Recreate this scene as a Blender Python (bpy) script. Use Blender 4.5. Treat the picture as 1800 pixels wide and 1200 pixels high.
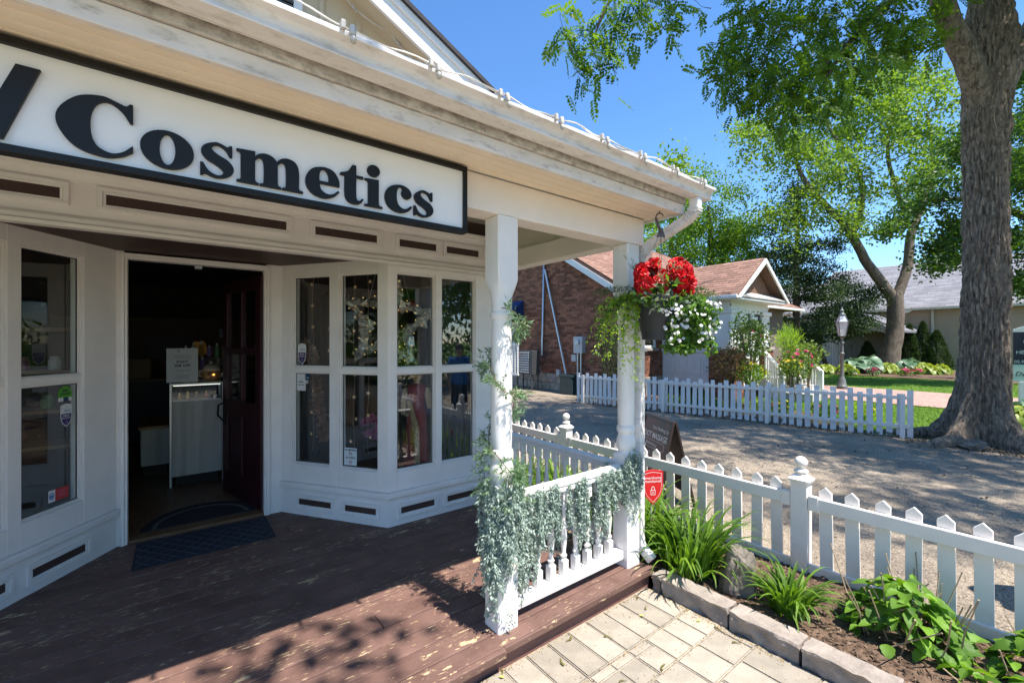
import bpy, bmesh, math, random
import numpy as np
from mathutils import Vector, Matrix, Quaternion, noise as mnoise

for o in list(bpy.data.objects):
    bpy.data.objects.remove(o, do_unlink=True)
scene = bpy.context.scene
COL = scene.collection
rnd = random.Random(7)
R = math.radians

# ------------------------------------------------------------------ camera, sky, sun, exposure
EYE = 1.62
YAW = math.atan(990 / 765.0)                      # angle between the view direction and the porch front (+X)
FX, FY = math.cos(YAW), math.sin(YAW)
RX, RY = math.sin(YAW), -math.cos(YAW)
cam_d = bpy.data.cameras.new('camera')
cam = bpy.data.objects.new('camera', cam_d)
COL.objects.link(cam)
cam_d.sensor_width = 36.0
cam_d.lens = 15.3
cam_d.clip_start = 0.05
cam_d.clip_end = 900
cam.location = (0, 0, EYE)
cam.rotation_euler = (R(90), 0, -(math.pi / 2 - YAW))
scene.camera = cam

SUN_L = Vector((-0.088, 0.464, -1.0)).normalized()   # direction the sunlight travels
world = bpy.data.worlds.new('World')
scene.world = world
world.use_nodes = True
wn = world.node_tree.nodes
wl = world.node_tree.links
for n in list(wn):
    wn.remove(n)
w_out = wn.new('ShaderNodeOutputWorld')
w_bg = wn.new('ShaderNodeBackground')
w_sky = wn.new('ShaderNodeTexSky')
w_sky.sky_type = 'NISHITA'
w_sky.sun_disc = False
w_sky.sun_elevation = R(64.7)
w_sky.sun_rotation = R(169.3)
w_sky.altitude = 200
w_sky.air_density = 1.0
w_sky.dust_density = 0.0
w_sky.ozone_density = 6.0
w_bg.inputs['Strength'].default_value = 0.125
w_hs = wn.new('ShaderNodeHueSaturation')
w_hs.inputs['Saturation'].default_value = 1.12
wl.new(w_sky.outputs['Color'], w_hs.inputs['Color'])
wl.new(w_hs.outputs['Color'], w_bg.inputs['Color'])
wl.new(w_bg.outputs['Background'], w_out.inputs['Surface'])

sun_d = bpy.data.lights.new('sun', 'SUN')
sun_d.energy = 4.3
sun_d.angle = R(0.53)
sun_d.color = (1.0, 0.945, 0.87)
sun = bpy.data.objects.new('sun', sun_d)
COL.objects.link(sun)
sun.rotation_euler = SUN_L.to_track_quat('-Z', 'Y').to_euler()
sun.location = (2, -6, 14)

vs = scene.view_settings
vs.view_transform = 'Standard'
vs.look = 'None'
vs.exposure = 1.25
vs.gamma = 1.0
vs.use_curve_mapping = False
scene.cycles.max_bounces = 10
scene.cycles.transparent_max_bounces = 16
scene.cycles.caustics_reflective = False
scene.cycles.caustics_refractive = False


# ------------------------------------------------------------------ helpers
WORG = {}          # world origin of every Empty / part


def at(x, y, d):
    """a place in the world seen in direction (x, y) of the 1800x1200 photograph, d metres deep"""
    t = (x - 900) / 765.0
    s = (600 - y) / 765.0
    return Vector((d * (FX + t * RX), d * (FY + t * RY), EYE + s * d))


def atz(x, y, z):
    return at(x, y, (z - EYE) / ((600 - y) / 765.0))


def atv(x, y, v):
    t = (x - 900) / 765.0
    return at(x, y, v / (FY + t * RY))


def atu(x, y, u):
    t = (x - 900) / 765.0
    return at(x, y, u / (FX + t * RX))


class Frame:
    """local frame standing on the ground: s along a wall, n out of the wall, z up"""
    def __init__(self, ox, oy, dx, dy, flip=False):
        l = math.hypot(dx, dy)
        self.o = (ox, oy)
        self.e = (dx / l, dy / l)
        self.n = (dy / l, -dx / l) if not flip else (-dy / l, dx / l)

    def __call__(self, s, n, z):
        return (self.o[0] + s * self.e[0] + n * self.n[0], self.o[1] + s * self.e[1] + n * self.n[1], z)


class MB:
    def __init__(self):
        self.v, self.f, self.m, self.t = [], [], [], []

    def add(self, verts, faces, mi=0, tint=None):
        b = len(self.v)
        self.v.extend([tuple(p) for p in verts])
        self.f.extend([tuple(b + i for i in f) for f in faces])
        self.m.extend([mi] * len(faces))
        if tint is not None:
            self.t.extend([tint] * (len(self.v) - len(self.t)))
        return self

    def box(self, x0, x1, y0, y1, z0, z1, fr=None, mi=0, tint=None):
        p = [(x0, y0, z0), (x1, y0, z0), (x1, y1, z0), (x0, y1, z0), (x0, y0, z1), (x1, y0, z1), (x1, y1, z1), (x0, y1, z1)]
        if fr:
            p = [fr(*q) for q in p]
        return self.add(p, [(3, 2, 1, 0), (4, 5, 6, 7), (0, 1, 5, 4), (1, 2, 6, 5), (2, 3, 7, 6), (3, 0, 4, 7)], mi, tint)

    def prism(self, poly, a0, a1, fn, mi=0):
        """poly of (p, q) extruded a0..a1; fn(p, q, a) -> world point"""
        n = len(poly)
        p = [fn(x, y, a0) for x, y in poly] + [fn(x, y, a1) for x, y in poly]
        f = [tuple(range(n - 1, -1, -1)), tuple(range(n, 2 * n))]
        f += [(i, (i + 1) % n, n + (i + 1) % n, n + i) for i in range(n)]
        return self.add(p, f, mi)

    def tube(self, path, r, n=8, cap=True, mi=0, sq=None, tint=None):
        path = [Vector(p) for p in path]
        k = len(path)
        rs = r if isinstance(r, (list, tuple)) else [r] * k
        vs_, fs = [], []
        ref = None
        for i, p in enumerate(path):
            d = (path[min(i + 1, k - 1)] - path[max(i - 1, 0)]).normalized()
            if ref is None:
                ref = Vector((0, 0, 1)) if abs(d.z) < 0.9 else Vector((1, 0, 0))
                ref = (ref - d * ref.dot(d)).normalized()
            else:
                ref = (ref - d * ref.dot(d))
                ref = ref.normalized() if ref.length > 1e-6 else Vector((1, 0, 0))
            b = d.cross(ref)
            for j in range(n):
                if sq:
                    cx, cy = [(1, 1), (-1, 1), (-1, -1), (1, -1)][j]
                    vs_.append(p + ref * cx * sq[0] + b * cy * sq[1])
                else:
                    a = 2 * math.pi * j / n
                    vs_.append(p + (ref * math.cos(a) + b * math.sin(a)) * rs[i])
        for i in range(k - 1):
            for j in range(n):
                fs.append((i * n + j, i * n + (j + 1) % n, (i + 1) * n + (j + 1) % n, (i + 1) * n + j))
        if cap:
            fs.append(tuple(range(n - 1, -1, -1)))
            fs.append(tuple(range((k - 1) * n, k * n)))
        return self.add(vs_, fs, mi, tint)

    def lathe(self, prof, c=(0, 0), n=20, mi=0, sq=False, fr=None):
        vs_, fs = [], []
        for r, z in prof:
            for j in range(n):
                a = 2 * math.pi * (j + 0.5) / n
                vs_.append((c[0] + r * math.cos(a), c[1] + r * math.sin(a), z))
        k = len(prof)
        for i in range(k - 1):
            for j in range(n):
                fs.append((i * n + j, i * n + (j + 1) % n, (i + 1) * n + (j + 1) % n, (i + 1) * n + j))
        fs.append(tuple(range(n - 1, -1, -1)))
        fs.append(tuple(range((k - 1) * n, k * n)))
        if fr:
            vs_ = [fr(*q) for q in vs_]
        return self.add(vs_, fs, mi)

    def ball(self, c, r, n=12, m=8, mi=0, tint=None):
        rx, ry, rz = r if isinstance(r, (tuple, list)) else (r, r, r)
        vs_, fs = [], []
        for i in range(m + 1):
            ph = math.pi * i / m
            for j in range(n):
                a = 2 * math.pi * j / n
                vs_.append((c[0] + rx * math.sin(ph) * math.cos(a), c[1] + ry * math.sin(ph) * math.sin(a), c[2] - rz * math.cos(ph)))
        for i in range(m):
            for j in range(n):
                fs.append((i * n + j, i * n + (j + 1) % n, (i + 1) * n + (j + 1) % n, (i + 1) * n + j))
        return self.add(vs_, fs, mi, tint)

    def mesh(self, name, org=(0, 0, 0)):
        me = bpy.data.meshes.new(name)
        v = np.array(self.v, dtype=float).reshape(-1, 3) - np.array(org, dtype=float)
        me.from_pydata(v.tolist(), [], self.f)
        if any(self.m):
            me.polygons.foreach_set('material_index', self.m)
        if self.t:
            t = self.t + [0.5] * (len(self.v) - len(self.t))
            at_ = me.attributes.new('tint', 'FLOAT', 'POINT')
            at_.data.foreach_set('value', np.array(t, dtype=np.float32))
        me.validate()
        return me


def fix_normals(me):
    bm = bmesh.new()
    bm.from_mesh(me)
    bmesh.ops.recalc_face_normals(bm, faces=bm.faces)
    bm.to_mesh(me)
    bm.free()


def shade(me, ang=40):
    """smooth shading with sharp edges above the angle"""
    bm = bmesh.new()
    bm.from_mesh(me)
    lim = R(ang)
    for f in bm.faces:
        f.smooth = True
    for e in bm.edges:
        if len(e.link_faces) == 2:
            e.smooth = e.calc_face_angle(0) < lim
    bm.to_mesh(me)
    bm.free()


def thing(name, label, cat, loc=(0, 0, 0), group=None):
    o = bpy.data.objects.new(name, None)
    o.empty_display_size = 0.1
    COL.objects.link(o)
    o.location = loc
    WORG[o.name] = Vector(loc)
    o['label'] = label
    o['category'] = cat
    if group:
        o['group'] = group
    return o


def tag(o, label, cat, group=None):
    o['label'] = label
    o['category'] = cat
    if group:
        o['group'] = group
    return o


def structure(o):
    o['kind'] = 'structure'
    return o


def stuff(o, label=None):
    o['kind'] = 'stuff'
    if label:
        o['label'] = label
    return o


def part(name, mb, mat, parent=None, smooth=0, bevel=0.0, label=None, fix=True, seg=2):
    """link the built shape as one mesh object, a child of parent when one is given"""
    if isinstance(mb, MB):
        v = np.array(mb.v, dtype=float)
        if parent is None or len(v) == 0:
            org = Vector((0, 0, 0)) if len(v) == 0 else Vector(((v[:, 0].min() + v[:, 0].max()) / 2, (v[:, 1].min() + v[:, 1].max()) / 2, v[:, 2].min()))
        else:
            org = Vector((v.min(0) + v.max(0)) / 2)
        me = mb.mesh(name, org)
        if fix:
            fix_normals(me)
    else:
        me, org = mb
        org = Vector(org)
    if smooth:
        shade(me, smooth)
    for m in (mat if isinstance(mat, (list, tuple)) else [mat]):
        me.materials.append(m)
    o = bpy.data.objects.new(name, me)
    COL.objects.link(o)
    WORG[o.name] = org
    if parent is not None:
        o.parent = parent
        o.location = org - WORG[parent.name]
    else:
        o.location = org
    if label:
        o['label'] = label
    if bevel:
        b = o.modifiers.new('edge', 'BEVEL')
        b.width = bevel
        b.segments = seg
        b.limit_method = 'ANGLE'
        b.angle_limit = R(35)
        b.harden_normals = False
    return o


def inst(name, me, parent, M):
    """another object sharing the mesh me, placed by the world matrix M"""
    o = bpy.data.objects.new(name, me)
    COL.objects.link(o)
    if parent is not None:
        o.parent = parent
        M = Matrix.Translation(-WORG[parent.name]) @ M
    o.matrix_basis = M
    WORG[o.name] = M.translation + (WORG[parent.name] if parent is not None else Vector())
    return o


def copy_thing(o, delta, label=None, rot=0.0, parent=None):
    """copy a thing with copies of its parts and sub-parts, moved by delta"""
    c = o.copy()
    COL.objects.link(c)
    if parent is None:
        c.location = Vector(o.location) + Vector(delta)
        if rot:
            c.rotation_euler.z += rot
        WORG[c.name] = Vector(c.location)
        if label:
            c['label'] = label
    else:
        c.parent = parent
    for ch in o.children:
        copy_thing(ch, (0, 0, 0), parent=c)
    return c


def TRS(p, rot=(0, 0, 0), s=(1, 1, 1)):
    from mathutils import Euler
    return Matrix.Translation(Vector(p)) @ Euler(rot).to_matrix().to_4x4() @ Matrix.Diagonal((s[0], s[1], s[2], 1))


def basis(o, x, y, z=None):
    """4x4 matrix with origin o and columns x, y, x*y"""
    x = Vector(x).normalized()
    y = Vector(y)
    y = (y - x * y.dot(x)).normalized()
    z = x.cross(y)
    M = Matrix((x, y, z)).transposed().to_4x4()
    M.translation = Vector(o)
    return M


# ------------------------------------------------------------------ materials
MATS = {}


def nodes_of(name):
    m = bpy.data.materials.new(name)
    m.use_nodes = True
    nt = m.node_tree
    return m, nt, nt.nodes, nt.links, nt.nodes['Principled BSDF']


def pm(name, col, rough=0.6, var=0.12, scale=6.0, bump=0.0, bscale=60.0, spec=0.4, metal=0.0, col2=None, ramp=(0.35, 0.7),
       stretch=(1, 1, 1), objrand=0.0, tint=0.0, detail=5.0, dirt=None, dirt_scale=3.0, dirt_ramp=(0.55, 0.75), coat=0.0):
    if name in MATS:
        return MATS[name]
    m, nt, N, L, B = nodes_of(name)
    tc = N.new('ShaderNodeTexCoord')
    mp = N.new('ShaderNodeMapping')
    mp.inputs['Scale'].default_value = stretch
    L.new(tc.outputs['Object'], mp.inputs['Vector'])
    nz = N.new('ShaderNodeTexNoise')
    nz.inputs['Scale'].default_value = scale
    nz.inputs['Detail'].default_value = detail
    nz.inputs['Roughness'].default_value = 0.6
    L.new(mp.outputs['Vector'], nz.inputs['Vector'])
    cr = N.new('ShaderNodeValToRGB')
    cr.color_ramp.elements[0].position = ramp[0]
    cr.color_ramp.elements[1].position = ramp[1]
    a = [max(0, c * (1 - var)) for c in col]
    b = [min(1, c * (1 + var)) for c in col] if col2 is None else list(col2)
    cr.color_ramp.elements[0].color = (*a, 1)
    cr.color_ramp.elements[1].color = (*b, 1)
    L.new(nz.outputs['Fac'], cr.inputs['Fac'])
    out = cr.outputs['Color']
    if dirt is not None:
        n2 = N.new('ShaderNodeTexNoise')
        n2.inputs['Scale'].default_value = dirt_scale
        n2.inputs['Detail'].default_value = 8
        n2.inputs['Roughness'].default_value = 0.7
        L.new(mp.outputs['Vector'], n2.inputs['Vector'])
        c2 = N.new('ShaderNodeValToRGB')
        c2.color_ramp.elements[0].position = dirt_ramp[0]
        c2.color_ramp.elements[1].position = dirt_ramp[1]
        L.new(n2.outputs['Fac'], c2.inputs['Fac'])
        mx = N.new('ShaderNodeMixRGB')
        L.new(c2.outputs['Color'], mx.inputs['Fac'])
        L.new(out, mx.inputs['Color1'])
        mx.inputs['Color2'].default_value = (*dirt, 1)
        out = mx.outputs['Color']
    if objrand or tint:
        if objrand:
            src = N.new('ShaderNodeObjectInfo').outputs['Random']
            amt = objrand
        else:
            an = N.new('ShaderNodeAttribute')
            an.attribute_name = 'tint'
            src = an.outputs['Fac']
            amt = tint
        mr = N.new('ShaderNodeMapRange')
        mr.inputs['To Min'].default_value = 1 - amt
        mr.inputs['To Max'].default_value = 1 + amt
        L.new(src, mr.inputs['Value'])
        mu = N.new('ShaderNodeVectorMath')
        mu.operation = 'SCALE'
        L.new(out, mu.inputs[0])
        L.new(mr.outputs['Result'], mu.inputs['Scale'])
        out = mu.outputs['Vector']
    L.new(out, B.inputs['Base Color'])
    B.inputs['Roughness'].default_value = rough
    B.inputs['Specular IOR Level'].default_value = spec
    B.inputs['Metallic'].default_value = metal
    B.inputs['Coat Weight'].default_value = coat
    if bump:
        nb = N.new('ShaderNodeTexNoise')
        nb.inputs['Scale'].default_value = bscale
        nb.inputs['Detail'].default_value = 6
        L.new(mp.outputs['Vector'], nb.inputs['Vector'])
        bp = N.new('ShaderNodeBump')
        bp.inputs['Strength'].default_value = bump
        bp.inputs['Distance'].default_value = 0.01
        L.new(nb.outputs['Fac'], bp.inputs['Height'])
        L.new(bp.outputs['Normal'], B.inputs['Normal'])
    MATS[name] = m
    return m


def emit(name, col, strength):
    if name in MATS:
        return MATS[name]
    m, nt, N, L, B = nodes_of(name)
    B.inputs['Base Color'].default_value = (*col, 1)
    B.inputs['Emission Color'].default_value = (*col, 1)
    B.inputs['Emission Strength'].default_value = strength
    MATS[name] = m
    return m


def leaf_mat(name, c_dark, c_light, trans=0.35, rough=0.5, trans_col=None, vein=False):
    """foliage: each leaf has its own tone between c_dark and c_light, some light passes through"""
    if name in MATS:
        return MATS[name]
    m, nt, N, L, B = nodes_of(name)
    an = N.new('ShaderNodeAttribute')
    an.attribute_name = 'tint'
    cr = N.new('ShaderNodeValToRGB')
    cr.color_ramp.elements[0].color = (*c_dark, 1)
    cr.color_ramp.elements[1].color = (*c_light, 1)
    src = an.outputs['Fac']
    if vein:
        tc = N.new('ShaderNodeTexCoord')
        nz = N.new('ShaderNodeTexNoise')
        nz.inputs['Scale'].default_value = 30
        L.new(tc.outputs['Object'], nz.inputs['Vector'])
        oi = N.new('ShaderNodeObjectInfo')
        ad = N.new('ShaderNodeMath')
        ad.operation = 'MULTIPLY_ADD'
        L.new(nz.outputs['Fac'], ad.inputs[0])
        ad.inputs[1].default_value = 0.35
        L.new(oi.outputs['Random'], ad.inputs[2])
        s2 = N.new('ShaderNodeMath')
        s2.operation = 'SUBTRACT'
        L.new(ad.outputs[0], s2.inputs[0])
        s2.inputs[1].default_value = 0.17
        src = s2.outputs[0]
    L.new(src, cr.inputs['Fac'])
    L.new(cr.outputs['Color'], B.inputs['Base Color'])
    B.inputs['Roughness'].default_value = rough
    B.inputs['Specular IOR Level'].default_value = 0.35
    tr = N.new('ShaderNodeBsdfTranslucent')
    tm = N.new('ShaderNodeMixRGB')
    tm.blend_type = 'MULTIPLY'
    tm.inputs['Fac'].default_value = 1.0
    L.new(cr.outputs['Color'], tm.inputs['Color1'])
    tm.inputs['Color2'].default_value = (*(trans_col or (1.0, 1.0, 0.45)), 1)
    sc = N.new('ShaderNodeVectorMath')
    sc.operation = 'SCALE'
    L.new(tm.outputs['Color'], sc.inputs[0])
    sc.inputs['Scale'].default_value = 1.7
    L.new(sc.outputs['Vector'], tr.inputs['Color'])
    mx = N.new('ShaderNodeMixShader')
    mx.inputs['Fac'].default_value = trans
    L.new(B.outputs['BSDF'], mx.inputs[1])
    L.new(tr.outputs['BSDF'], mx.inputs[2])
    L.new(mx.outputs['Shader'], N['Material Output'].inputs['Surface'])
    MATS[name] = m
    return m


def glass_mat(name, tint=(1, 1, 1), boost=1.0):
    """a window pane: clear sheet with Fresnel reflection"""
    if name in MATS:
        return MATS[name]
    m, nt, N, L, B = nodes_of(name)
    N.remove(B)
    tr = N.new('ShaderNodeBsdfTransparent')
    tr.inputs['Color'].default_value = (*tint, 1)
    gl = N.new('ShaderNodeBsdfGlossy')
    gl.inputs['Roughness'].default_value = 0.004
    fr = N.new('ShaderNodeLayerWeight')
    fr.inputs['Blend'].default_value = 0.5
    pw = N.new('ShaderNodeMath')
    pw.operation = 'POWER'
    L.new(fr.outputs['Facing'], pw.inputs[0])
    pw.inputs[1].default_value = 4.0
    mu = N.new('ShaderNodeMath')
    mu.operation = 'MULTIPLY_ADD'
    mu.use_clamp = True
    L.new(pw.outputs[0], mu.inputs[0])
    mu.inputs[1].default_value = 0.85
    mu.inputs[2].default_value = 0.055 * boost
    mx = N.new('ShaderNodeMixShader')
    L.new(mu.outputs[0], mx.inputs['Fac'])
    L.new(tr.outputs['BSDF'], mx.inputs[1])
    L.new(gl.outputs['BSDF'], mx.inputs[2])
    L.new(mx.outputs['Shader'], N['Material Output'].inputs['Surface'])
    MATS[name] = m
    return m


def deck_mat():
    """red-brown porch paint worn along the grain: flakes of bare wood"""
    m, nt, N, L, B = nodes_of('deck_paint')
    tc = N.new('ShaderNodeTexCoord')
    oi = N.new('ShaderNodeObjectInfo')
    off = N.new('ShaderNodeVectorMath')
    off.operation = 'MULTIPLY_ADD'
    cmb = N.new('ShaderNodeCombineXYZ')
    L.new(oi.outputs['Random'], cmb.inputs['X'])
    L.new(oi.outputs['Random'], cmb.inputs['Y'])
    L.new(cmb.outputs['Vector'], off.inputs[0])
    off.inputs[1].default_value = (37, 53, 0)
    L.new(tc.outputs['Object'], off.inputs[2])

    def nz(scale, st, detail=6, rough=0.6):
        mp = N.new('ShaderNodeMapping')
        mp.inputs['Scale'].default_value = st
        L.new(off.outputs['Vector'], mp.inputs['Vector'])
        t = N.new('ShaderNodeTexNoise')
        t.inputs['Scale'].default_value = scale
        t.inputs['Detail'].default_value = detail
        t.inputs['Roughness'].default_value = rough
        L.new(mp.outputs['Vector'], t.inputs['Vector'])
        return t.outputs['Fac']

    def ramp(src, p0, p1, c0=(0, 0, 0), c1=(1, 1, 1)):
        c = N.new('ShaderNodeValToRGB')
        c.color_ramp.elements[0].position = p0
        c.color_ramp.elements[1].position = p1
        c.color_ramp.elements[0].color = (*c0, 1)
        c.color_ramp.elements[1].color = (*c1, 1)
        L.new(src, c.inputs['Fac'])
        return c.outputs['Color']

    base = ramp(nz(4, (1, 1, 1)), 0.3, 0.72, (0.112, 0.060, 0.048), (0.212, 0.122, 0.097))
    grain = nz(14, (1.2, 22, 22), 5)
    b2 = N.new('ShaderNodeMixRGB')
    b2.blend_type = 'MULTIPLY'
    b2.inputs['Fac'].default_value = 0.55
    L.new(base, b2.inputs['Color1'])
    L.new(ramp(grain, 0.3, 0.65, (0.55, 0.55, 0.55), (1.1, 1.1, 1.1)), b2.inputs['Color2'])
    flake = nz(16, (1.0, 6.5, 6.5), 7, 0.62)
    zone = nz(1.4, (1, 1.2, 1), 3)
    ad = N.new('ShaderNodeMath')
    ad.operation = 'MULTIPLY_ADD'
    L.new(zone, ad.inputs[0])
    ad.inputs[1].default_value = 0.42
    L.new(flake, ad.inputs[2])
    chip = nz(7, (1.0, 2.6, 2.6), 8, 0.66)
    zone2 = nz(0.8, (1, 1.5, 1), 3)
    ad2 = N.new('ShaderNodeMath')
    ad2.operation = 'MULTIPLY_ADD'
    L.new(zone2, ad2.inputs[0])
    ad2.inputs[1].default_value = 0.5
    L.new(chip, ad2.inputs[2])
    mxm = N.new('ShaderNodeMath')
    mxm.operation = 'MAXIMUM'
    L.new(ramp(ad.outputs[0], 0.845, 0.865), mxm.inputs[0])
    L.new(ramp(ad2.outputs[0], 0.895, 0.91), mxm.inputs[1])
    fm = mxm.outputs[0]
    mx = N.new('ShaderNodeMixRGB')
    L.new(fm, mx.inputs['Fac'])
    L.new(b2.outputs['Color'], mx.inputs['Color1'])
    L.new(ramp(nz(20, (1, 5, 5)), 0.35, 0.65, (0.40, 0.27, 0.14), (0.58, 0.45, 0.28)), mx.inputs['Color2'])
    L.new(mx.outputs['Color'], B.inputs['Base Color'])
    B.inputs['Roughness'].default_value = 0.62
    B.inputs['Specular IOR Level'].default_value = 0.35
    inv = N.new('ShaderNodeMath')
    inv.operation = 'MULTIPLY_ADD'
    L.new(fm, inv.inputs[0])
    inv.inputs[1].default_value = -0.8
    L.new(grain, inv.inputs[2])
    bp = N.new('ShaderNodeBump')
    bp.inputs['Strength'].default_value = 0.35
    bp.inputs['Distance'].default_value = 0.004
    L.new(inv.outputs[0], bp.inputs['Height'])
    L.new(bp.outputs['Normal'], B.inputs['Normal'])
    MATS['deck'] = m
    return m


def bark_mat(name, c0, c1, scale=9.0, st=(1, 1, 0.22), bump=0.8):
    m, nt, N, L, B = nodes_of(name)
    tc = N.new('ShaderNodeTexCoord')
    mp = N.new('ShaderNodeMapping')
    mp.inputs['Scale'].default_value = st
    L.new(tc.outputs['Object'], mp.inputs['Vector'])
    vo = N.new('ShaderNodeTexNoise')
    vo.inputs['Scale'].default_value = scale
    vo.inputs['Detail'].default_value = 9
    vo.inputs['Roughness'].default_value = 0.68
    vo.inputs['Distortion'].default_value = 0.8
    L.new(mp.outputs['Vector'], vo.inputs['Vector'])
    cr = N.new('ShaderNodeValToRGB')
    cr.color_ramp.elements[0].position = 0.36
    cr.color_ramp.elements[1].position = 0.66
    cr.color_ramp.elements[0].color = (*c0, 1)
    cr.color_ramp.elements[1].color = (*c1, 1)
    L.new(vo.outputs['Fac'], cr.inputs['Fac'])
    L.new(cr.outputs['Color'], B.inputs['Base Color'])
    B.inputs['Roughness'].default_value = 0.9
    B.inputs['Specular IOR Level'].default_value = 0.15
    bp = N.new('ShaderNodeBump')
    bp.inputs['Strength'].default_value = bump
    bp.inputs['Distance'].default_value = 0.03
    L.new(vo.outputs['Fac'], bp.inputs['Height'])
    L.new(bp.outputs['Normal'], B.inputs['Normal'])
    return m


def drive_mat():
    """fine tan-grey gravel driveway: mixed stone tones and worn patches"""
    m, nt, N, L, B = nodes_of('gravel_drive')
    tc = N.new('ShaderNodeTexCoord')

    def nz(scale, d=4, r=0.6):
        t = N.new('ShaderNodeTexNoise')
        t.inputs['Scale'].default_value = scale
        t.inputs['Detail'].default_value = d
        t.inputs['Roughness'].default_value = r
        L.new(tc.outputs['Object'], t.inputs['Vector'])
        return t.outputs['Fac']
    vo = N.new('ShaderNodeTexVoronoi')
    vo.inputs['Scale'].default_value = 105
    L.new(tc.outputs['Object'], vo.inputs['Vector'])
    sep = N.new('ShaderNodeSeparateColor')
    L.new(vo.outputs['Color'], sep.inputs['Color'])
    cr = N.new('ShaderNodeValToRGB')
    e = cr.color_ramp.elements
    e[0].position = 0.0
    e[0].color = (0.165, 0.142, 0.118, 1)
    e[1].position = 1.0
    e[1].color = (0.42, 0.36, 0.29, 1)
    x = e.new(0.5)
    x.color = (0.285, 0.24, 0.19, 1)
    L.new(sep.outputs['Red'], cr.inputs['Fac'])
    c2 = N.new('ShaderNodeValToRGB')
    c2.color_ramp.elements[0].position = 0.3
    c2.color_ramp.elements[1].position = 0.7
    c2.color_ramp.elements[0].color = (0.62, 0.60, 0.58, 1)
    c2.color_ramp.elements[1].color = (1.15, 1.10, 1.02, 1)
    L.new(nz(0.9, 6), c2.inputs['Fac'])
    mx = N.new('ShaderNodeMixRGB')
    mx.blend_type = 'MULTIPLY'
    mx.inputs['Fac'].default_value = 1
    L.new(cr.outputs['Color'], mx.inputs['Color1'])
    L.new(c2.outputs['Color'], mx.inputs['Color2'])
    L.new(mx.outputs['Color'], B.inputs['Base Color'])
    B.inputs['Roughness'].default_value = 0.9
    B.inputs['Specular IOR Level'].default_value = 0.2
    ad = N.new('ShaderNodeMath')
    ad.operation = 'MULTIPLY_ADD'
    L.new(nz(3.0, 5), ad.inputs[0])
    ad.inputs[1].default_value = 2.0
    L.new(vo.outputs['Distance'], ad.inputs[2])
    bp = N.new('ShaderNodeBump')
    bp.inputs['Strength'].default_value = 0.5
    bp.inputs['Distance'].default_value = 0.010
    L.new(ad.outputs[0], bp.inputs['Height'])
    L.new(bp.outputs['Normal'], B.inputs['Normal'])
    MATS['drive'] = m
    return m


def path_brick_mat():
    """far pink brick paving, its joints too fine to build at this distance"""
    m, nt, N, L, B = nodes_of('path_brick')
    tc = N.new('ShaderNodeTexCoord')
    br = N.new('ShaderNodeTexBrick')
    br.inputs['Scale'].default_value = 1.0
    br.inputs['Brick Width'].default_value = 0.21
    br.inputs['Row Height'].default_value = 0.105
    br.inputs['Mortar Size'].default_value = 0.008
    br.inputs['Color1'].default_value = (0.43, 0.25, 0.20, 1)
    br.inputs['Color2'].default_value = (0.33, 0.18, 0.15, 1)
    br.inputs['Mortar'].default_value = (0.30, 0.24, 0.20, 1)
    L.new(tc.outputs['Object'], br.inputs['Vector'])
    L.new(br.outputs['Color'], B.inputs['Base Color'])
    B.inputs['Roughness'].default_value = 0.85
    return m


WHITE = pm('white_paint', (0.83, 0.80, 0.77), 0.45, 0.05, 5, bump=0.06, bscale=35, dirt=(0.52, 0.49, 0.44), dirt_scale=4.5, dirt_ramp=(0.62, 0.85))
TRIM = pm('trim_paint', (0.82, 0.775, 0.75), 0.45, 0.05, 4, bump=0.05, bscale=30, dirt=(0.48, 0.45, 0.42), dirt_scale=3, dirt_ramp=(0.66, 0.9))
BEAMW = pm('beam_paint', (0.86, 0.775, 0.71), 0.5, 0.05, 3, bump=0.08, bscale=25)
FASC = pm('weathered_fascia', (0.76, 0.70, 0.655), 0.6, 0.09, 9, bump=0.12, bscale=50, dirt=(0.34, 0.30, 0.265), dirt_scale=26, dirt_ramp=(0.52, 0.80), stretch=(0.45, 1, 1.3))
MOSS = pm('mossy_fascia', (0.62, 0.565, 0.52), 0.75, 0.15, 14, bump=0.3, bscale=70, dirt=(0.25, 0.215, 0.185), dirt_scale=38, dirt_ramp=(0.44, 0.72), stretch=(0.7, 1, 1))
GUTT = pm('gutter_enamel', (0.78, 0.74, 0.715), 0.32, 0.06, 7, dirt=(0.36, 0.32, 0.27), dirt_scale=18, dirt_ramp=(0.50, 0.82), spec=0.5, stretch=(0.5, 1, 1.6))
SOFF = pm('soffit_cream', (0.84, 0.71, 0.56), 0.55, 0.05, 4, bump=0.04)
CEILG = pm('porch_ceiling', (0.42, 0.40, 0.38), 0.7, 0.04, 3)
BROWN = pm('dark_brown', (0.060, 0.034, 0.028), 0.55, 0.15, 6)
CREAM = pm('cream_siding', (0.60, 0.49, 0.335), 0.6, 0.06, 3, bump=0.05)
BLACK = pm('black_enamel', (0.010, 0.009, 0.009), 0.45, 0.1, 9, spec=0.3)
SIGNW = pm('sign_panel', (0.82, 0.81, 0.805), 0.5, 0.02, 2)
DECK = deck_mat()
PAVER = pm('paver_stone', (0.33, 0.29, 0.235), 0.85, 0.16, 7, bump=0.35, bscale=120, objrand=0.16, dirt=(0.27, 0.225, 0.165), dirt_scale=5, dirt_ramp=(0.58, 0.82), spec=0.2)
SAND = pm('joint_sand', (0.33, 0.25, 0.17), 0.95, 0.3, 60, bump=0.5, bscale=200)
CURB = pm('curb_stone', (0.29, 0.245, 0.21), 0.9, 0.22, 12, bump=0.7, bscale=55, objrand=0.10, spec=0.2)
SOIL = pm('bed_soil', (0.135, 0.088, 0.060), 0.95, 0.45, 22, bump=1.0, bscale=60, spec=0.15)
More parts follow.
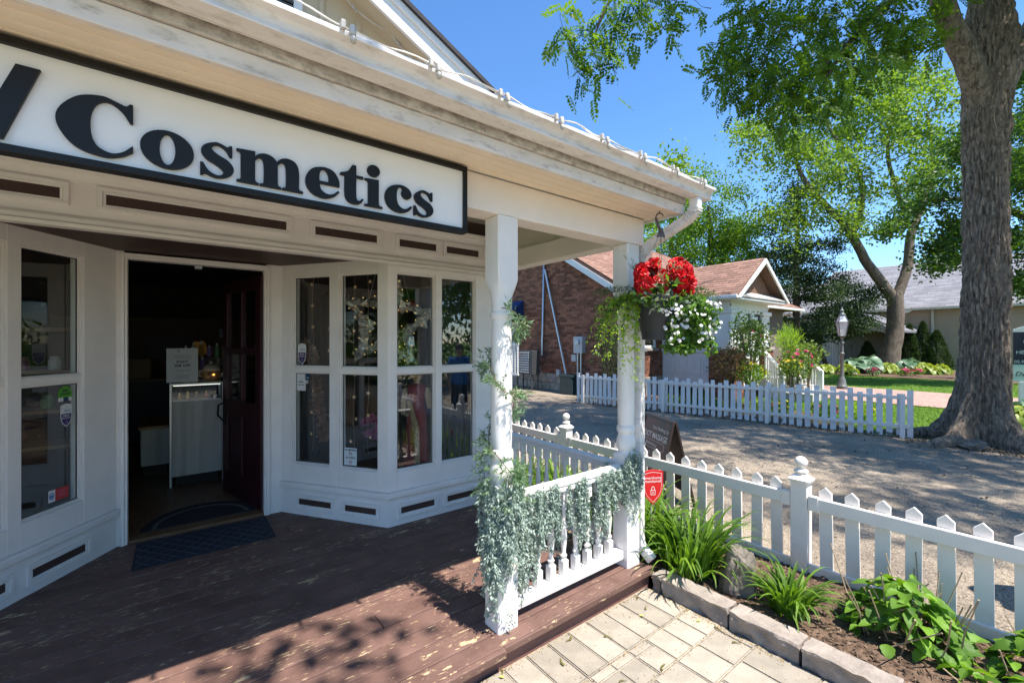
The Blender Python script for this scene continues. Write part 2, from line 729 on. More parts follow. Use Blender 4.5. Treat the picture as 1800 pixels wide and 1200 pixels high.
CHIP = pm('mulch_chip', (0.20, 0.135, 0.09), 0.95, 0.3, 20, tint=0.6)
ROCK = pm('field_stone', (0.20, 0.17, 0.135), 0.9, 0.35, 5, bump=0.8, bscale=25, dirt=(0.13, 0.11, 0.09), dirt_scale=4, dirt_ramp=(0.5, 0.7))
DRIVE = drive_mat()
GRASS = pm('lawn_turf', (0.075, 0.16, 0.022), 0.9, 0.4, 9, bump=0.8, bscale=180, col2=(0.15, 0.25, 0.035), spec=0.15)
GLASS = glass_mat('window_glass', (0.88, 0.93, 0.92), 2.9)
GASK = pm('window_gasket', (0.03, 0.032, 0.034), 0.5, 0.1, 10)
GLASS2 = glass_mat('case_glass', (0.95, 0.98, 0.97), 1.0)
STEEL = pm('galvanised_pipe', (0.55, 0.57, 0.60), 0.38, 0.08, 10, metal=0.75)
GREYB = pm('grey_box', (0.42, 0.44, 0.46), 0.5, 0.06, 8)
ROOFR = pm('red_shingle', (0.28, 0.165, 0.125), 0.9, 0.15, 12, tint=0.22, bump=0.4, bscale=120, spec=0.2)
ROOFG = pm('grey_shingle', (0.225, 0.22, 0.235), 0.9, 0.15, 12, tint=0.20, bump=0.4, bscale=120, spec=0.2)
BRICK = pm('house_brick', (0.225, 0.10, 0.064), 0.9, 0.2, 14, tint=0.45, bump=0.4, bscale=90, spec=0.2)
MORTAR = pm('brick_mortar', (0.19, 0.145, 0.12), 0.95, 0.15, 25)
STONEB = pm('foundation_stone', (0.33, 0.29, 0.25), 0.95, 0.25, 6, bump=0.5, bscale=30, objrand=0.15)
NAVY = pm('navy_canvas', (0.008, 0.035, 0.13), 0.75, 0.1, 12, bump=0.1)
WOODB = pm('brown_wood', (0.17, 0.095, 0.05), 0.5, 0.25, 5, stretch=(1, 9, 9))


def poly_sheet(name, pts, z, mat, sub=0):
    mb = MB()
    mb.add([(x, y, z) for x, y in pts], [tuple(range(len(pts)))])
    o = part(name, mb, mat, fix=False)
    return structure(o)


def grid_sheet(x0, x1, y0, y1, nx, ny, zf):
    mb = MB()
    v = []
    for j in range(ny + 1):
        for i in range(nx + 1):
            x = x0 + (x1 - x0) * i / nx
            y = y0 + (y1 - y0) * j / ny
            v.append((x, y, zf(x, y)))
    f = [(j * (nx + 1) + i, j * (nx + 1) + i + 1, (j + 1) * (nx + 1) + i + 1, (j + 1) * (nx + 1) + i) for j in range(ny) for i in range(nx)]
    mb.add(v, f)
    return mb


# ------------------------------------------------------------------ ground, drive, lawns, path
G = []
for k in range(48):
    a = 2 * math.pi * k / 48
    G.append((10 + 420 * math.cos(a), 10 + 420 * math.sin(a)))
poly_sheet('ground', G, -0.10, GRASS)
poly_sheet('bounce_pavement', [(-60, -7.2), (3.36, -7.2), (3.36, -3.0), (-60, -3.0)], -0.02, pm('bounce_concrete', (.42, .39, .35), .9, .1, 3, bump=.2, bscale=80))  # unseen pale sheet added behind the viewer, bounces neutral light onto soffit and sign
poly_sheet('lane', [(-60, -24), (3.36, -24), (3.36, -7.2), (-60, -7.2)], -0.04, pm('lane_asphalt', (.14, .135, .13), .9, .15, 20, bump=.3, bscale=120))  # unseen asphalt added over the grass, keeps green bounce light off the porch
poly_sheet('driveway', [(3.36, -24), (11.2, -24), (10.6, -0.2), (9.95, 0.9), (9.86, 1.7), (8.55, 8.2), (8.9, 8.6), (10.3, 9.0), (10.3, 40), (3.36, 40)], 0.0, DRIVE)
lawn_bed = poly_sheet('lawn', [(9.9, -24), (14.8, -24), (14.8, 7.0), (9.6, 7.0), (9.0, 5.6), (9.82, 1.74), (10.0, 0.9), (10.6, -0.2), (11.2, -24)][1:], -0.02, GRASS)
poly_sheet('brick_path', [(14.8, -24), (19.1, -24), (19.1, 9), (14.8, 9)], 0.0, path_brick_mat())
poly_sheet('back_lawn', [(19.1, -24), (25.6, -24), (25.6, 14), (19.1, 14)], -0.01, GRASS)
poly_sheet('garden_soil', [(25.6, -24), (34, -24), (34, 16), (25.6, 16)], 0.0, SOIL)
poly_sheet('flower_bed_soil', [(8.58, 8.1), (9.70, 2.3), (11.2, 3.2), (12.1, 5.6), (12.1, 7.9), (9.9, 8.4)], 0.0, SOIL)


def dirt_z(x, y):
    return 0.055 + 0.022 * mnoise.noise((x * 6, y * 6, 0)) + 0.010 * mnoise.noise((x * 22, y * 22, 3))


soil = part('planting_bed_soil', grid_sheet(2.50, 3.425, -2.6, 7.0, 46, 400, dirt_z), SOIL, fix=False)
structure(soil)
mb = MB()
for k in range(3200):
    x, y = rnd.uniform(2.62, 3.39), rnd.uniform(-0.6, 1.7)
    z = dirt_z(x, y) + 0.004
    a, l, w = rnd.uniform(0, 6.3), rnd.uniform(0.006, 0.028), rnd.uniform(0.002, 0.006)
    dx, dy = math.cos(a) * l, math.sin(a) * l
    nx, ny = -math.sin(a) * w, math.cos(a) * w
    t = rnd.uniform(-0.006, 0.010)
    mb.add([(x - dx, y - dy, z - t), (x + nx, y + ny, z + 0.005), (x + dx, y + dy, z + t), (x - nx, y - ny, z + 0.002)], [(0, 1, 2), (0, 2, 3)], tint=rnd.random() ** 2)
stuff(part('mulch', mb, CHIP, fix=False))

# ------------------------------------------------------------------ patio pavers
patio = part('patio', grid_sheet(-3.2, 2.475, -3.0, 1.745, 2, 2, lambda x, y: -0.010), SAND, fix=False)
structure(patio)
PROTO = {}


def paver_mesh(w, d, k):
    key = (round(w, 3), round(d, 3), k)
    if key in PROTO:
        return PROTO[key]
    mb_ = MB().box(-w / 2, w / 2, -d / 2, d / 2, -0.04, 0)
    me = mb_.mesh('paver')
    bm = bmesh.new()
    bm.from_mesh(me)
    bmesh.ops.recalc_face_normals(bm, faces=bm.faces)
    top = [e for e in bm.edges if all(abs(v.co.z) < 1e-6 for v in e.verts)]
    bmesh.ops.bevel(bm, geom=top, offset=0.006, segments=2, affect='EDGES')
    bm.to_mesh(me)
    bm.free()
    me.materials.append(PAVER)
    PROTO[key] = me
    return me


ROWS = [(1.738, 1.436, 0.1485), (1.436, 1.238, 0.1485), (1.238, 1.04, 0.198), (1.04, 0.74, 0.198), (0.74, 0.54, 0.148), (0.54, 0.24, 0.198), (0.24, 0.04, 0.198), (0.04, -0.26, 0.148)]
for ri, (ya, yb, w) in enumerate(ROWS):
    x = 2.468 if ri != 2 else 2.468 - 0.06
    if ri == 2:
        inst('paver', paver_mesh(0.055, ya - yb - 0.004, 0), patio, TRS((2.44, (ya + yb) / 2, 0)))
    while x > -0.9:
        if ri == 1 and x < 2.04:
            for y0, y1 in ((ya, ya - 0.058), (ya - 0.058, yb)):
                inst('paver', paver_mesh(w - 0.004, y0 - y1 - 0.004, 0), patio, TRS((x - w / 2, (y0 + y1) / 2, rnd.uniform(-0.002, 0.002)), (rnd.uniform(-.004, .004), rnd.uniform(-.004, .004), 0)))
        else:
            inst('paver', paver_mesh(w - 0.004, ya - yb - 0.004, 0), patio, TRS((x - w / 2, (ya + yb) / 2, rnd.uniform(-0.002, 0.002)), (rnd.uniform(-.004, .004), rnd.uniform(-.004, .004), 0)))
        x -= w

# fallen catkins and leaf bits on the patio and deck
CATK = pm('catkin', (0.20, 0.17, 0.05), 0.9, 0.3, 60)
YLEAF = pm('yellow_leaf', (0.55, 0.52, 0.08), 0.7, 0.1, 30)
mb = MB()
for k in range(7):
    r_ = 0.0052 * (1 - 0.1 * k)
    for j in range(4):
        a = j * 1.57 + k * 0.7
        mb.ball((-0.03 + 0.0095 * k, 0.004 * math.cos(a) + 0.006 * math.sin(k * 0.8), 0.006 + 0.003 * math.sin(a)), r_, 5, 4)
ck = mb.mesh('fallen_catkin')
ck.materials.append(CATK)
spots = [(1000, 1125, 'lying mid-way along the first row of pavers'), (987, 1163, 'on a paver below the corner of near post'), (1070, 1120, 'in the middle of the paver row next to the step'), (1120, 1052, 'closest to the corner post step'),
         (1135, 1068, 'just below the one nearest the step corner'), (1165, 1172, 'crossing a paver joint far from the step'), (1262, 1105, 'beside the rough stone border'), (1295, 1130, 'against the foot of the stone border'), (883, 1181, 'at the left edge of the pavers by the deck riser'), (1095, 1197, 'cut by the bottom edge of the picture')]
for i, (x, y, wh) in enumerate(spots):
    p = atz(x, y, 0.004)
    o = inst('fallen_catkin', ck, None, TRS(p, (0, 0, rnd.uniform(0, 6.3)), (rnd.uniform(.5, .8),) * 3))
    tag(o, 'dry brown catkin ' + wh, 'catkin', 'catkins fallen on the patio pavers')
lf = MB().add([(-.014, 0, .003), (0, -.007, .007), (.016, 0, .004), (0, .008, .006)], [(0, 1, 2), (0, 2, 3)]).mesh('fallen_leaf')
lf.materials.append(YLEAF)
for i, (x, y) in enumerate([(882, 1190), (1128, 1082), (1228, 1091)]):
    o = inst('fallen_leaf', lf, None, TRS(atz(x, y, 0.003), (0, 0, rnd.uniform(0, 6.3))))
    tag(o, 'tiny yellow leaf on the pavers ' + ('by the deck riser', 'in the second paver row', 'near the stone border')[i], 'leaf', 'yellow leaves fallen on the patio')
# crumbs and seeds in the joints
mb = MB()
for k in range(1500):
    if k % 3:
        x, y = rnd.uniform(1.0, 2.46), rnd.uniform(0.9, 1.73)
        if k % 2:
            y = rnd.choice([1.73, 1.436, 1.238, 1.72]) - abs(rnd.gauss(0, .012))
        else:
            x = 2.46 - abs(rnd.gauss(0, .03))
    else:
        x, y = rnd.uniform(0.9, 2.46), rnd.uniform(0.7, 1.73)
    s = rnd.uniform(.0012, .0034)
    z = rnd.uniform(0, .002)
    mb.add([(x - s, y, z), (x, y - s, z), (x + s * 1.4, y, z + .001), (x, y + s, z + s * 1.2)], [(0, 1, 3), (1, 2, 3), (0, 3, 2)], tint=rnd.random())
stuff(part('seed_litter', mb, pm('seed_litter', (0.26, 0.18, 0.085), 0.9, 0.3, 50, tint=0.6), fix=False))

# ------------------------------------------------------------------ kerb stones between patio and bed
border = thing('stone_border', 'low border of rough grey-brown stone blocks between patio and planting bed', 'border', (2.535, 0, 0))


def rough_block(L, W, H, seed):
    bm = bmesh.new()
    bmesh.ops.create_cube(bm, size=1.0)
    bmesh.ops.scale(bm, vec=(W, L, H), verts=bm.verts)
    bmesh.ops.subdivide_edges(bm, edges=bm.edges, cuts=11, use_grid_fill=True)
    for v in bm.verts:
        c = v.co
        n = mnoise.fractal((c.x * 12 + seed * 3.1, c.y * 12, c.z * 14), 0.7, 2.1, 5)
        side = 1.0 if c.x < -W * 0.3 else 0.25
        c.x += 0.022 * n * side - (0.010 if (c.z > H * 0.4 and c.x < -W * 0.35) else 0)
        c.z += 0.006 * mnoise.noise((c.x * 14, c.y * 14 + seed, 7))
        if abs(abs(c.y) - L / 2) < 1e-4:
            c.y += 0.008 * n - math.copysign(0.005, c.y)
    me = bpy.data.meshes.new('stone')
    bm.to_mesh(me)
    bm.free()
    me.materials.append(CURB)
    shade(me, 32)
    return me


yk = 1.70
for k, L in enumerate([0.07, 0.43, 0.36, 0.38, 0.40, 0.36, 0.42, 0.4, 0.38, 0.4]):
    inst('stone', rough_block(L - 0.005, 0.118, 0.14, k + 2), border, TRS((2.530 + rnd.uniform(-.004, .004), yk - L / 2, 0.030 + rnd.uniform(-.003, .003)), (0, 0, rnd.uniform(-.012, .012))))
    yk -= L

# ------------------------------------------------------------------ porch deck
deck = part('porch_deck', MB().box(-3.2, 2.50, 1.76, 4.30, 0.045, 0.083), BROWN)
structure(deck)
y = 1.722
k = 0
while y < 4.25:
    w = 0.105 if k == 0 else 0.132
    cuts = [-3.2, rnd.uniform(-0.9, 2.0), 2.515] if k % 3 == 1 else [-3.2, 2.515]
    for a, b in zip(cuts[:-1], cuts[1:]):
        o = part('plank', MB().box(a + .0015, b - .0015, y, y + w - 0.005, 0.084, 0.12 + rnd.uniform(-.0015, .001)), DECK, deck, bevel=0.005)
    y += w
    k += 1
RISER = pm('riser_paint', (0.20, 0.10, 0.085), 0.65, 0.16, 5, bump=0.2, bscale=40, dirt=(0.48, 0.25, 0.12), dirt_scale=2.2, dirt_ramp=(0.66, 0.68), stretch=(1, 1, 2.2))
o = part('deck_riser', MB().box(-3.2, 2.51, 1.748, 1.764, -0.02, 0.078), RISER, deck)
o = part('nosing', MB().box(-3.2, 1.275, 1.690, 1.7205, 0.078, 0.121), DECK, deck, bevel=0.006)
o = part('nosing', MB().box(1.2765, 2.518, 1.708, 1.7205, 0.082, 0.119), DECK, deck, bevel=0.005)

# ================================================================== the shop building
shop = thing('shop_building', 'cream and white shop with covered porch and dark bay windows', 'shop', (0.2, 3.4, 0))


def loft(mb, cx, cy, rings, n=32):
    """rings of (z, r, k): k 0 round, 1 square of half-width r"""
    vs_, fs = [], []
    for z, r, k in rings:
        for j in range(n):
            a = 2 * math.pi * (j + 0.5) / n
            c, s = math.cos(a), math.sin(a)
            q = 1 / max(abs(c), abs(s))
            q = 1 + (q - 1) * k
            vs_.append((cx + r * q * c, cy + r * q * s, z))
    m = len(rings)
    for i in range(m - 1):
        for j in range(n):
            fs.append((i * n + j, i * n + (j + 1) % n, (i + 1) * n + (j + 1) % n, (i + 1) * n + j))
    fs.append(tuple(range(n - 1, -1, -1)))
    fs.append(tuple(range((m - 1) * n, m * n)))
    mb.add(vs_, fs)


def porch_post(cx, cy):
    mb = MB()
    h = 0.065
    loft(mb, cx, cy, [(0.12, h, 1), (0.845, h, 1), (0.865, h * .97, .6), (0.872, .058, 0), (0.885, .053, 0), (0.90, .061, 0), (0.93, .064, 0), (0.96, .063, 0), (0.985, .054, 0), (1.0, .050, 0),
                     (1.012, .060, 0), (1.035, .063, 0), (1.05, .058, 0), (1.056, .053, 0), (1.09, .0555, 0), (1.25, .0575, 0), (1.45, .0565, 0), (1.70, .0525, 0), (1.735, .0525, 0),
                     (1.742, .058, 0), (1.757, .061, 0), (1.772, .058, 0), (1.776, .053, 0), (1.83, .0545, 0), (1.855, .057, 0), (1.875, .060, .15), (1.91, .064, .6), (1.945, h, 1), (2.268, h, 1)], 48)
    o = part('porch_post', mb, WHITE, shop, smooth=28)
    return o


porch_post(1.3685, 1.862)
porch_post(2.4235, 1.868)
porch_post(-1.75, 1.862)

# beams, ceiling, soffit, fascia
part('beam', MB().box(-3.2, 2.53, 1.80, 1.94, 2.27, 2.449), BEAMW, shop, bevel=0.005)
part('side_beam', MB().box(2.36, 2.488, 1.9425, 3.40, 2.272, 2.42), BEAMW, shop, bevel=0.004)
part('bed_mould', MB().box(-3.2, 2.36, 1.942, 1.965, 2.38, 2.46), BEAMW, shop)
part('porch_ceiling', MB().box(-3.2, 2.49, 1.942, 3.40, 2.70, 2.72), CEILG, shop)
part('ceiling_frieze', MB().box(2.487, 2.50, 1.9425, 3.40, 2.42, 2.72), BEAMW, shop)
for k in range(4):
    part('soffit_board', MB().box(-3.2, 2.575, 1.567 + .058 * k, 1.567 + .058 * k + .054, 2.45, 2.458), SOFF, shop, bevel=0.0035)
part('soffit_backing', MB().box(-3.2, 2.57, 1.567, 1.80, 2.459, 2.47), SOFF, shop)
part('soffit_return', MB().box(2.532, 2.60, 1.80, 3.4, 2.452, 2.47), SOFF, shop)
part('fascia', MB().box(-3.2, 2.60, 1.543, 1.566, 2.438, 2.500), FASC, shop, bevel=0.003)
part('fascia_board', MB().box(-3.2, 2.60, 1.530, 1.566, 2.502, 2.60), MOSS, shop, bevel=0.003)
part('side_fascia', MB().box(2.577, 2.601, 1.567, 3.5, 2.438, 2.60), FASC, shop)
# K-style gutter
gp = [(1.500, 2.546), (1.446, 2.546), (1.4325, 2.549), (1.4305, 2.555), (1.436, 2.561), (1.4405, 2.575), (1.436, 2.592), (1.426, 2.603), (1.409, 2.607), (1.401, 2.612), (1.400, 2.625), (1.403, 2.631), (1.420, 2.630), (1.422, 2.622), (1.420, 2.612),
      (1.430, 2.606), (1.440, 2.596), (1.442, 2.578), (1.448, 2.562), (1.500, 2.556)]
gp = [(p, 2.527 + (q - 2.546) * 0.83) for p, q in gp]
gm_ = MB()
NGU = 150
for i in range(NGU):
    x = -3.2 + 5.92 * i / (NGU - 1)
    for p, q in gp:
        wv = .0035 * mnoise.noise((x * 3.1, 0, 0)) + .002 * mnoise.noise((x * 11, 5, 0))
        gm_.v.append((x, p + (wv if q > 2.57 else -.6 * wv), q + .4 * wv))
ng = len(gp)
for i in range(NGU - 1):
    for j in range(ng):
        gm_.f.append((i * ng + j, i * ng + (j + 1) % ng, (i + 1) * ng + (j + 1) % ng, (i + 1) * ng + j))
gm_.m = [0] * len(gm_.f)
part('gutter', gm_, GUTT, shop, smooth=26)
part('gutter_end', MB().prism([(1.5, 2.526), (1.444, 2.526), (1.430, 2.534), (1.434, 2.552), (1.424, 2.574), (1.401, 2.580), (1.399, 2.599), (1.5, 2.599)], 2.721, 2.727, lambda p, q, a: (a, p, q)), GUTT, shop)
part('gutter_back', MB().box(-3.2, 2.72, 1.501, 1.5055, 2.526, 2.606), GUTT, shop)
for k in range(9):
    part('gutter_hanger', MB().box(-2.6 + .62 * k, -2.572 + .62 * k, 1.41, 1.5, 2.598, 2.6005), GUTT, shop)
# porch roof and drip edge
SL = 0.40
part('porch_roof', MB().prism([(1.47, 2.605), (3.30, 2.605 + SL * 1.83), (3.30, 2.573 + SL * 1.83), (1.56, 2.602)], -3.2, 2.66, lambda p, q, a: (a, p, q)), ROOFG, shop)
part('drip_edge', MB().prism([(1.455, 2.606), (1.53, 2.634), (1.53, 2.637), (1.455, 2.610)], -3.2, 2.68, lambda p, q, a: (a, p, q)), WHITE, shop)
# downspout: outlet, ribbed elbows, leader down the post
ds = MB()
P0, P1 = Vector((2.600, 1.468, 2.53)), Vector((2.600, 1.470, 2.465))
pts = [P0, P1, Vector((2.598, 1.485, 2.43)), Vector((2.592, 1.52, 2.40)), Vector((2.56, 1.70, 2.31)), Vector((2.545, 1.785, 2.262)), Vector((2.535, 1.83, 2.215)), Vector((2.532, 1.842, 2.16)), Vector((2.532, 1.842, 0.30)), Vector((2.532, 1.83, 0.22)), Vector((2.54, 1.74, 0.15))]
ds.tube(pts, 0.03, 4, sq=(0.026, 0.032))
o = part('downspout', ds, GUTT, shop, bevel=0.008)
rb = MB()


def rib_ring(p, d, w=0.030, h=0.036):
    rb.tube([p - d * 0.004, p, p + d * 0.004], 0, 4, sq=(w, h))


for a, b, n in ((P1, Vector((2.592, 1.52, 2.40)), 6), (Vector((2.545, 1.785, 2.262)), Vector((2.532, 1.842, 2.16)), 6)):
    for k in range(n):
        t = (k + .5) / n
        c = a.lerp(b, t)
        if a is P1:
            c = a.lerp(Vector((2.599, 1.472, 2.435)), t * 2) if t < .5 else Vector((2.599, 1.472, 2.435)).lerp(b, t * 2 - 1)
            d = (Vector((0, 0, -1)).lerp(Vector((0, .9, -.45)), t)).normalized()
        else:
            d = (Vector((0, .9, -.45)).lerp(Vector((0, 0, -1)), t)).normalized()
        rib_ring(c, d)
part('elbow_rib', rb, GUTT, shop)
part('strap', MB().box(2.488, 2.568, 1.800, 1.806, 1.55, 1.575), GUTT, shop)

# frieze with louvre-like dark slots between moulded frames
FRF = Frame(0, 3.33, 1, 0)


def slot_panel(fr, s0, s1, z0, z1, parent=shop, face=0.0):
    """moulded rectangular frame with a dark recess"""
    o1 = MB()
    for (w, d, e) in ((0.022, 0.016, 0.0), (0.014, 0.009, 0.022)):
        a, b, c, f = s0 + e, s1 - e, z0 + e, z1 - e
        o1.box(a, b, face, face + d, f - w, f, fr)
        o1.box(a, b, face, face + d, c, c + w, fr)
        o1.box(a, a + w, face, face + d, c + w, f - w, fr)
        o1.box(b - w, b, face, face + d, c + w, f - w, fr)
    p = part('panel_moulding', o1, TRIM, parent, bevel=0.003)
    e = 0.036
    q = part('dark_slot', MB().box(s0 + e, s1 - e, face, face + 0.002, z0 + e, z1 - e, fr), BROWN, p)
    return p


part('frieze', MB().box(-3.2, 2.45, 3.33, 3.40, 2.262, 2.56), TRIM, shop)
for s0, s1 in ((-2.6, -2.1), (-2.02, -1.52), (-1.42, -0.455), (-0.345, 0.64), (0.755, 1.277), (1.39, 1.79), (1.82, 2.22)):
    slot_panel(FRF, s0, s1, 2.350, 2.480)
part('frieze_cap', MB().prism([(3.33, 2.49), (3.315, 2.495), (3.312, 2.515), (3.295, 2.53), (3.292, 2.552), (3.28, 2.558), (3.28, 2.575), (3.33, 2.575)], -3.2, 2.46, lambda p, q, a: (a, p, q)), TRIM, shop)
part('frieze_base', MB().prism([(3.33, 2.305), (3.318, 2.30), (3.306, 2.285), (3.304, 2.262), (3.290, 2.252), (3.290, 2.232), (3.36, 2.232), (3.36, 2.262), (3.33, 2.262)], -3.2, 2.46, lambda p, q, a: (a, p, q)), TRIM, shop)
part('brown_fascia', MB().box(-3.2, 2.45, 3.345, 3.40, 2.576, 2.70), BROWN, shop)
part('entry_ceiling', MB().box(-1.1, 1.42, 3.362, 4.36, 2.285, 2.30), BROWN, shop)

# ------------------------------------------------------------------ bay windows


def window_face(fr, L, panes, s_start=0.0, hi=2.29, panels=(), rows=((0.565, 1.351), (1.405, 2.18)), glassn=-0.036, base=True):
    panes = [(a - .013, b + .013) for a, b in panes]
    rows = [(a - .008, b + .008) for a, b in rows]
    mb = MB()
    edges = [s_start] + [q for p in panes for q in p] + [L]
    z0, z1 = 0.402, hi
    for i in range(0, len(edges), 2):
        mb.box(edges[i], edges[i + 1], -0.09, 0.0, z0, z1, fr)
    for a, b in panes:
        zs = [z0] + [q for r in rows for q in r] + [z1]
        for i in range(0, len(zs), 2):
            mid = 0 < i < len(zs) - 2
            mb.box(a, b, -0.085, -0.012 if mid else -0.001, zs[i], zs[i + 1], fr)
    wf = part('window_frame', mb, TRIM, shop, bevel=0.003)
    bd = MB()
    for a, b in panes:
        for c, d in rows:
            for e, w_, dep in ((0.0, 0.009, -0.014), (0.009, 0.007, -0.026)):
                bd.box(a + e, b - e, -0.06, dep, d - e - w_, d - e, fr)
                bd.box(a + e, b - e, -0.06, dep, c + e, c + e + w_, fr)
                bd.box(a + e, a + e + w_, -0.06, dep, c + e + w_, d - e - w_, fr)
                bd.box(b - e - w_, b - e, -0.06, dep, c + e + w_, d - e - w_, fr)
    part('glazing_bead', bd, TRIM, wf, bevel=0.002)
    gk = MB()
    for a, b in panes:
        for c, d in rows:
            e = .0162
            gk.box(a + e, a + e + .005, -.035, -.031, c + e, d - e, fr)
            gk.box(b - e - .005, b - e, -.035, -.031, c + e, d - e, fr)
            gk.box(a + e + .005, b - e - .005, -.035, -.031, c + e, c + e + .005, fr)
            gk.box(a + e + .005, b - e - .005, -.035, -.031, d - e - .005, d - e, fr)
    part('gasket', gk, GASK, wf)
    for a, b in panes:
        for c, d in rows:
            e = 0.012
            g = MB()
            g.add([fr(a + e, glassn, c + e), fr(b - e, glassn, c + e), fr(b - e, glassn, d - e), fr(a + e, glassn, d - e)], [(0, 1, 2, 3)])
            part('pane', g, GLASS, wf, fix=False)
    if base:
        part('base_wall', MB().box(s_start, L, -0.09, -0.002, 0.12, 0.352, fr), TRIM, shop)
        part('sill', MB().box(s_start - 0.012, L + 0.008, -0.09, 0.030, 0.353, 0.401, fr), TRIM, shop, bevel=0.008)
        for s0, s1 in panels:
            slot_panel(fr, s0, s1, 0.175, 0.298, shop, -0.002)
    return wf


FB = Frame(1.351, 3.38, 1, 0)                                  # right bay, face parallel to the street
window_face(FB, 1.10, [(0.087, 0.414), (0.499, 0.824)], panels=[(0.075, 0.45), (0.505, 0.90)])
FA = Frame(1.351, 3.38, -0.607, 0.89, flip=True)               # right bay, splayed face
LA = 1.077
window_face(FA, LA, [(0.112, 0.466), (0.588, 0.958)], panels=[(0.075, 0.45), (0.52, 0.93)])
FL = Frame(-1.03, 3.31, 0.684, 0.96)                           # left bay, splayed face
LL = 1.179
window_face(FL, LL, [(0.10, 0.462), (0.562, 0.922)], panels=[(0.10, 0.50), (0.57, 0.98)])
FC = Frame(-2.45, 3.31, 1, 0)                                  # left bay front
window_face(FC, 1.42, [(0.45, 0.80), (0.90, 1.30)], panels=[(0.4, 0.8), (0.9, 1.3)])

# entry wall and door case
FD = Frame(0, 4.28, 1, 0)
dw = MB()
dw.box(-0.372, -0.300, -0.10, 0.0, 0.12, 2.29, FD)
dw.box(0.622, 0.760, -0.10, 0.0, 0.12, 2.29, FD)
part('entry_wall', dw, TRIM, shop, bevel=0.003)
dc = MB()
for e, w_, dep in ((0.0, 0.024, 0.018), (0.0242, 0.016, 0.008)):
    dc.box(-0.322 + e, -0.322 + e + w_, -0.08, dep, 0.12, 2.272 - e, FD)
    dc.box(0.644 - e - w_, 0.644 - e, -0.08, dep, 0.12, 2.272 - e, FD)
    dc.box(-0.322 + e + w_, 0.644 - e - w_, -0.08, dep, 2.272 - e - w_, 2.272 - e, FD)
part('door_case', dc, TRIM, shop, bevel=0.003)
part('closer_bracket', MB().box(0.12, 0.17, -0.09, -0.02, 2.205, 2.229, FD), GREYB, shop, bevel=.004)
part('threshold', MB().box(-0.28, 0.60, 4.29, 4.40, 0.118, 0.140), WOODB, shop)

# room shell
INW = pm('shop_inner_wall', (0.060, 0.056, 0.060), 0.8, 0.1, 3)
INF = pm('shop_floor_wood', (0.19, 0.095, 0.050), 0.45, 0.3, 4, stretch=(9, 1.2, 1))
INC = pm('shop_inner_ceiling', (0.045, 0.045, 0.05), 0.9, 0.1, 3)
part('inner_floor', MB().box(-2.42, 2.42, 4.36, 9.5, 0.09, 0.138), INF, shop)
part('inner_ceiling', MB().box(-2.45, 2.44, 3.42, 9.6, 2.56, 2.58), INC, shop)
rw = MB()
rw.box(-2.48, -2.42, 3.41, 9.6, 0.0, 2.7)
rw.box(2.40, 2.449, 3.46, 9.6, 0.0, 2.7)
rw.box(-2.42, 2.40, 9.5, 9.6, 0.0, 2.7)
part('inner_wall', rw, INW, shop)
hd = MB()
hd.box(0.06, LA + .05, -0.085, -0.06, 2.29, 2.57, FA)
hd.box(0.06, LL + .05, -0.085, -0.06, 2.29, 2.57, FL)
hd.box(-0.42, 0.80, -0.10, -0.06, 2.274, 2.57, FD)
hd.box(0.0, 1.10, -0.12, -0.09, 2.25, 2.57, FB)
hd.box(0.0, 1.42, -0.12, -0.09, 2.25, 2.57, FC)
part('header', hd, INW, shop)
# display floors inside the two bays
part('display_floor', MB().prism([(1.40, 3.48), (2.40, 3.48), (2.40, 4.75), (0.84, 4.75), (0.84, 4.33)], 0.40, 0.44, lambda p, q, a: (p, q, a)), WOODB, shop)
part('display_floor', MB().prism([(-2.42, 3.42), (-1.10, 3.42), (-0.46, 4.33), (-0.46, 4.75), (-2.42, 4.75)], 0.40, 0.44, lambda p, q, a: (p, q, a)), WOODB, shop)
CURT = pm('grey_curtain', (0.055, 0.063, 0.078), 0.9, 0.1, 3)


def curtain(x0, x1, y0, y1, z0, z1, folds, amp, mat, name='curtain'):
    mb_ = MB()
    n = folds * 8
    vs_, fs = [], []
    dx, dy = x1 - x0, y1 - y0
    l = math.hypot(dx, dy)
    nx, ny = dy / l, -dx / l
    for i in range(n + 1):
        t = i / n
        w = amp * math.sin(t * folds * 2 * math.pi + 0.7 * math.sin(5 * t))
        for z, k in ((z0, 1.2), (z1, 0.8)):
            vs_.append((x0 + dx * t + nx * w * k, y0 + dy * t + ny * w * k, z))
    for i in range(n):
        fs.append((2 * i, 2 * i + 2, 2 * i + 3, 2 * i + 1))
    mb_.add(vs_, fs)
    return part(name, mb_, mat, shop, smooth=60, fix=False)


curtain(1.98, 2.38, 3.72, 3.62, 0.45, 2.5, 4, 0.025, CURT)
curtain(1.0, 1.18, 4.70, 4.74, 0.45, 2.5, 3, 0.02, pm('charcoal_drape', (0.018, 0.018, 0.021), 0.9))
curtain(-2.3, -1.6, 4.4, 4.6, 0.45, 2.5, 6, 0.025, CURT)

# upper gable: board and batten, rake boards, roof, vent
AX, AZ, SG = 0.2, 4.67, 0.481
GV = 3.32


def gz(u, dv=0.0):
    return AZ - SG * abs(u - AX) + dv


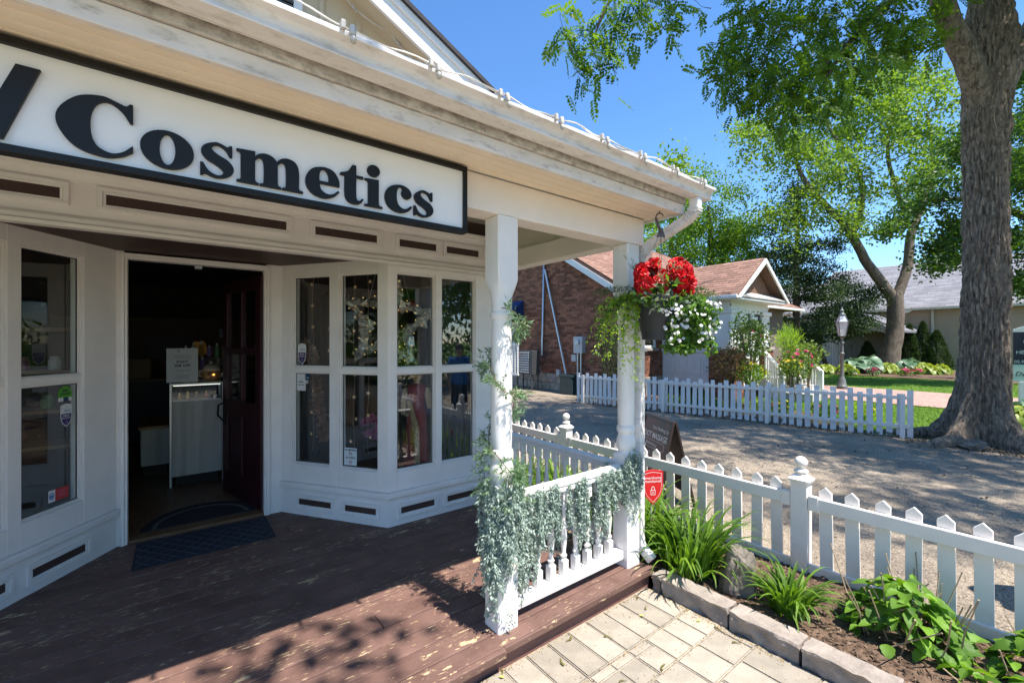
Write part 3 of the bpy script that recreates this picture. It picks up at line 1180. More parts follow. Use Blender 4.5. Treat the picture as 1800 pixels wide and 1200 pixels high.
gw = MB()
gw.prism([(-3.0, 2.75), (2.46, 2.75), (2.46, gz(2.46, -.14)), (AX, AZ - .14), (-3.0, gz(-3.0, -.14))], GV, GV + 0.1, lambda p, q, a: (p, a, q))
part('gable_wall', gw, CREAM, shop)
u = -2.86
while u < 2.45:
    if not (-0.36 < u < 0.72):
        part('batten', MB().box(u - .016, u + .016, GV - .018, GV - .001, 3.0, gz(u, -.22)), CREAM, shop, bevel=.002)
    u += 0.2635
for sgn in (1, -1):
    def rk(p, q, a, sgn=sgn):
        return (AX + sgn * p, a, q)
    E_ = 2.62
    part('rake_board', MB().prism([(0, AZ), (E_, AZ - SG * E_), (E_, AZ - SG * E_ - .17), (0, AZ - .17)], 3.08, 3.105, rk), WHITE, shop)
    part('rake_trim', MB().prism([(0, AZ + .012), (E_ + .03, AZ + .012 - SG * (E_ + .03)), (E_ + .03, AZ - .04 - SG * (E_ + .03)), (0, AZ - .04)], 3.055, 3.078, rk), WHITE, shop)
    part('rake_soffit', MB().prism([(0, AZ - .135), (E_, AZ - .135 - SG * E_), (E_, AZ - .15 - SG * E_), (0, AZ - .15)], 3.107, GV, rk), CREAM, shop)
    part('roof_slope', MB().prism([(0, AZ + .05), (E_ + .07, AZ + .05 - SG * (E_ + .07)), (E_ + .07, AZ + .014 - SG * (E_ + .07)), (0, AZ + .014)], 3.03, 11.0, rk), pm('dark_roof', (0.05, 0.045, 0.05), .9, .2, 20), shop)
vt = MB()
vt.box(-0.30, -0.245, GV - .03, GV - .001, 3.70, 4.28)
vt.box(0.645, 0.70, GV - .03, GV - .001, 3.70, 4.28)
vt.box(-0.245, 0.645, GV - .03, GV - .001, 4.22, 4.28)
vt.box(-0.245, 0.645, GV - .03, GV - .001, 3.70, 3.755)
vf = part('gable_vent', vt, WHITE, shop, bevel=.003)
part('vent_backing', MB().box(-.245, .645, GV - .004, GV - .0012, 3.755, 4.22), BLACK, vf)
for k in range(12):
    z = 3.765 + k * .038
    part('slat', MB().prism([(GV - .006, z), (GV - .026, z), (GV - .022, z + .004), (GV - .006, z + .028)], -.245, .645, lambda p, q, a: (a, p, q)), pm('vent_grey', (0.16, 0.16, 0.17), .6), vf)
part('side_wall', MB().box(2.452, 2.47, 3.42, 10.5, 0.0, 3.4), TRIM, shop)
part('side_wall', MB().box(-3.0, -2.98, 3.42, 10.5, 0.0, 3.4), CREAM, shop)
part('back_wall', MB().box(-3.0, 2.46, 10.5, 10.6, 0.0, 4.4), CREAM, shop)

# ------------------------------------------------------------------ porch railings
bal = MB()
bal.box(-.021, .021, -.021, .021, 0.0, 0.10)
bal.lathe([(.018, .10), (.020, .106), (.014, .112), (.019, .122), (.021, .130), (.014, .142), (.0125, .152), (.018, .20), (.0205, .24), (.0195, .28), (.014, .36), (.0115, .41), (.0165, .418), (.0175, .424), (.0115, .432), (.017, .444), (.018, .45), (.014, .456)], n=14)
bal.box(-.021, .021, -.021, .021, 0.456, 0.56)
balm = bal.mesh('baluster')
fix_normals(balm)
shade(balm, 30)
balm.materials.append(WHITE)


def rail_profile(mb, p0, p1, zc):
    """moulded handrail between two points"""
    prof = [(-.034, -.030), (.034, -.030), (.034, -.012), (.026, -.006), (.037, .004), (.037, .014), (.028, .025), (.012, .030), (-.012, .030), (-.028, .025), (-.037, .014), (-.037, .004), (-.026, -.006), (-.034, -.012)]
    d = (Vector(p1) - Vector(p0)).normalized()
    n = Vector((d.y, -d.x, 0))
    L = (Vector(p1) - Vector(p0)).length
    mb.prism(prof, 0, L, lambda p, q, a: tuple(Vector((p0[0], p0[1], zc)) + d * a + n * p + Vector((0, 0, q))))


rail_f = thing('front_railing', 'white turned baluster railing between the two front porch posts', 'railing', (1.90, 1.868, 0.12))
mb = MB()
rail_profile(mb, (1.434, 1.868, 0), (2.358, 1.868, 0), 0.772)
part('handrail', mb, WHITE, rail_f, smooth=35)
part('bottom_rail', MB().box(1.434, 2.358, 1.835, 1.901, 0.172, 0.232), WHITE, rail_f, bevel=.006)
for k in range(8):
    inst('baluster', balm, rail_f, TRS((1.525 + .1025 * k, 1.868, 0.226), (0, 0, 0), (1, 1, .94)))
rail_s = thing('side_railing', 'white turned baluster railing along the open right side of porch', 'railing', (2.42, 2.66, 0.12))
mb = MB()
rail_profile(mb, (2.42, 1.934, 0), (2.42, 3.39, 0), 0.765)
part('handrail', mb, WHITE, rail_s, smooth=35)
part('bottom_rail', MB().box(2.387, 2.453, 1.934, 3.39, 0.172, 0.232), WHITE, rail_s, bevel=.006)
for k in range(13):
    inst('baluster', balm, rail_s, TRS((2.42, 2.035 + .105 * k, 0.226), (0, 0, 0), (1, 1, .94)))

# ------------------------------------------------------------------ near picket fence with ball posts
fence = thing('picket_fence', 'low white picket fence with ball-topped posts along the planting bed', 'fence', (3.43, 1.0, 0))


def picket_mesh(name, w, h, t, tip, mat):
    me = MB().prism([(-w, 0), (w, 0), (w, h - tip), (0, h), (-w, h - tip)] if tip else [(-w, 0), (w, 0), (w, h), (-w, h)], -t, t, lambda p, q, a: (a, p, q)).mesh(name)
    fix_normals(me)
    bm = bmesh.new()
    bm.from_mesh(me)
    bmesh.ops.bevel(bm, geom=list(bm.edges), offset=0.0025, segments=1, affect='EDGES')
    bm.to_mesh(me)
    bm.free()
    me.materials.append(mat)
    return me


VINYL = pm('vinyl_white', (0.80, 0.745, 0.69), 0.4, 0.04, 6, dirt=(0.50, 0.50, 0.47), dirt_scale=5, dirt_ramp=(0.62, 0.85), bump=.04)
nearp = picket_mesh('picket', 0.037, 0.60, 0.009, 0.035, VINYL)
posts = [-1.14, 1.160, 3.45, 5.75]
for py in posts:
    pb = MB()
    pb.box(3.375, 3.475, py - .05, py + .05, -0.05, 0.66)
    po = part('fence_post', pb, VINYL, fence, bevel=.004)
    cp = MB()
    loft(cp, 3.425, py, [(0.66, .053, 1), (0.664, .066, 1), (0.676, .068, 1), (0.684, .060, 1), (0.706, .034, .8), (0.712, .026, 0), (0.716, .040, 0), (0.727, .043, 0), (0.738, .036, 0), (0.744, .017, 0), (0.752, .017, 0)], 24)
    part('post_cap', cp, VINYL, po, smooth=35)
    part('post_ball', MB().ball((3.425, py, 0.787), .040, 18, 12), VINYL, po, smooth=60)
for a, b in zip(posts[:-1], posts[1:]):
    part('top_rail', MB().box(3.383, 3.415, a + .052, b - .052, 0.487, 0.572), VINYL, fence, bevel=.005)
    part('bottom_rail', MB().box(3.392, 3.418, a + .052, b - .052, 0.045, 0.115), VINYL, fence, bevel=.005)
    for q in (a + .085, b - .085):
        part('rail_bracket', MB().box(3.379, 3.42, q - .028, q + .028, 0.482, 0.578), VINYL, fence, bevel=.003)
    n = 15
    for k in range(n):
        y = a + .15 + (b - a - .30) * k / (n - 1)
        inst('picket', nearp, fence, TRS((3.4255, y, 0.05 + rnd.uniform(-.004, .004)), (rnd.uniform(-.016, .016), rnd.uniform(-.006, .006), rnd.uniform(-.03, .03))))

# ------------------------------------------------------------------ far picket fence


def old_paint():
    m, nt, N, L, B = nodes_of('peeling_white_paint')
    tc = N.new('ShaderNodeTexCoord')
    sp = N.new('ShaderNodeSeparateXYZ')
    L.new(tc.outputs['Object'], sp.inputs['Vector'])
    oi = N.new('ShaderNodeObjectInfo')
    ad = N.new('ShaderNodeVectorMath')
    ad.operation = 'ADD'
    L.new(tc.outputs['Object'], ad.inputs[0])
    cx = N.new('ShaderNodeCombineXYZ')
    mu = N.new('ShaderNodeMath')
    mu.operation = 'MULTIPLY'
    L.new(oi.outputs['Random'], mu.inputs[0])
    mu.inputs[1].default_value = 40
    L.new(mu.outputs[0], cx.inputs['X'])
    L.new(cx.outputs['Vector'], ad.inputs[1])
    nz = N.new('ShaderNodeTexNoise')
    nz.inputs['Scale'].default_value = 11
    nz.inputs['Detail'].default_value = 6
    L.new(ad.outputs['Vector'], nz.inputs['Vector'])
    mr = N.new('ShaderNodeMapRange')
    mr.inputs['From Min'].default_value = 0.0
    mr.inputs['From Max'].default_value = 0.16
    mr.inputs['To Min'].default_value = 0.24
    mr.inputs['To Max'].default_value = 0.0
    L.new(sp.outputs['Z'], mr.inputs['Value'])
    sm = N.new('ShaderNodeMath')
    sm.operation = 'ADD'
    L.new(nz.outputs['Fac'], sm.inputs[0])
    L.new(mr.outputs['Result'], sm.inputs[1])
    cr = N.new('ShaderNodeValToRGB')
    cr.color_ramp.elements[0].position = 0.735
    cr.color_ramp.elements[1].position = 0.76
    cr.color_ramp.elements[0].color = (0.74, 0.72, 0.71, 1)
    cr.color_ramp.elements[1].color = (0.20, 0.165, 0.14, 1)
    L.new(sm.outputs[0], cr.inputs['Fac'])
    L.new(cr.outputs['Color'], B.inputs['Base Color'])
    B.inputs['Roughness'].default_value = 0.6
    return m


OLDP = old_paint()
A0, B0 = Vector((9.80, 1.70, 0)), Vector((8.52, 8.10, 0))
fd = (B0 - A0).normalized()
far_f = thing('garden_fence', 'old flat-topped white picket fence around the brick house garden', 'fence', tuple(A0.lerp(B0, .5)))
pk = [picket_mesh('picket', 0.043, h, 0.010, 0, OLDP) for h in (0.80, 0.735)]
ang = math.atan2(fd.y, fd.x) - math.pi / 2
Lf = (B0 - A0).length
n = 51
for k in range(n):
    p = A0 + fd * (Lf * k / (n - 1))
    me = pk[k % 2] if k else pk[0]
    inst('picket', me, far_f, TRS((p.x - .02, p.y, -0.01 + rnd.uniform(-.008, .012)), (rnd.uniform(-.018, .018), rnd.uniform(-.02, .02), ang), (1, rnd.uniform(.92, 1.06), 1)))
FF = Frame(A0.x, A0.y, fd.x, fd.y)
for z in (0.64, 0.16):
    part('rail', MB().box(0, Lf, -.065, -.022, z, z + .055, FF), VINYL, far_f)
for s in (0.10, 2.1, 4.2, 6.35):
    part('fence_post', MB().box(s - .035, s + .035, -.14, -.066, -.05, .74, FF), VINYL, far_f)


# ------------------------------------------------------------------ lettering helpers
def smooth_path(pts, per=7):
    """closed outline; points (x, y) are smooth, (x, y, 1) are corners"""
    n = len(pts)
    P = [Vector((p[0], p[1])) for p in pts]
    C = [len(p) > 2 for p in pts]
    out = []
    for i in range(n):
        j = (i + 1) % n
        a, b = P[i], P[j]
        if C[i] and C[j]:
            out.append(tuple(a))
            continue
        L = (b - a).length

        def tan(k, other):
            if C[k]:
                return (b - a)
            d = P[(k + 1) % n] - P[(k - 1) % n]
            return d.normalized() * L if d.length > 0 else b - a
        ta, tb = tan(i, b), tan(j, a)
        for s in range(per):
            t = s / per
            h = (2 * t ** 3 - 3 * t ** 2 + 1, t ** 3 - 2 * t ** 2 + t, -2 * t ** 3 + 3 * t ** 2, t ** 3 - t ** 2)
            out.append(tuple(a * h[0] + ta * h[1] + b * h[2] + tb * h[3]))
    return out


def ellipse(cx, cy, rx, ry, n=36):
    return [(cx + rx * math.cos(2 * math.pi * i / n), cy + ry * math.sin(2 * math.pi * i / n)) for i in range(n)]


def outline_mesh(name, loops, depth, bevel=0.0):
    cu = bpy.data.curves.new(name, 'CURVE')
    cu.dimensions = '2D'
    cu.fill_mode = 'BOTH'
    cu.extrude = depth
    cu.bevel_depth = bevel
    for lp in loops:
        sp = cu.splines.new('POLY')
        sp.points.add(len(lp) - 1)
        for q, (x, y) in zip(sp.points, lp):
            q.co = (x, y, 0, 1)
        sp.use_cyclic_u = True
    return curve_to_mesh(name, cu)


def curve_to_mesh(name, cu):
    o = bpy.data.objects.new(name + '_outline', cu)
    COL.objects.link(o)
    dg = bpy.context.evaluated_depsgraph_get()
    me = bpy.data.meshes.new_from_object(o.evaluated_get(dg))
    me.name = name
    bpy.data.objects.remove(o, do_unlink=True)
    return me


def text_mesh(name, s, size, weight=0.0, depth=0.0004, align='CENTER', shear=0.0, sx=1.0):
    cu = bpy.data.curves.new(name, 'FONT')
    cu.body = s
    cu.size = size
    cu.offset = weight * size
    cu.extrude = depth
    cu.shear = shear
    cu.align_x = align
    cu.align_y = 'CENTER'
    cu.resolution_u = 3
    me = curve_to_mesh(name, cu)
    if sx != 1.0:
        me.transform(Matrix.Diagonal((sx, 1, 1, 1)))
    return me


def put(name, me, M, mat, parent):
    if not me.materials:
        me.materials.append(mat)
    return inst(name, me, parent, M)


# ------------------------------------------------------------------ big shop sign
sign = thing('shop_sign', 'long white sign board with black frame and raised black Cosmetics lettering', 'sign', (0.0, 1.77, 2.13))
S0, S1 = -1.25, 1.087
part('sign_board', MB().box(S0 + .02, S1 - .02, 1.762, 1.797, 2.150, 2.418), SIGNW, sign)
fb_ = MB()
fb_.box(S0, S1, 1.748, 1.797, 2.128, 2.1495)
fb_.box(S0, S1, 1.748, 1.797, 2.4185, 2.440)
fb_.box(S0, S0 + .0195, 1.748, 1.797, 2.150, 2.418)
fb_.box(S1 - .0195, S1, 1.748, 1.797, 2.150, 2.418)
part('sign_frame', fb_, BLACK, sign, bevel=.002)
GL = {
    'C': [[(1.46, 1.50, 1), (1.41, 1.50, 1), (1.33, 1.42), (1.18, 1.46), (0.85, 1.54), (0.34, 1.35), (0.0, 0.76), (0.30, 0.15), (0.86, -0.03), (1.24, 0.06), (1.46, 0.22, 1), (1.46, 0.38, 1), (1.24, 0.16), (1.0, 0.09),
           (0.72, 0.26), (0.62, 0.76), (0.72, 1.26), (0.96, 1.43), (1.24, 1.27), (1.41, 1.0, 1), (1.46, 1.0, 1)]],
    's': [[(0.78, 1.0, 1), (0.73, 1.0, 1), (0.66, 0.945), (0.54, 0.99), (0.38, 1.02), (0.11, 0.89), (0.02, 0.70), (0.14, 0.49), (0.42, 0.34), (0.56, 0.21), (0.53, 0.09), (0.40, 0.05), (0.20, 0.14), (0.06, 0.36, 1), (0.0, 0.36, 1),
           (0.0, 0.0, 1), (0.05, 0.0, 1), (0.11, 0.055), (0.25, 0.0), (0.42, -0.02), (0.71, 0.09), (0.82, 0.30), (0.70, 0.52), (0.42, 0.67), (0.27, 0.80), (0.30, 0.91), (0.42, 0.955), (0.60, 0.87), (0.73, 0.67, 1), (0.78, 0.67, 1)]],
    'm': [[(0, 0.99, 1), (0.48, 1.02, 1), (0.48, 0.86, 1), (0.60, 0.97), (0.78, 1.02), (0.98, 0.96), (1.09, 0.84, 1), (1.22, 0.97), (1.42, 1.02), (1.64, 0.93), (1.73, 0.68), (1.73, 0.14, 1), (1.76, 0.07, 1), (1.86, 0.05, 1), (1.86, 0.0, 1),
           (1.25, 0.0, 1), (1.25, 0.05, 1), (1.33, 0.07, 1), (1.36, 0.13, 1), (1.36, 0.66), (1.31, 0.84), (1.21, 0.85), (1.11, 0.74, 1), (1.11, 0.13, 1), (1.14, 0.07, 1), (1.21, 0.05, 1), (1.21, 0, 1), (0.62, 0, 1), (0.62, 0.05, 1), (0.70, 0.07, 1),
           (0.73, 0.13, 1), (0.73, 0.66), (0.68, 0.84), (0.58, 0.85), (0.48, 0.74, 1), (0.48, 0.13, 1), (0.51, 0.07, 1), (0.58, 0.05, 1), (0.58, 0, 1), (0, 0, 1), (0, 0.05, 1), (0.08, 0.07, 1), (0.11, 0.13, 1), (0.11, 0.86, 1), (0.08, 0.92, 1), (0, 0.94, 1)]],
    'e': [[(1.08, 0.46, 1), (1.06, 0.68), (0.88, 0.95), (0.55, 1.02), (0.17, 0.87), (0, 0.49), (0.15, 0.12), (0.55, -0.02), (0.88, 0.08), (1.08, 0.27, 1), (1.04, 0.31, 1), (0.86, 0.165), (0.68, 0.135), (0.49, 0.24), (0.42, 0.46, 1)],
          [(0.42, 0.54, 1), (0.74, 0.54, 1), (0.735, 0.74), (0.66, 0.91), (0.56, 0.955), (0.46, 0.87), (0.42, 0.70)]],
    't': [[(0, 0.925, 1), (0, 0.99, 1), (0.24, 1.09), (0.41, 1.34, 1), (0.53, 1.34, 1), (0.53, 1.0, 1), (0.78, 1.0, 1), (0.78, 0.925, 1), (0.53, 0.925, 1), (0.53, 0.26), (0.57, 0.13), (0.66, 0.12), (0.75, 0.21, 1), (0.79, 0.18, 1),
           (0.66, 0.02), (0.46, -0.02), (0.24, 0.05), (0.15, 0.26), (0.15, 0.925, 1)]],
    'i': [[(0, 0.94, 1), (0, 0.985, 1), (0.50, 1.01, 1), (0.50, 0.13, 1), (0.53, 0.07, 1), (0.64, .05, 1), (0.64, 0, 1), (0, 0, 1), (0, .05, 1), (0.09, .07, 1), (0.13, .13, 1), (0.13, .86, 1), (0.09, .92, 1)]],
    'c': [[(0.55, 1.02), (0.15, 0.85), (0, 0.48), (0.16, 0.12), (0.56, -0.02), (0.90, 0.08), (1.06, 0.26, 1), (1.02, 0.30, 1), (0.85, 0.17), (0.69, 0.145), (0.50, 0.28), (0.44, 0.55), (0.48, 0.85), (0.60, 0.955), (0.69, 0.90),
           (0.65, 0.74), (0.71, 0.60), (0.86, 0.54), (1.01, 0.63), (1.03, 0.79), (0.88, 0.96)]],
    'V': [[(-.72, 1.85, 1), (0.0, 1.85, 1), (0.02, 1.78, 1), (-.10, 1.74, 1), (.36, .62, 1), (.80, 1.85, 1), (1.20, 1.85, 1), (.58, 0, 1), (.18, 0, 1), (-.60, 1.74, 1), (-.72, 1.78, 1)]],
}
XH = 0.112


def letter(ch, u, z, s=XH):
    loops = [ellipse(.59, .5, .59, .525), ellipse(.585, .5, .18, .435)] if ch == 'o' else [smooth_path(p) for p in GL[ch]]
    if ch == 'i':
        loops.append(ellipse(.32, 1.315, .225, .205))
    me = outline_mesh('letter', [[(x * s, y * s) for x, y in lp] for lp in loops], 0.0055, 0.0008)
    M = Matrix(((1, 0, 0, u), (0, 0, -1, 1.755), (0, 1, 0, z), (0, 0, 0, 1)))
    put('letter', me, M, BLACK, sign)


for ch, u in zip('Cosmetics', (-.267, -.086, .064, .165, .383, .509, .604, .688, .817)):
    letter(ch, u, 2.168)
letter('V', -.297 - 1.2 * XH, 2.162)

# ------------------------------------------------------------------ string lights
CABLE = pm('white_cable', (0.66, 0.63, 0.57), 0.5, 0.1, 30)
SOCK = pm('socket_white', (0.50, 0.46, 0.41), 0.45, 0.12, 20, dirt=(.4, .36, .32), dirt_scale=20)
BULB = glass_mat('bulb_glass', (0.80, 0.76, 0.68), 1.6)
FROST = pm('bulb_frost', (0.46, 0.42, 0.35), 0.2, 0.05, 5, spec=.6)


def bulb_unit(parent, p, d, clip=True):
    """socket pointing along d from p with a small bulb"""
    d = Vector(d).normalized()
    p = Vector(p)
    s = part('socket', MB().tube([p, p + d * .006, p + d * .030, p + d * .033], [.0085, .0105, .0095, .0085], 12), SOCK, parent, smooth=40)
    q = p + d * .033
    b = part('bulb', MB().tube([q, q + d * .004, q + d * .012, q + d * .020, q + d * .026, q + d * .0285], [.006, .0075, .0105, .0098, .006, .001], 12), FROST, s, smooth=60)


sl = thing('string_light', 'white cable of small bulbs clipped along the porch gutter edge', 'string lights', (0.6, 1.40, 2.60))
cab = []
us = [-2.6 + .3035 * k for k in range(18)]
for i, u in enumerate(us[:-1]):
    for j in range(8):
        t = j / 8
        x = u + (us[i + 1] - u) * t
        cab.append((x, 1.402 + .006 * math.sin(x * 17), 2.607 + .012 * math.sin(math.pi * t) ** 2 * (1 if i % 2 else -.4) + .003 * math.sin(x * 31)))
part('cable', MB().tube(cab, .0028, 6), CABLE, sl, smooth=60)
part('cable', MB().tube([(x, y + .008, z + .004 + .004 * math.sin(x * 23)) for x, y, z in cab], .0024, 6), CABLE, sl, smooth=60)
for i, u in enumerate(us):
    u2 = u + 0.005
    part('clip', MB().box(u2 - .035, u2 - .020, 1.386, 1.425, 2.591, 2.619), SOCK, sl, bevel=.003)
    bulb_unit(sl, (u2, 1.388, 2.608), (rnd.uniform(-.15, .15), -.20, -1))
sl2 = thing('string_light', 'cable of small bulbs running down the gable under its rake board', 'string lights', (1.4, 3.2, 4.0))
a, b = Vector((0.85, 3.24, 4.20)), Vector((2.2, 3.22, 3.60))
pts = [a.lerp(b, t / 24) + Vector((0, 0, -.05 * math.sin(math.pi * ((t / 24 * 3) % 1)))) for t in range(25)]
part('cable', MB().tube(pts, .004, 6), CABLE, sl2, smooth=60)
for k in (3, 9, 15, 21):
    bulb_unit(sl2, pts[k], (.5, -.2, -.6))

# ------------------------------------------------------------------ foliage helpers


def leaves_mb(mb, centres, dirs, ups, L, W, tint, fold=0.25, droop=0.0):
    for c, d, u, l, w, t in zip(centres, dirs, ups, L, W, tint):
        d = Vector(d).normalized()
        s = d.cross(Vector(u))
        s = s.normalized() if s.length > 1e-4 else Vector((1, 0, 0))
        n = s.cross(d)
        c = Vector(c)
        m = c + d * l * .45
        mb.add([c, m + s * w - n * w * fold, c + d * l - n * droop * l, m - s * w - n * w * fold, m], [(0, 1, 4), (1, 2, 4), (2, 3, 4), (3, 0, 4)], tint=t)


def np_leaves(name, base, d, side, L, W, tint, fold=0.2):
    """many folded leaves at once: arrays of base points, directions and side vectors"""
    n = len(base)
    d = d / np.linalg.norm(d, axis=1, keepdims=True)
    side = side - d * (side * d).sum(1, keepdims=True)
    side = side / (np.linalg.norm(side, axis=1, keepdims=True) + 1e-9)
    nor = np.cross(side, d)
    L = np.asarray(L).reshape(-1, 1) * np.ones((n, 1))
    W = np.asarray(W).reshape(-1, 1) * np.ones((n, 1))
    mid = base + d * L * .45
    v = np.stack([base, mid + side * W - nor * W * fold, base + d * L, mid - side * W - nor * W * fold], 1).reshape(-1, 3)
    idx = np.arange(n)[:, None] * 4
    f = np.concatenate([idx + np.array([[0, 1, 2]]), idx + np.array([[0, 2, 3]])], 1).reshape(-1, 3)
    me = bpy.data.meshes.new(name)
    me.vertices.add(len(v))
    me.vertices.foreach_set('co', v.astype(np.float32).ravel())
    me.loops.add(len(f) * 3)
    me.loops.foreach_set('vertex_index', f.astype(np.int32).ravel())
    me.polygons.add(len(f))
    me.polygons.foreach_set('loop_start', np.arange(0, len(f) * 3, 3, dtype=np.int32))
    me.update(calc_edges=True)
    at_ = me.attributes.new('tint', 'FLOAT', 'POINT')
    at_.data.foreach_set('value', np.repeat(np.asarray(tint, dtype=np.float32), 4))
    return me


def rsphere(g, n):
    v = g.normal(size=(n, 3))
    return v / np.linalg.norm(v, axis=1, keepdims=True)


SAGE = leaf_mat('sage_leaf', (0.15, 0.22, 0.18), (0.48, 0.56, 0.50), 0.2, 0.6, (1, 1, .8))
JUNI = leaf_mat('garland_leaf', (0.075, 0.135, 0.07), (0.21, 0.33, 0.17), 0.25, 0.55, (1, 1, .6))
STEMB = pm('twig_brown', (0.16, 0.11, 0.07), 0.85, 0.2, 30)
gnp = np.random.default_rng(11)


def hang_strand(p0, length, nleaf, l=0.020, w=0.0046, wander=0.02):
    """one trailing strand: base points along a wandering drop with small leaves all round"""
    t = np.sort(gnp.random(nleaf)) ** 0.9
    ph = gnp.random(4) * 6.3
    k = gnp.uniform(2, 5, 2)
    x = p0[0] + wander * t * np.sin(k[0] * t * 3 + ph[0]) + gnp.normal(0, .004, nleaf)
    y = p0[1] + wander * t * np.sin(k[1] * t * 3 + ph[1]) + gnp.normal(0, .004, nleaf)
    z = p0[2] - length * t
    base = np.stack([x, y, z], 1)
    d = rsphere(gnp, nleaf) * .75 + np.array([0, 0, -.75])
    side = rsphere(gnp, nleaf)
    ts = np.linspace(0, 1, 15)
    pc = np.stack([p0[0] + wander * ts * np.sin(k[0] * ts * 3 + ph[0]), p0[1] + wander * ts * np.sin(k[1] * ts * 3 + ph[1]), p0[2] - length * ts], 1)
    ds_ = pc[1:] - pc[:-1]
    sl_n = np.linalg.norm(ds_, axis=1)
    return (np.concatenate([base, pc[:-1]]), np.concatenate([d, ds_]), np.concatenate([side, rsphere(gnp, 14)]), np.concatenate([gnp.uniform(.7, 1.3, nleaf) * l, sl_n * 1.15]),
            np.concatenate([gnp.uniform(.7, 1.3, nleaf) * w, np.full(14, .0014)]))


def strand_object(parent, strands, mat, tint_bias=0.0):
    B = [np.concatenate(q) for q in zip(*strands)]
    org = B[0].mean(0)
    me = np_leaves('strand', B[0] - org, B[1], B[2], B[3], B[4], np.clip(gnp.random(len(B[0])) * .9 + tint_bias, 0, 1))
    me.materials.append(mat)
    stuff(inst('strand', me, parent, Matrix.Translation(Vector(org))))


# trailing silver garland round the near post foot and along the front railing
gar = thing('trailing_garland', 'silvery sage green artificial plant trailing over the front railing', 'garland', (1.8, 1.84, 0.8), 'artificial greenery on the porch')
for (u0, u1, n, l0, l1) in ((1.44, 1.62, 16, .36, .56), (1.60, 1.74, 11, .22, .42), (1.80, 1.99, 17, .28, .50), (2.06, 2.24, 15, .28, .48), (2.24, 2.36, 9, .12, .30)):
    for k in range(n):
        u = rnd.uniform(u0, u1)
        v = rnd.choice([1.822, 1.822, 1.815, 1.912]) + rnd.gauss(0, .008)
        L = rnd.uniform(l0, l1)
        st = [hang_strand((u + rnd.gauss(0, .012), v + rnd.gauss(0, .008), .795 + rnd.gauss(0, .012)), L * rnd.uniform(.7, 1.0), 110) for _ in range(2)]
        strand_object(gar, st, SAGE)
gar2 = thing('trailing_garland', 'thick silvery trailing plant hanging down around the foot of near post', 'garland', (1.33, 1.80, 0.8), 'artificial greenery on the porch')
for k in range(48):
    a = rnd.uniform(-math.pi * 1.12, 0.18)
    r_ = rnd.uniform(.082, .118)
    c, s = math.cos(a), math.sin(a)
    px, py = 1.365 + r_ * c, 1.862 + r_ * s
    if px > 1.42 and py < 1.8 and rnd.random() < .55:
        continue
    front = py < 1.80
    L = rnd.uniform(.30, .72) if not (front and px > 1.36) else rnd.uniform(.25, .62)
    st = [hang_strand((px + rnd.gauss(0, .012), py + rnd.gauss(0, .012), .87 + rnd.gauss(0, .03)), L * rnd.uniform(.6, 1), 130, .021, .0048, .03) for _ in range(2)]
    strand_object(gar2, st, SAGE)
gar3 = thing('trailing_garland', 'small grey-green trailing plant over the railing end at corner post', 'garland', (2.38, 1.80, 0.8), 'artificial greenery on the porch')
for k in range(20):
    u = rnd.uniform(2.31, 2.47)
    st = [hang_strand((u, 1.795 + rnd.gauss(0, .012) - .01, .86 + rnd.gauss(0, .03)), rnd.uniform(.10, .42), 95, .017, .0038, .025) for _ in range(2)]
    strand_object(gar3, st, SAGE, -.12)

# leafy vine wound round the near post
vine = thing('post_vine', 'green needle-leaved artificial vine wound around the turned near post', 'vine', (1.37, 1.86, 0.85), 'artificial greenery on the porch')
vp = []
for i in range(140):
    t = i / 139
    a = -2.2 + t * 2 * math.pi * 2.35
    r_ = .066 + .022 * (0.5 + .5 * math.sin(t * 31)) + (.02 if t < .08 else 0)
    vp.append(Vector((1.3685 + r_ * math.cos(a), 1.862 + r_ * math.sin(a), 1.79 - 0.93 * t + .02 * math.sin(t * 40))))
part('stem', MB().tube(vp, .0028, 5), STEMB, vine, smooth=60)
for i in range(2, 138, 1):
    if (i // 2) % 5 == 3 and i > 20:
        continue
    p = vp[i]
    out = (p - Vector((1.3685, 1.862, p.z))).normalized()
    n = 22
    tl = rnd.uniform(.05, .10)
    dr = (out * rnd.uniform(.3, 1.0) + Vector((rnd.gauss(0, .5), rnd.gauss(0, .5), rnd.gauss(-.1, .55)))).normalized()
    t = gnp.random(n)
    base = np.array(p)[None] + np.array(dr)[None] * t[:, None] * tl
    d = rsphere(gnp, n) * .8 + np.array(dr)[None] * .9
    org = np.array(p)
    me = np_leaves('sprig', base - org, d, rsphere(gnp, n), gnp.uniform(.022, .042, n), gnp.uniform(.002, .0034, n), gnp.random(n))
    me.materials.append(JUNI)
    inst('sprig', me, vine, Matrix.Translation(p))
collar = thing('post_vine', 'bushy tuft of green needle leaves gathered at railing height on near post', 'vine', (1.37, 1.86, 0.83), 'artificial greenery on the porch')
for k in range(70):
    a = rnd.uniform(0, 6.3)
    p = Vector((1.365 + .075 * math.cos(a), 1.86 + .075 * math.sin(a), rnd.uniform(.80, .98)))
    out = (p - Vector((1.365, 1.86, p.z))).normalized()
    dr = (out + Vector((rnd.gauss(0, .4), rnd.gauss(0, .4), rnd.gauss(-.05, .6)))).normalized()
    n = 26
    tl = rnd.uniform(.05, .11)
    t = gnp.random(n)
    base = np.array(dr)[None] * t[:, None] * tl
    me = np_leaves('sprig', base, rsphere(gnp, n) * .8 + np.array(dr)[None] * .9, rsphere(gnp, n), gnp.uniform(.016, .034, n), gnp.uniform(.0018, .003, n), np.clip(gnp.random(n) + .15, 0, 1))
    me.materials.append(JUNI)
    inst('sprig', me, collar, Matrix.Translation(p))

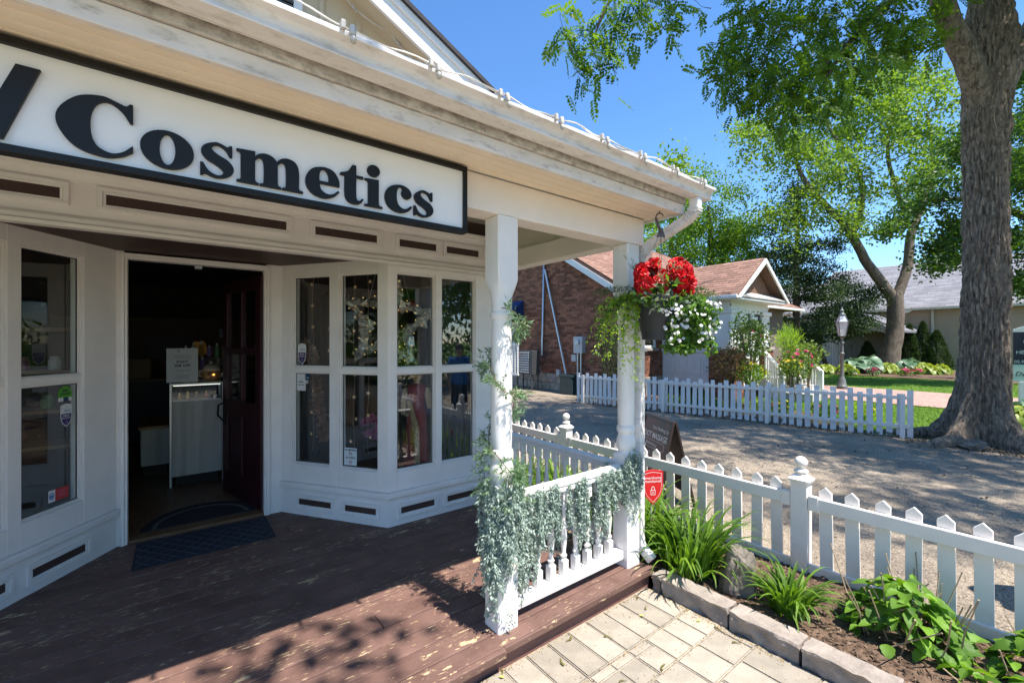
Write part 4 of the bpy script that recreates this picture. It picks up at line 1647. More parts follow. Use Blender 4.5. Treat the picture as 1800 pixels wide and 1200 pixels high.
# ------------------------------------------------------------------ hanging basket
bx_, by_ = 2.435, 1.615
bk = thing('hanging_basket', 'dark hanging pot of red begonias and white flowers under the porch corner', 'flower basket', (bx_, by_, 1.63))
POT = pm('pot_plastic', (0.035, 0.036, 0.040), 0.55, 0.1, 6)
pot = MB()
pot.lathe([(.100, 1.63), (.108, 1.632), (.114, 1.68), (.115, 1.684), (.120, 1.690), (.148, 1.878), (.156, 1.880), (.157, 1.898), (.148, 1.899), (.142, 1.878), (.02, 1.86)], (bx_, by_), 36)
part('pot', pot, POT, bk, smooth=40)
HK = pm('hook_grey', (0.10, 0.085, 0.08), 0.5, 0.1, 20)
hk = [Vector((bx_, by_, 2.449))]
for i in range(15):
    a = math.pi * (1.0 - i / 14 * 1.12)
    hk.append(Vector((bx_ - .002 + .024 * math.cos(a) * RX + .018, by_ + .024 * math.cos(a) * RY - .012, 2.412 + .026 * math.sin(a))))
hook = MB().tube([(bx_, by_, 2.45), (bx_ - .002, by_, 2.43)], .003, 6)
hp = []
for i in range(22):
    t = i / 21
    a = R(20) + t * R(190)
    hp.append(Vector((bx_ + .024 * math.cos(a) * RX, by_ + .024 * math.cos(a) * RY, 2.408 + .026 * math.sin(a))))
hp += [hp[-1] + Vector((.010, -.008, -.045)), hp[-1] + Vector((.028, -.022, -.085))]
hook.tube(hp, [.0045] * 18 + [.006, .007, .008, .009, .010, .012][:len(hp) - 18], 8)
part('hook', hook, HK, bk, smooth=50)
hb = MB()
hc = Vector((bx_ + .006, by_ - .004, 2.29))
hb.prism([(-.010, .05), (.010, .05), (.026, 0), (.024, -.012), (.010, -.006), (-.010, -.006), (-.024, -.012), (-.026, 0)], -.003, .003, lambda p, q, a: (hc.x + p * RX - a * FX, hc.y + p * RY - a * FY, hc.z + q))
part('hanger', hb, HK, bk)
for k in range(4):
    a = k * math.pi / 2 + .5
    part('wire', MB().tube([hc + Vector((.02 * math.cos(a), .02 * math.sin(a), -.01)), (bx_ + .150 * math.cos(a), by_ + .150 * math.sin(a), 1.89)], .0013, 5), HK, bk)
RED = pm('begonia_red', (0.62, 0.012, 0.018), 0.45, 0.3, 40, objrand=0.2, spec=.3)
WHT = pm('white_petal', (0.70, 0.70, 0.68), 0.5, 0.03, 40)
YEL = pm('pollen_yellow', (0.75, 0.50, 0.04), 0.6, 0.1, 30)


def flower_mesh(name, petals, L, W, mat, cup, layers=1, mid=YEL):
    mb_ = MB()
    for ly in range(layers):
        for k in range(petals):
            a = 2 * math.pi * (k + ly * .5) / petals
            s = 1 - .28 * ly
            d = Vector((math.cos(a), math.sin(a), cup + .55 * ly)).normalized()
            sd = Vector((-math.sin(a), math.cos(a), 0))
            up = sd.cross(d) * -1
            b0 = d * L * .08
            mb_.add([b0 - sd * W * .2 * s, b0 + sd * W * .2 * s, d * L * .55 * s + sd * W * s - up * W * .15, d * L * s + sd * W * .55 * s + up * L * .10, d * L * s - sd * W * .55 * s + up * L * .10, d * L * .55 * s - sd * W * s - up * W * .15,
                     d * L * .55 * s + up * W * .22], [(0, 1, 2, 6), (6, 2, 3), (6, 3, 4), (6, 4, 5), (0, 6, 5)])
    mb_.ball((0, 0, L * .12), L * .16, 6, 4, 1)
    me = mb_.mesh(name)
    me.materials.append(mat)
    me.materials.append(mid)
    return me


redf = [flower_mesh('begonia_flower', 5, .026, .016, RED, .25, 2), flower_mesh('begonia_flower', 4, .024, .018, RED, .55, 2)]
whf = flower_mesh('white_flower', 5, .010, .0062, WHT, .15)
for side, (ox, n) in enumerate(((-.08, 120), (.09, 130))):
    for k in range(n):
        d = Vector(rsphere(gnp, 1)[0])
        p = Vector((bx_ + ox * RX + .085 * d.x, by_ + ox * RY + .085 * d.y, 1.995 + .125 * d.z)) + Vector((-FX, -FY, 0)) * .06
        nrm = (Vector((-FX, -FY, .25)) * 1.0 + Vector((rnd.gauss(0, .5), rnd.gauss(0, .5), rnd.gauss(0, .5)))).normalized()
        M = basis(p, nrm.orthogonal(), nrm.cross(nrm.orthogonal()))
        inst('begonia_flower', rnd.choice(redf), bk, M @ Matrix.Rotation(rnd.uniform(0, 6), 4, 'Z') @ Matrix.Scale(rnd.uniform(.75, 1.3), 4))
LFG = leaf_mat('basket_leaf', (0.045, 0.10, 0.022), (0.16, 0.30, 0.045), .4)
LFY = leaf_mat('fern_leaf', (0.14, 0.26, 0.03), (0.40, 0.55, 0.06), .45)
LFS = leaf_mat('silver_leaf', (0.16, 0.20, 0.14), (0.42, 0.46, 0.36), .2)
LFD = leaf_mat('dark_fern_leaf', (0.030, 0.065, 0.02), (0.10, 0.18, 0.05), .3)


def blob_leaves(name, parent, c, rad, n, L, W, mat, bias=(0, 0, 0), tb=0.0):
    q = rsphere(gnp, n) * (gnp.random((n, 1)) ** .4) * np.array(rad)
    me = np_leaves(name, q, rsphere(gnp, n) + np.array(bias), rsphere(gnp, n) + np.array([0, 0, .0]), gnp.uniform(.7, 1.3, n) * L, gnp.uniform(.7, 1.3, n) * W, np.clip(gnp.random(n) + tb, 0, 1))
    me.materials.append(mat)
    return inst(name, me, parent, Matrix.Translation(Vector(c)))


def off(r, f, z):
    """offset from the basket: r to the right of the view, f towards the viewer"""
    return Vector((bx_ + r * RX - f * FX, by_ + r * RY - f * FY, z))


blob_leaves('begonia_foliage', bk, off(0, 0, 1.94), (.17, .17, .08), 420, .05, .018, LFG)
for k in range(16):
    blob_leaves('rim_foliage', bk, off(-.16 + .02 * k + rnd.gauss(0, .01), .135 - 1.6 * (-.16 + .02 * k) ** 2, 1.895 - abs(rnd.gauss(0, .02))), (.035, .035, .032), 26, .045, .011, LFS if k % 2 else LFG, (0, 0, -.4))
for k in range(26):           # dusty silver spikes between the flowers
    p = off(rnd.gauss(0, .05), rnd.uniform(0, .1), 1.93)
    dr = Vector((rnd.gauss(0, .35) * RX - .5 * FX * rnd.random(), rnd.gauss(0, .35) * RY - .5 * FY * rnd.random(), rnd.uniform(-.6, 1.0))).normalized()
    n = 14
    t = gnp.random(n)
    tl = rnd.uniform(.10, .22)
    me = np_leaves('silver_sprig', np.array(dr)[None] * (t * tl)[:, None], np.array(dr)[None] * 1.0 + rsphere(gnp, n) * .7, rsphere(gnp, n), gnp.uniform(.03, .05, n), gnp.uniform(.003, .0045, n), gnp.random(n))
    me.materials.append(LFS)
    inst('silver_sprig', me, bk, Matrix.Translation(p))
for k in range(5):            # tall wiry shoots on the left
    p = off(-.13, 0, 1.95)
    dr = Vector((RX * -rnd.uniform(.1, .6), RY * -rnd.uniform(.1, .6), 1)).normalized()
    n = 12
    t = gnp.random(n)
    tl = rnd.uniform(.15, .27)
    me = np_leaves('wiry_shoot', np.array(dr)[None] * (t * tl)[:, None], np.array(dr)[None] * 1.2 + rsphere(gnp, n) * .6, rsphere(gnp, n), gnp.uniform(.03, .055, n), gnp.uniform(.002, .003, n), gnp.random(n))
    me.materials.append(LFS)
    inst('wiry_shoot', me, bk, Matrix.Translation(p))
for k in range(52):           # white geranium trailing on the right
    p = off(rnd.uniform(.0, .27), rnd.uniform(.05, .17), 1.88 - min(.27, abs(rnd.gauss(0, .15))) - .02)
    blob_leaves('geranium_foliage', bk, p, (.045, .045, .05), 46, .030, .013, LFG, (0, 0, -.2), .1)
for k in range(46):
    p = off(rnd.choice([.0, .04, .10, .18, .22, .26]) + rnd.gauss(0, .025), rnd.uniform(.13, .2), rnd.uniform(1.62, 1.86))
    for j in range(3):
        q = p + Vector((rnd.gauss(0, .013), rnd.gauss(0, .013), rnd.gauss(0, .012)))
        nrm = Vector((-FX + rnd.gauss(0, .4), -FY + rnd.gauss(0, .4), .3 + rnd.gauss(0, .4))).normalized()
        inst('white_flower', whf, bk, basis(q, nrm.orthogonal(), nrm.cross(nrm.orthogonal())))
for k in range(36):           # light green fern trailing on the left
    r0 = rnd.uniform(-.46, -.13)
    n = 70
    t = np.sort(gnp.random(n))
    top = off(-.12, .02, 1.90)
    end = off(r0, rnd.uniform(-.03, .09), 1.80 - rnd.uniform(.0, .34) - (.15 if r0 > -.24 else 0))
    ctl = off(r0 * .8 - .03, .03, 1.95)
    T = t[:, None]
    base = np.array(top) * (1 - T) ** 2 + 2 * T * (1 - T) * np.array(ctl) + T ** 2 * np.array(end)
    base += gnp.normal(0, .008, (n, 3))
    org = np.array(end)
    me = np_leaves('fern_frond', base - org, rsphere(gnp, n) * .9 + np.array([0, 0, -.6]), rsphere(gnp, n), gnp.uniform(.016, .032, n), gnp.uniform(.004, .007, n), np.clip(gnp.random(n) * .7 + t * .3, 0, 1))
    me.materials.append(LFY if k % 4 else LFD)
    stuff(inst('fern_frond', me, bk, Matrix.Translation(Vector(org))))
for k in range(18):           # dark feathery fern behind, left and right
    sgn = -1 if k % 3 == 0 else 1
    p = off(sgn * rnd.uniform(.10, .2), rnd.uniform(-.08, .05), 1.90 + rnd.uniform(0, .08))
    dr = Vector((RX * sgn * 1.0 + rnd.gauss(0, .25), RY * sgn + rnd.gauss(0, .25), rnd.uniform(-.5, .4))).normalized()
    n = 90
    t = gnp.random(n)
    tl = rnd.uniform(.12, .24)
    base = np.array(dr)[None] * (t * tl)[:, None] + np.array([[0, 0, -.25]]) * (t ** 2 * tl)[:, None]
    me = np_leaves('dark_fern_frond', base, rsphere(gnp, n) + np.array(dr)[None] * .5, rsphere(gnp, n), gnp.uniform(.016, .034, n), gnp.uniform(.0015, .003, n), gnp.random(n))
    me.materials.append(LFD)
    inst('dark_fern_frond', me, bk, Matrix.Translation(p))

# ------------------------------------------------------------------ bed plants
LILY = leaf_mat('daylily_leaf', (0.055, 0.125, 0.014), (0.17, 0.30, 0.030), .4, .55, (1, 1, .35), vein=True)


def blade_mesh(L, w, lean, droop):
    vs_, fs = [], []
    n = 7
    for i in range(n + 1):
        t = i / n
        a = lean + droop * t * t
        if i == 0:
            p = Vector((0, 0, 0))
        else:
            p = p + Vector((math.sin(a), 0, math.cos(a))) * (L / n)
        ww = w * (1 - t ** 2.2) * (.75 + .5 * min(1, t * 4) * .5) + .0004
        up = Vector((-math.cos(a), 0, math.sin(a)))
        vs_ += [p + Vector((0, ww, 0)) + up * ww * .35, p, p + Vector((0, -ww, 0)) + up * ww * .35]
    for i in range(n):
        b = 3 * i
        fs += [(b, b + 1, b + 4, b + 3), (b + 1, b + 2, b + 5, b + 4)]
    me = MB().add(vs_, fs).mesh('leaf')
    for p in me.polygons:
        p.use_smooth = True
    me.materials.append(LILY)
    return me


BL = [blade_mesh(L, w, a, d) for L, w, a, d in ((.62, .011, .10, 1.7), (.58, .0115, .22, 1.9), (.52, .012, .30, 2.1), (.48, .010, .15, 1.2), (.60, .012, .06, 1.25), (.42, .011, .45, 1.8))]


def lily(label, c, n, rad, sc, group='green plants in the bed along the fence'):
    t = thing('daylily', label, 'plant', c, group)
    for k in range(n):
        a = rnd.uniform(0, 6.3)
        r_ = rad * math.sqrt(rnd.random())
        f = rnd.uniform(-.6, .6)
        s = sc * rnd.uniform(.7, 1.12)
        inst('leaf', rnd.choice(BL), t, TRS((c[0] + r_ * math.cos(a), c[1] + r_ * math.sin(a), c[2] - .005), (rnd.gauss(0, .12), rnd.gauss(0, .12), a + f), (s, rnd.uniform(.8, 1.3), s)))
    return t


lily('big arching clump of long strap leaves beside the corner post', (2.78, 1.62, .055), 190, .17, .92)
lily('tall grassy leaves behind the red shield sign at the post', (2.86, 2.02, .055), 120, .17, 1.0)
lily('small tuft of arching grassy leaves beside the grey boulder', (2.80, 1.005, .055), 115, .085, .56)
lily('strap-leaved clump seen between side railing balusters, nearest the corner post', (2.90, 2.55, .055), 90, .2, .95)
lily('strap-leaved clump beyond the middle of the side railing', (2.92, 3.05, .055), 90, .2, 1.0)
lily('strap-leaved clump beside the bay window end of side railing', (2.90, 3.6, .055), 80, .2, 1.0)

bm = bmesh.new()
bmesh.ops.create_icosphere(bm, subdivisions=5, radius=1.0)
for v in bm.verts:
    c = v.co.copy()
    n = mnoise.fractal((c.x * 1.6 + 3, c.y * 1.6, c.z * 1.6), .9, 2.0, 5)
    cx = Vector((max(-.75, min(.75, c.x)), max(-.8, min(.8, c.y)), max(-.9, min(.78, c.z))))
    v.co = cx * (1 + .16 * n)
    v.co.x *= .105 * (1.12 - .25 * c.z)
    v.co.y *= .098 * (1.12 - .25 * c.z)
    v.co.z *= .19
me = bpy.data.meshes.new('boulder')
bm.to_mesh(me)
bm.free()
me.materials.append(ROCK)
shade(me, 30)
bo = inst('boulder', me, None, TRS((2.80, 1.29, .165), (0.08, -.1, .6)))
tag(bo, 'upright grey-brown boulder standing in the planting bed', 'boulder')

HYD = leaf_mat('hydrangea_leaf', (0.050, 0.125, 0.014), (0.19, 0.35, 0.035), .38, .55, (1, 1, .35), vein=True)


def ovate(L, W, cup, droop, wave):
    vs_, fs = [], []
    n = 8
    for i in range(n + 1):
        t = i / n
        w = W * (math.sin(math.pi * t ** .72) ** .85) if 0 < i < n else .001
        z = -droop * L * t * t + .02 * L * t
        for k, q in enumerate((-1, -.5, 0, .5, 1)):
            ser = (1 + .07 * (1 if i % 2 else -1)) if abs(q) == 1 else 1
            vs_.append((L * t - abs(q) * .05 * L, q * w * ser, z + cup * w * abs(q) ** 1.4 + wave * W * math.sin(t * 19 + abs(q) * 2) * (abs(q) > .2)))
    for i in range(n):
        for k in range(4):
            b = i * 5 + k
            fs.append((b, b + 1, b + 6, b + 5))
    me = MB().add(vs_, fs).mesh('leaf')
    for p in me.polygons:
        p.use_smooth = True
    me.materials.append(HYD)
    return me


HL = [ovate(.092, .029, .35, .40, .07), ovate(.082, .029, .25, .55, .08), ovate(.068, .022, .5, .25, .06), ovate(.048, .014, .7, .1, .05)]
TWIG = pm('bare_twig', (0.36, 0.27, 0.17), 0.85, 0.25, 25, dirt=(.17, .10, .07), dirt_scale=12, dirt_ramp=(.5, .7))


def hydrangea(label, c, rad, h, n, ntwig):
    t = thing('hydrangea', label, 'shrub', c, 'green plants in the bed along the fence')
    for k in range(n):
        a = rnd.uniform(0, 6.3)
        q = rnd.random() ** .55
        z = h * (1 - q ** 1.8) * rnd.uniform(.5, 1.0) + .02
        r_ = rad * q
        p = Vector((c[0] + r_ * math.cos(a) * .85, c[1] + r_ * math.sin(a), c[2] + z))
        tilt = rnd.gauss(.15, .35)
        inst('leaf', rnd.choices(HL, (4, 4, 3, 2))[0], t, TRS(p, (rnd.gauss(0, .35), tilt, a + rnd.gauss(0, .7)), (rnd.uniform(.75, 1.2),) * 3))
    for k in range(ntwig):
        a = rnd.uniform(0, 6.3)
        r_ = rad * .9 * math.sqrt(rnd.random())
        b = Vector((c[0] + r_ * math.cos(a), c[1] + r_ * math.sin(a), c[2] - .01))
        d = Vector((math.cos(a) * .35, math.sin(a) * .35, 1)) + Vector((rnd.gauss(0, .18), rnd.gauss(0, .18), 0))
        L = h * rnd.uniform(.75, 1.2) if k % 6 else h * 1.3
        if k % 6 == 5:
            d = Vector((rnd.gauss(0, .6), -.8, .75))
        d.normalize()
        m = b + d * L * .5 + Vector((rnd.gauss(0, .012), rnd.gauss(0, .012), 0))
        part('twig', MB().tube([b, m, b + d * L * .97, b + d * L], [.0042, .0036, .003, .0042], 6), TWIG, t, smooth=50)
    return t


hydrangea('broad-leaved green shrub with many bare cut stems by the fence', (3.07, .56, .055), .25, .30, 250, 28)
hydrangea('broad-leaved green shrub partly cut by the picture corner', (3.14, .08, .055), .17, .20, 95, 8)
hydrangea('low seedling shrub of broad leaves near the stone border', (2.86, .30, .055), .07, .06, 16, 2)

# ------------------------------------------------------------------ red shield yard sign
RS = pm('sign_red', (0.60, 0.018, 0.022), 0.35, 0.05, 5)
ys = thing('yard_sign', 'red shield-shaped security sign on a thin metal stake', 'sign', (2.79, 1.95, .05))
fdir = Vector((0.87, -0.48, 0)).normalized()      # across the face
yo = Vector((2.785, 1.945, 0))
yM = basis(yo + Vector((.035, -.015, .535)), fdir, (0.02, 0, 1)) @ Matrix.Diagonal((1.3, 1.3, 1, 1))
shield = smooth_path([(-.062, .088, 1), (0, .098), (.062, .088, 1), (.060, .0), (.045, -.05), (0, -.102, 1), (-.045, -.05), (-.060, .0)])
yl = Matrix.Rotation(R(-4), 4, 'Y')
me = outline_mesh('shield', [shield], .003, .0008)
put('shield', me, yM, RS, ys)
WHV = pm('white_vinyl_print', (0.78, 0.76, 0.74), .5, .02)
inner = [(x * .87, y * .87) for x, y in shield]
inner2 = [(x * .845, y * .85) for x, y in shield]
fz = Matrix.Translation((0, 0, .0042))
put('border_line', outline_mesh('border_line', [inner, inner2], .0003), yM @ fz, WHV, ys)
put('lettering', text_mesh('lettering', 'smarthome', .022, .0), yM @ fz @ Matrix.Translation((0, .052, 0)), WHV, ys)
put('lettering', text_mesh('lettering', 'monitored', .023, .0), yM @ fz @ Matrix.Translation((0, .033, 0)), WHV, ys)
put('padlock', outline_mesh('padlock', [[(-.014, -.045), (.014, -.045), (.014, -.017), (-.014, -.017)], [(-.0115, -.0425), (.0115, -.0425), (.0115, -.0195), (-.0115, -.0195)]], .0003), yM @ fz, WHV, ys)
put('padlock', outline_mesh('padlock', [smooth_path([(-.010, -.017, 1), (-.010, -.006), (0, .004), (.010, -.006), (.010, -.017, 1), (.0072, -.017, 1), (.0072, -.007), (0, .0005), (-.0072, -.007), (-.0072, -.017, 1)]),
                                        ellipse(0, -.029, .003, .003, 10), [(-.0013, -.038), (.0013, -.038), (.0013, -.030), (-.0013, -.030)]], .0003), yM @ fz, WHV, ys)
part('stake', MB().tube([yo + Vector((0, 0, .0)), yo + Vector((.034, -.009, .50))], .007, 8), pm('stake_grey', (.33, .34, .34), .5), ys, smooth=60)

# ------------------------------------------------------------------ A-frame sandwich board
DKB = pm('dark_stained_frame', (0.030, 0.020, 0.018), 0.5, 0.2, 12)
SPA = pm('spa_print', (0.055, 0.010, 0.014), 0.45, 0.35, 3, col2=(.16, .016, .018), ramp=(.4, .75))
SPW = pm('spa_print_white', (0.66, 0.60, 0.58), .5, .03)
af = thing('sandwich_board', 'dark folding A-frame board advertising foot massage behind the near fence', 'sign', (4.0, 2.5, 0))
d61 = Vector((math.cos(R(-119)), math.sin(R(-119)), 0))     # along the board, towards the viewer's right
ntop = Vector((d61.y, -d61.x, 0))                            # faces the porch
near_top = at(1187, 742, 4.22)
H_ = near_top.z
Wd = .60
base_off = .20
top_r = Vector((near_top.x, near_top.y, H_))
top_l = top_r - d61 * Wd


def board(sign_, name, mat):
    up = (Vector((0, 0, H_)) - (ntop * sign_ * base_off) * 1.0)
    M = basis(top_l + ntop * sign_ * (base_off + .012) - Vector((0, 0, H_)), d61, up) if sign_ > 0 else basis(top_l + ntop * sign_ * (base_off + .012) - Vector((0, 0, H_)), d61, up)
    return M, up.length


M, hl = board(1, 'front', SPA)


def mbox(x0, x1, y0, y1, z0, z1, M):
    mb_ = MB()
    mb_.box(x0, x1, y0, y1, z0, z1, lambda a, b, c: tuple(M @ Vector((a, b, c))))
    return mb_


part('face_panel', mbox(.03, Wd - .03, .10, hl - .03, -.004, .004, M), SPA, af)
fr_ = MB()
for q in ((0, .03, 0, hl), (Wd - .03, Wd, 0, hl), (.03, Wd - .03, hl - .03, hl), (.03, Wd - .03, .07, .10)):
    fr_.box(q[0], q[1], q[2], q[3], -.014, .014, lambda a, b, c: tuple(M @ Vector((a, b, c))))
part('front_frame', fr_, DKB, af, bevel=.002)
M2, hl2 = board(-1, 'back', DKB)
fr_ = MB()
for q in ((0, .03, 0, hl), (Wd - .03, Wd, 0, hl), (.03, Wd - .03, hl - .03, hl), (.03, Wd - .03, .10, hl - .03)):
    fr_.box(q[0], q[1], q[2], q[3], -.010, .010, lambda a, b, c: tuple(M2 @ Vector((a, b, c))))
part('back_frame', fr_, DKB, af, bevel=.002)
part('carry_handle', MB().tube([top_l.lerp(top_r, .72) + Vector((0, 0, -.005)), top_l.lerp(top_r, .72) + Vector((0, 0, .03)), top_l.lerp(top_r, .80) + Vector((0, 0, .03)), top_l.lerp(top_r, .80) + Vector((0, 0, -.005))], .003, 6), HK, af)
tz = Matrix.Translation((0, 0, .0052))
sgn_n = 1 if (M.to_3x3() @ Vector((0, 0, 1))).dot(ntop) > 0 else -1
for s_, sz, x, y, wgt, sx in (('Umi Healing Spa', .052, .405, hl - .115, .0, 1), ('FOOT MASSAGE', .083, .30, hl - .20, .012, .86), ('Reflexology', .048, .27, hl - .285, 0, 1)):
    put('lettering', text_mesh('lettering', s_, sz, wgt, sx=sx), M @ tz @ Matrix.Translation((x, y, 0)), SPW, af)
rr = [(.04, hl - .325), (.50, hl - .325), (.53, hl - .30), (.53, hl - .27), (.50, hl - .245), (.04, hl - .245)]
rr2 = [(.043, hl - .322), (.498, hl - .322), (.526, hl - .298), (.526, hl - .272), (.498, hl - .248), (.043, hl - .248)]
put('border_line', outline_mesh('border_line', [rr, rr2], .0003), M @ tz, SPW, af)
put('arrow', outline_mesh('arrow', [[(.10, hl - .36), (.16, hl - .29), (.16, hl - .37)]], .0003), M @ Matrix.Translation((0, 0, .0045)), SPW, af)
sm = [(.26 + .012 * math.sin(i * .7), hl - .36 - i * .02) for i in range(9)]
put('steam_swirl', outline_mesh('steam_swirl', [[(x - .004, y) for x, y in sm] + [(x + .004, y) for x, y in reversed(sm)]], .0003), M @ tz, SPW, af)

# ------------------------------------------------------------------ things on and behind the shop windows
WPAP = pm('white_paper', (0.66, 0.66, 0.66), .6, .02)
INK = pm('black_ink', (0.02, 0.02, 0.022), .6, .1)
PURP = pm('purple_vinyl', (0.045, 0.022, 0.14), .45, .1)
PINKV = pm('pink_vinyl', (0.55, 0.13, 0.28), .5, .05)
NAVYV = pm('navy_vinyl', (0.012, 0.045, 0.10), .5, .05)
GRNV = pm('green_vinyl', (0.10, 0.34, 0.04), .5, .05)
REDV = pm('red_vinyl', (0.45, 0.045, 0.035), .5, .05)
BLUV = pm('blue_vinyl', (0.05, 0.16, 0.42), .5, .05)


def fmat(fr, s, n, z):
    """matrix standing on a wall frame: x along the reader's right, y up"""
    o = Vector(fr(s, n, z))
    ex = Vector((*fr.e, 0))
    nn = Vector((*fr.n, 0))
    if ex.cross(Vector((0, 0, 1))).dot(nn) < 0:
        ex = -ex
    return basis(o, ex, (0, 0, 1))


def rect(w, h):
    return [(-w / 2, -h / 2), (w / 2, -h / 2), (w / 2, h / 2), (-w / 2, h / 2)]


L1, L2 = Matrix.Translation((0, 0, .0006)), Matrix.Translation((0, 0, .0012))


def sticker(name, label, cat, M, loops, mat, group=None):
    t = thing(name, label, cat, tuple(M.translation), group)
    put('sticker_base', outline_mesh('sticker_base', loops, .0003), M, mat, t)
    return t


def add_on(t, nm, M, loops, mat):
    put(nm, outline_mesh(nm, loops, .0002), M @ L1, mat, t)


def add_text(t, M, s, size, x, y, mat, w=0.0, sx=1.0):
    put('lettering', text_mesh('lettering', s, size, w, .0002, sx=sx), M @ L2 @ Matrix.Translation((x, y, 0)), mat, t)


GN = -.0345
SH = [(-.030, .055, 1), (0, .062), (.030, .055, 1), (.030, .0), (.022, -.032), (0, -.055, 1), (-.022, -.032), (-.030, .0)]
SHB = [(-.026, .012, 1), (.026, .012, 1), (.026, 0), (.019, -.029), (0, -.049, 1), (-.019, -.029), (-.026, 0)]
for label, M in (('purple and white shield sticker on the upper pane beside the door', fmat(FA, .895, GN, 1.505) @ Matrix.Diagonal((1.45, 1.6, 1, 1))), ('purple and white shield sticker below the green sticker on left bay', fmat(FL, .850, GN, 1.135) @ Matrix.Diagonal((1.25, 1.3, 1, 1)))):
    t = sticker('security_sticker', label, 'sticker', M, [smooth_path(SH)], WPAP, 'shield stickers on the shop windows')
    add_on(t, 'shield_band', M, [smooth_path(SHB)], PURP)
    add_text(t, M, 'TELUS', .013, .004, .026, PURP, .0)
    add_text(t, M, 'SMART', .012, 0, .002, WPAP, .01)
    add_text(t, M, 'SECURITY', .010, 0, -.010, WPAP, .01)
    add_on(t, 'shield_mark', M, [ellipse(0, -.029, .007, .007, 14), ellipse(0, -.029, .005, .005, 14)], WPAP)
M = fmat(FL, .842, GN, 1.278)
t = sticker('travel_sticker', 'round-topped green Safe travels sticker on the left bay pane', 'sticker', M, [smooth_path([(-.045, -.02, 1), (.045, -.02, 1), (.045, .01), (.03, .04), (0, .052), (-.03, .04), (-.045, .01)])], GRNV)
add_text(t, M, 'Safe', .026, 0, .024, INK, .02)
add_text(t, M, 'travels', .024, 0, .003, INK, .02)
add_on(t, 'white_band', M, [[(-.045, -.045), (.045, -.045), (.045, -.021), (-.045, -.021)]], WPAP)
add_on(t, 'navy_block', M @ L1, [[(-.012, -.045), (.022, -.045), (.022, -.021), (-.012, -.021)]], NAVYV)
M = fmat(FL, .80, GN, .645)
t = sticker('notice_sticker', 'red and white notice sticker low on the left bay pane', 'sticker', M, [rect(.13, .075)], REDV)
add_on(t, 'white_field', M, [[(-.065, -.0375), (-.022, -.0375), (-.022, .0375), (-.065, .0375)]], WPAP)
add_on(t, 'crest', M @ L1, [ellipse(-.044, 0, .016, .022, 20), ellipse(-.044, 0, .011, .016, 20)], BLUV)
add_on(t, 'crest', M @ L1, [ellipse(-.044, -.002, .008, .010, 16)], BLUV)
for k in range(4):
    add_on(t, 'text_line', M, [[(-.010 + .006 * (k % 2), .018 - .012 * k), (.052 - .008 * (k % 2), .018 - .012 * k), (.052 - .008 * (k % 2), .021 - .012 * k), (-.010 + .006 * (k % 2), .021 - .012 * k)]], PINKV)
M = fmat(FA, .905, GN, 1.285)
t = sticker('payment_sticker', 'white sticker with pink heading on the lower pane beside door', 'sticker', M, [rect(.10, .19)], WPAP)
add_on(t, 'pink_heading', M, [[(-.05, .052), (.05, .052), (.05, .095), (-.05, .095)]], PINKV)
for k in range(4):
    add_on(t, 'heading_dot', M @ L1, [ellipse(-.036 + .024 * k, .062, .003, .003, 8)], WPAP)
add_on(t, 'heading_line', M @ L1, [[(-.038, .074), (.040, .074), (.040, .081), (-.038, .081)]], WPAP)
add_on(t, 'card_icon', M, [rect(.022, .026), rect(.017, .021)], GREYB)
add_on(t, 'text_line', M, [[(-.026, -.022), (.026, -.022), (.026, -.015), (-.026, -.015)]], INK)
add_on(t, 'text_line', M, [[(-.034, -.046), (.036, -.046), (.036, -.040), (-.034, -.040)]], INK)
add_on(t, 'text_line', M, [[(.005, -.078), (.042, -.078), (.042, -.074), (.005, -.074)]], GREYB)
M = fmat(FA, .835, GN, 1.318)
t = sticker('card_sticker', 'dark blue sticker next to the pink-headed sticker', 'sticker', M, [rect(.055, .062)], NAVYV)
add_on(t, 'text_line', M, [[(-.012, -.016), (.014, -.016), (.014, -.010), (-.012, -.010)]], WPAP)
M = fmat(FA, .845, GN, 1.268)
t = sticker('price_sticker', 'tiny white sticker under the dark blue sticker', 'sticker', M, [rect(.03, .026)], WPAP)
add_on(t, 'dot', M, [ellipse(0, 0, .005, .005, 10)], GRNV)
M = fmat(FA, .388, GN, .655)
t = sticker('no_smoking_sign', 'white NO SMOKING NO VAPING notice low in the bay window', 'sign', M, [rect(.125, .145)], pm('notice_white', (.60, .66, .70), .5, .02))
add_text(t, M, 'NO SMOKING', .021, 0, .055, INK, .02, .88)
add_text(t, M, 'NO VAPING', .021, 0, -.010, INK, .02, .88)
for yy in (.027, -.046):
    add_on(t, 'ban_ring', M, [ellipse(0, yy, .015, .015, 24), ellipse(0, yy, .0118, .0118, 24)], REDV)
    add_on(t, 'ban_bar', M, [[(-.010, yy + .008), (-.008, yy + .010), (.010, yy - .008), (.008, yy - .010)]], REDV)
    add_on(t, 'cigarette', M, [[(-.008, yy - .0015), (.008, yy - .0015), (.008, yy + .0015), (-.008, yy + .0015)]], INK)
M = fmat(FL, .605, -.20, 1.435)
t = sticker('window_card', 'small dark card with red letters inside the left bay window', 'card', M, [rect(.09, .10)], pm('dark_card', (.05, .05, .05), .6))
add_text(t, M, 'MD', .036, 0, -.025, emit('red_letter', (.75, .10, .07), .12), .02)

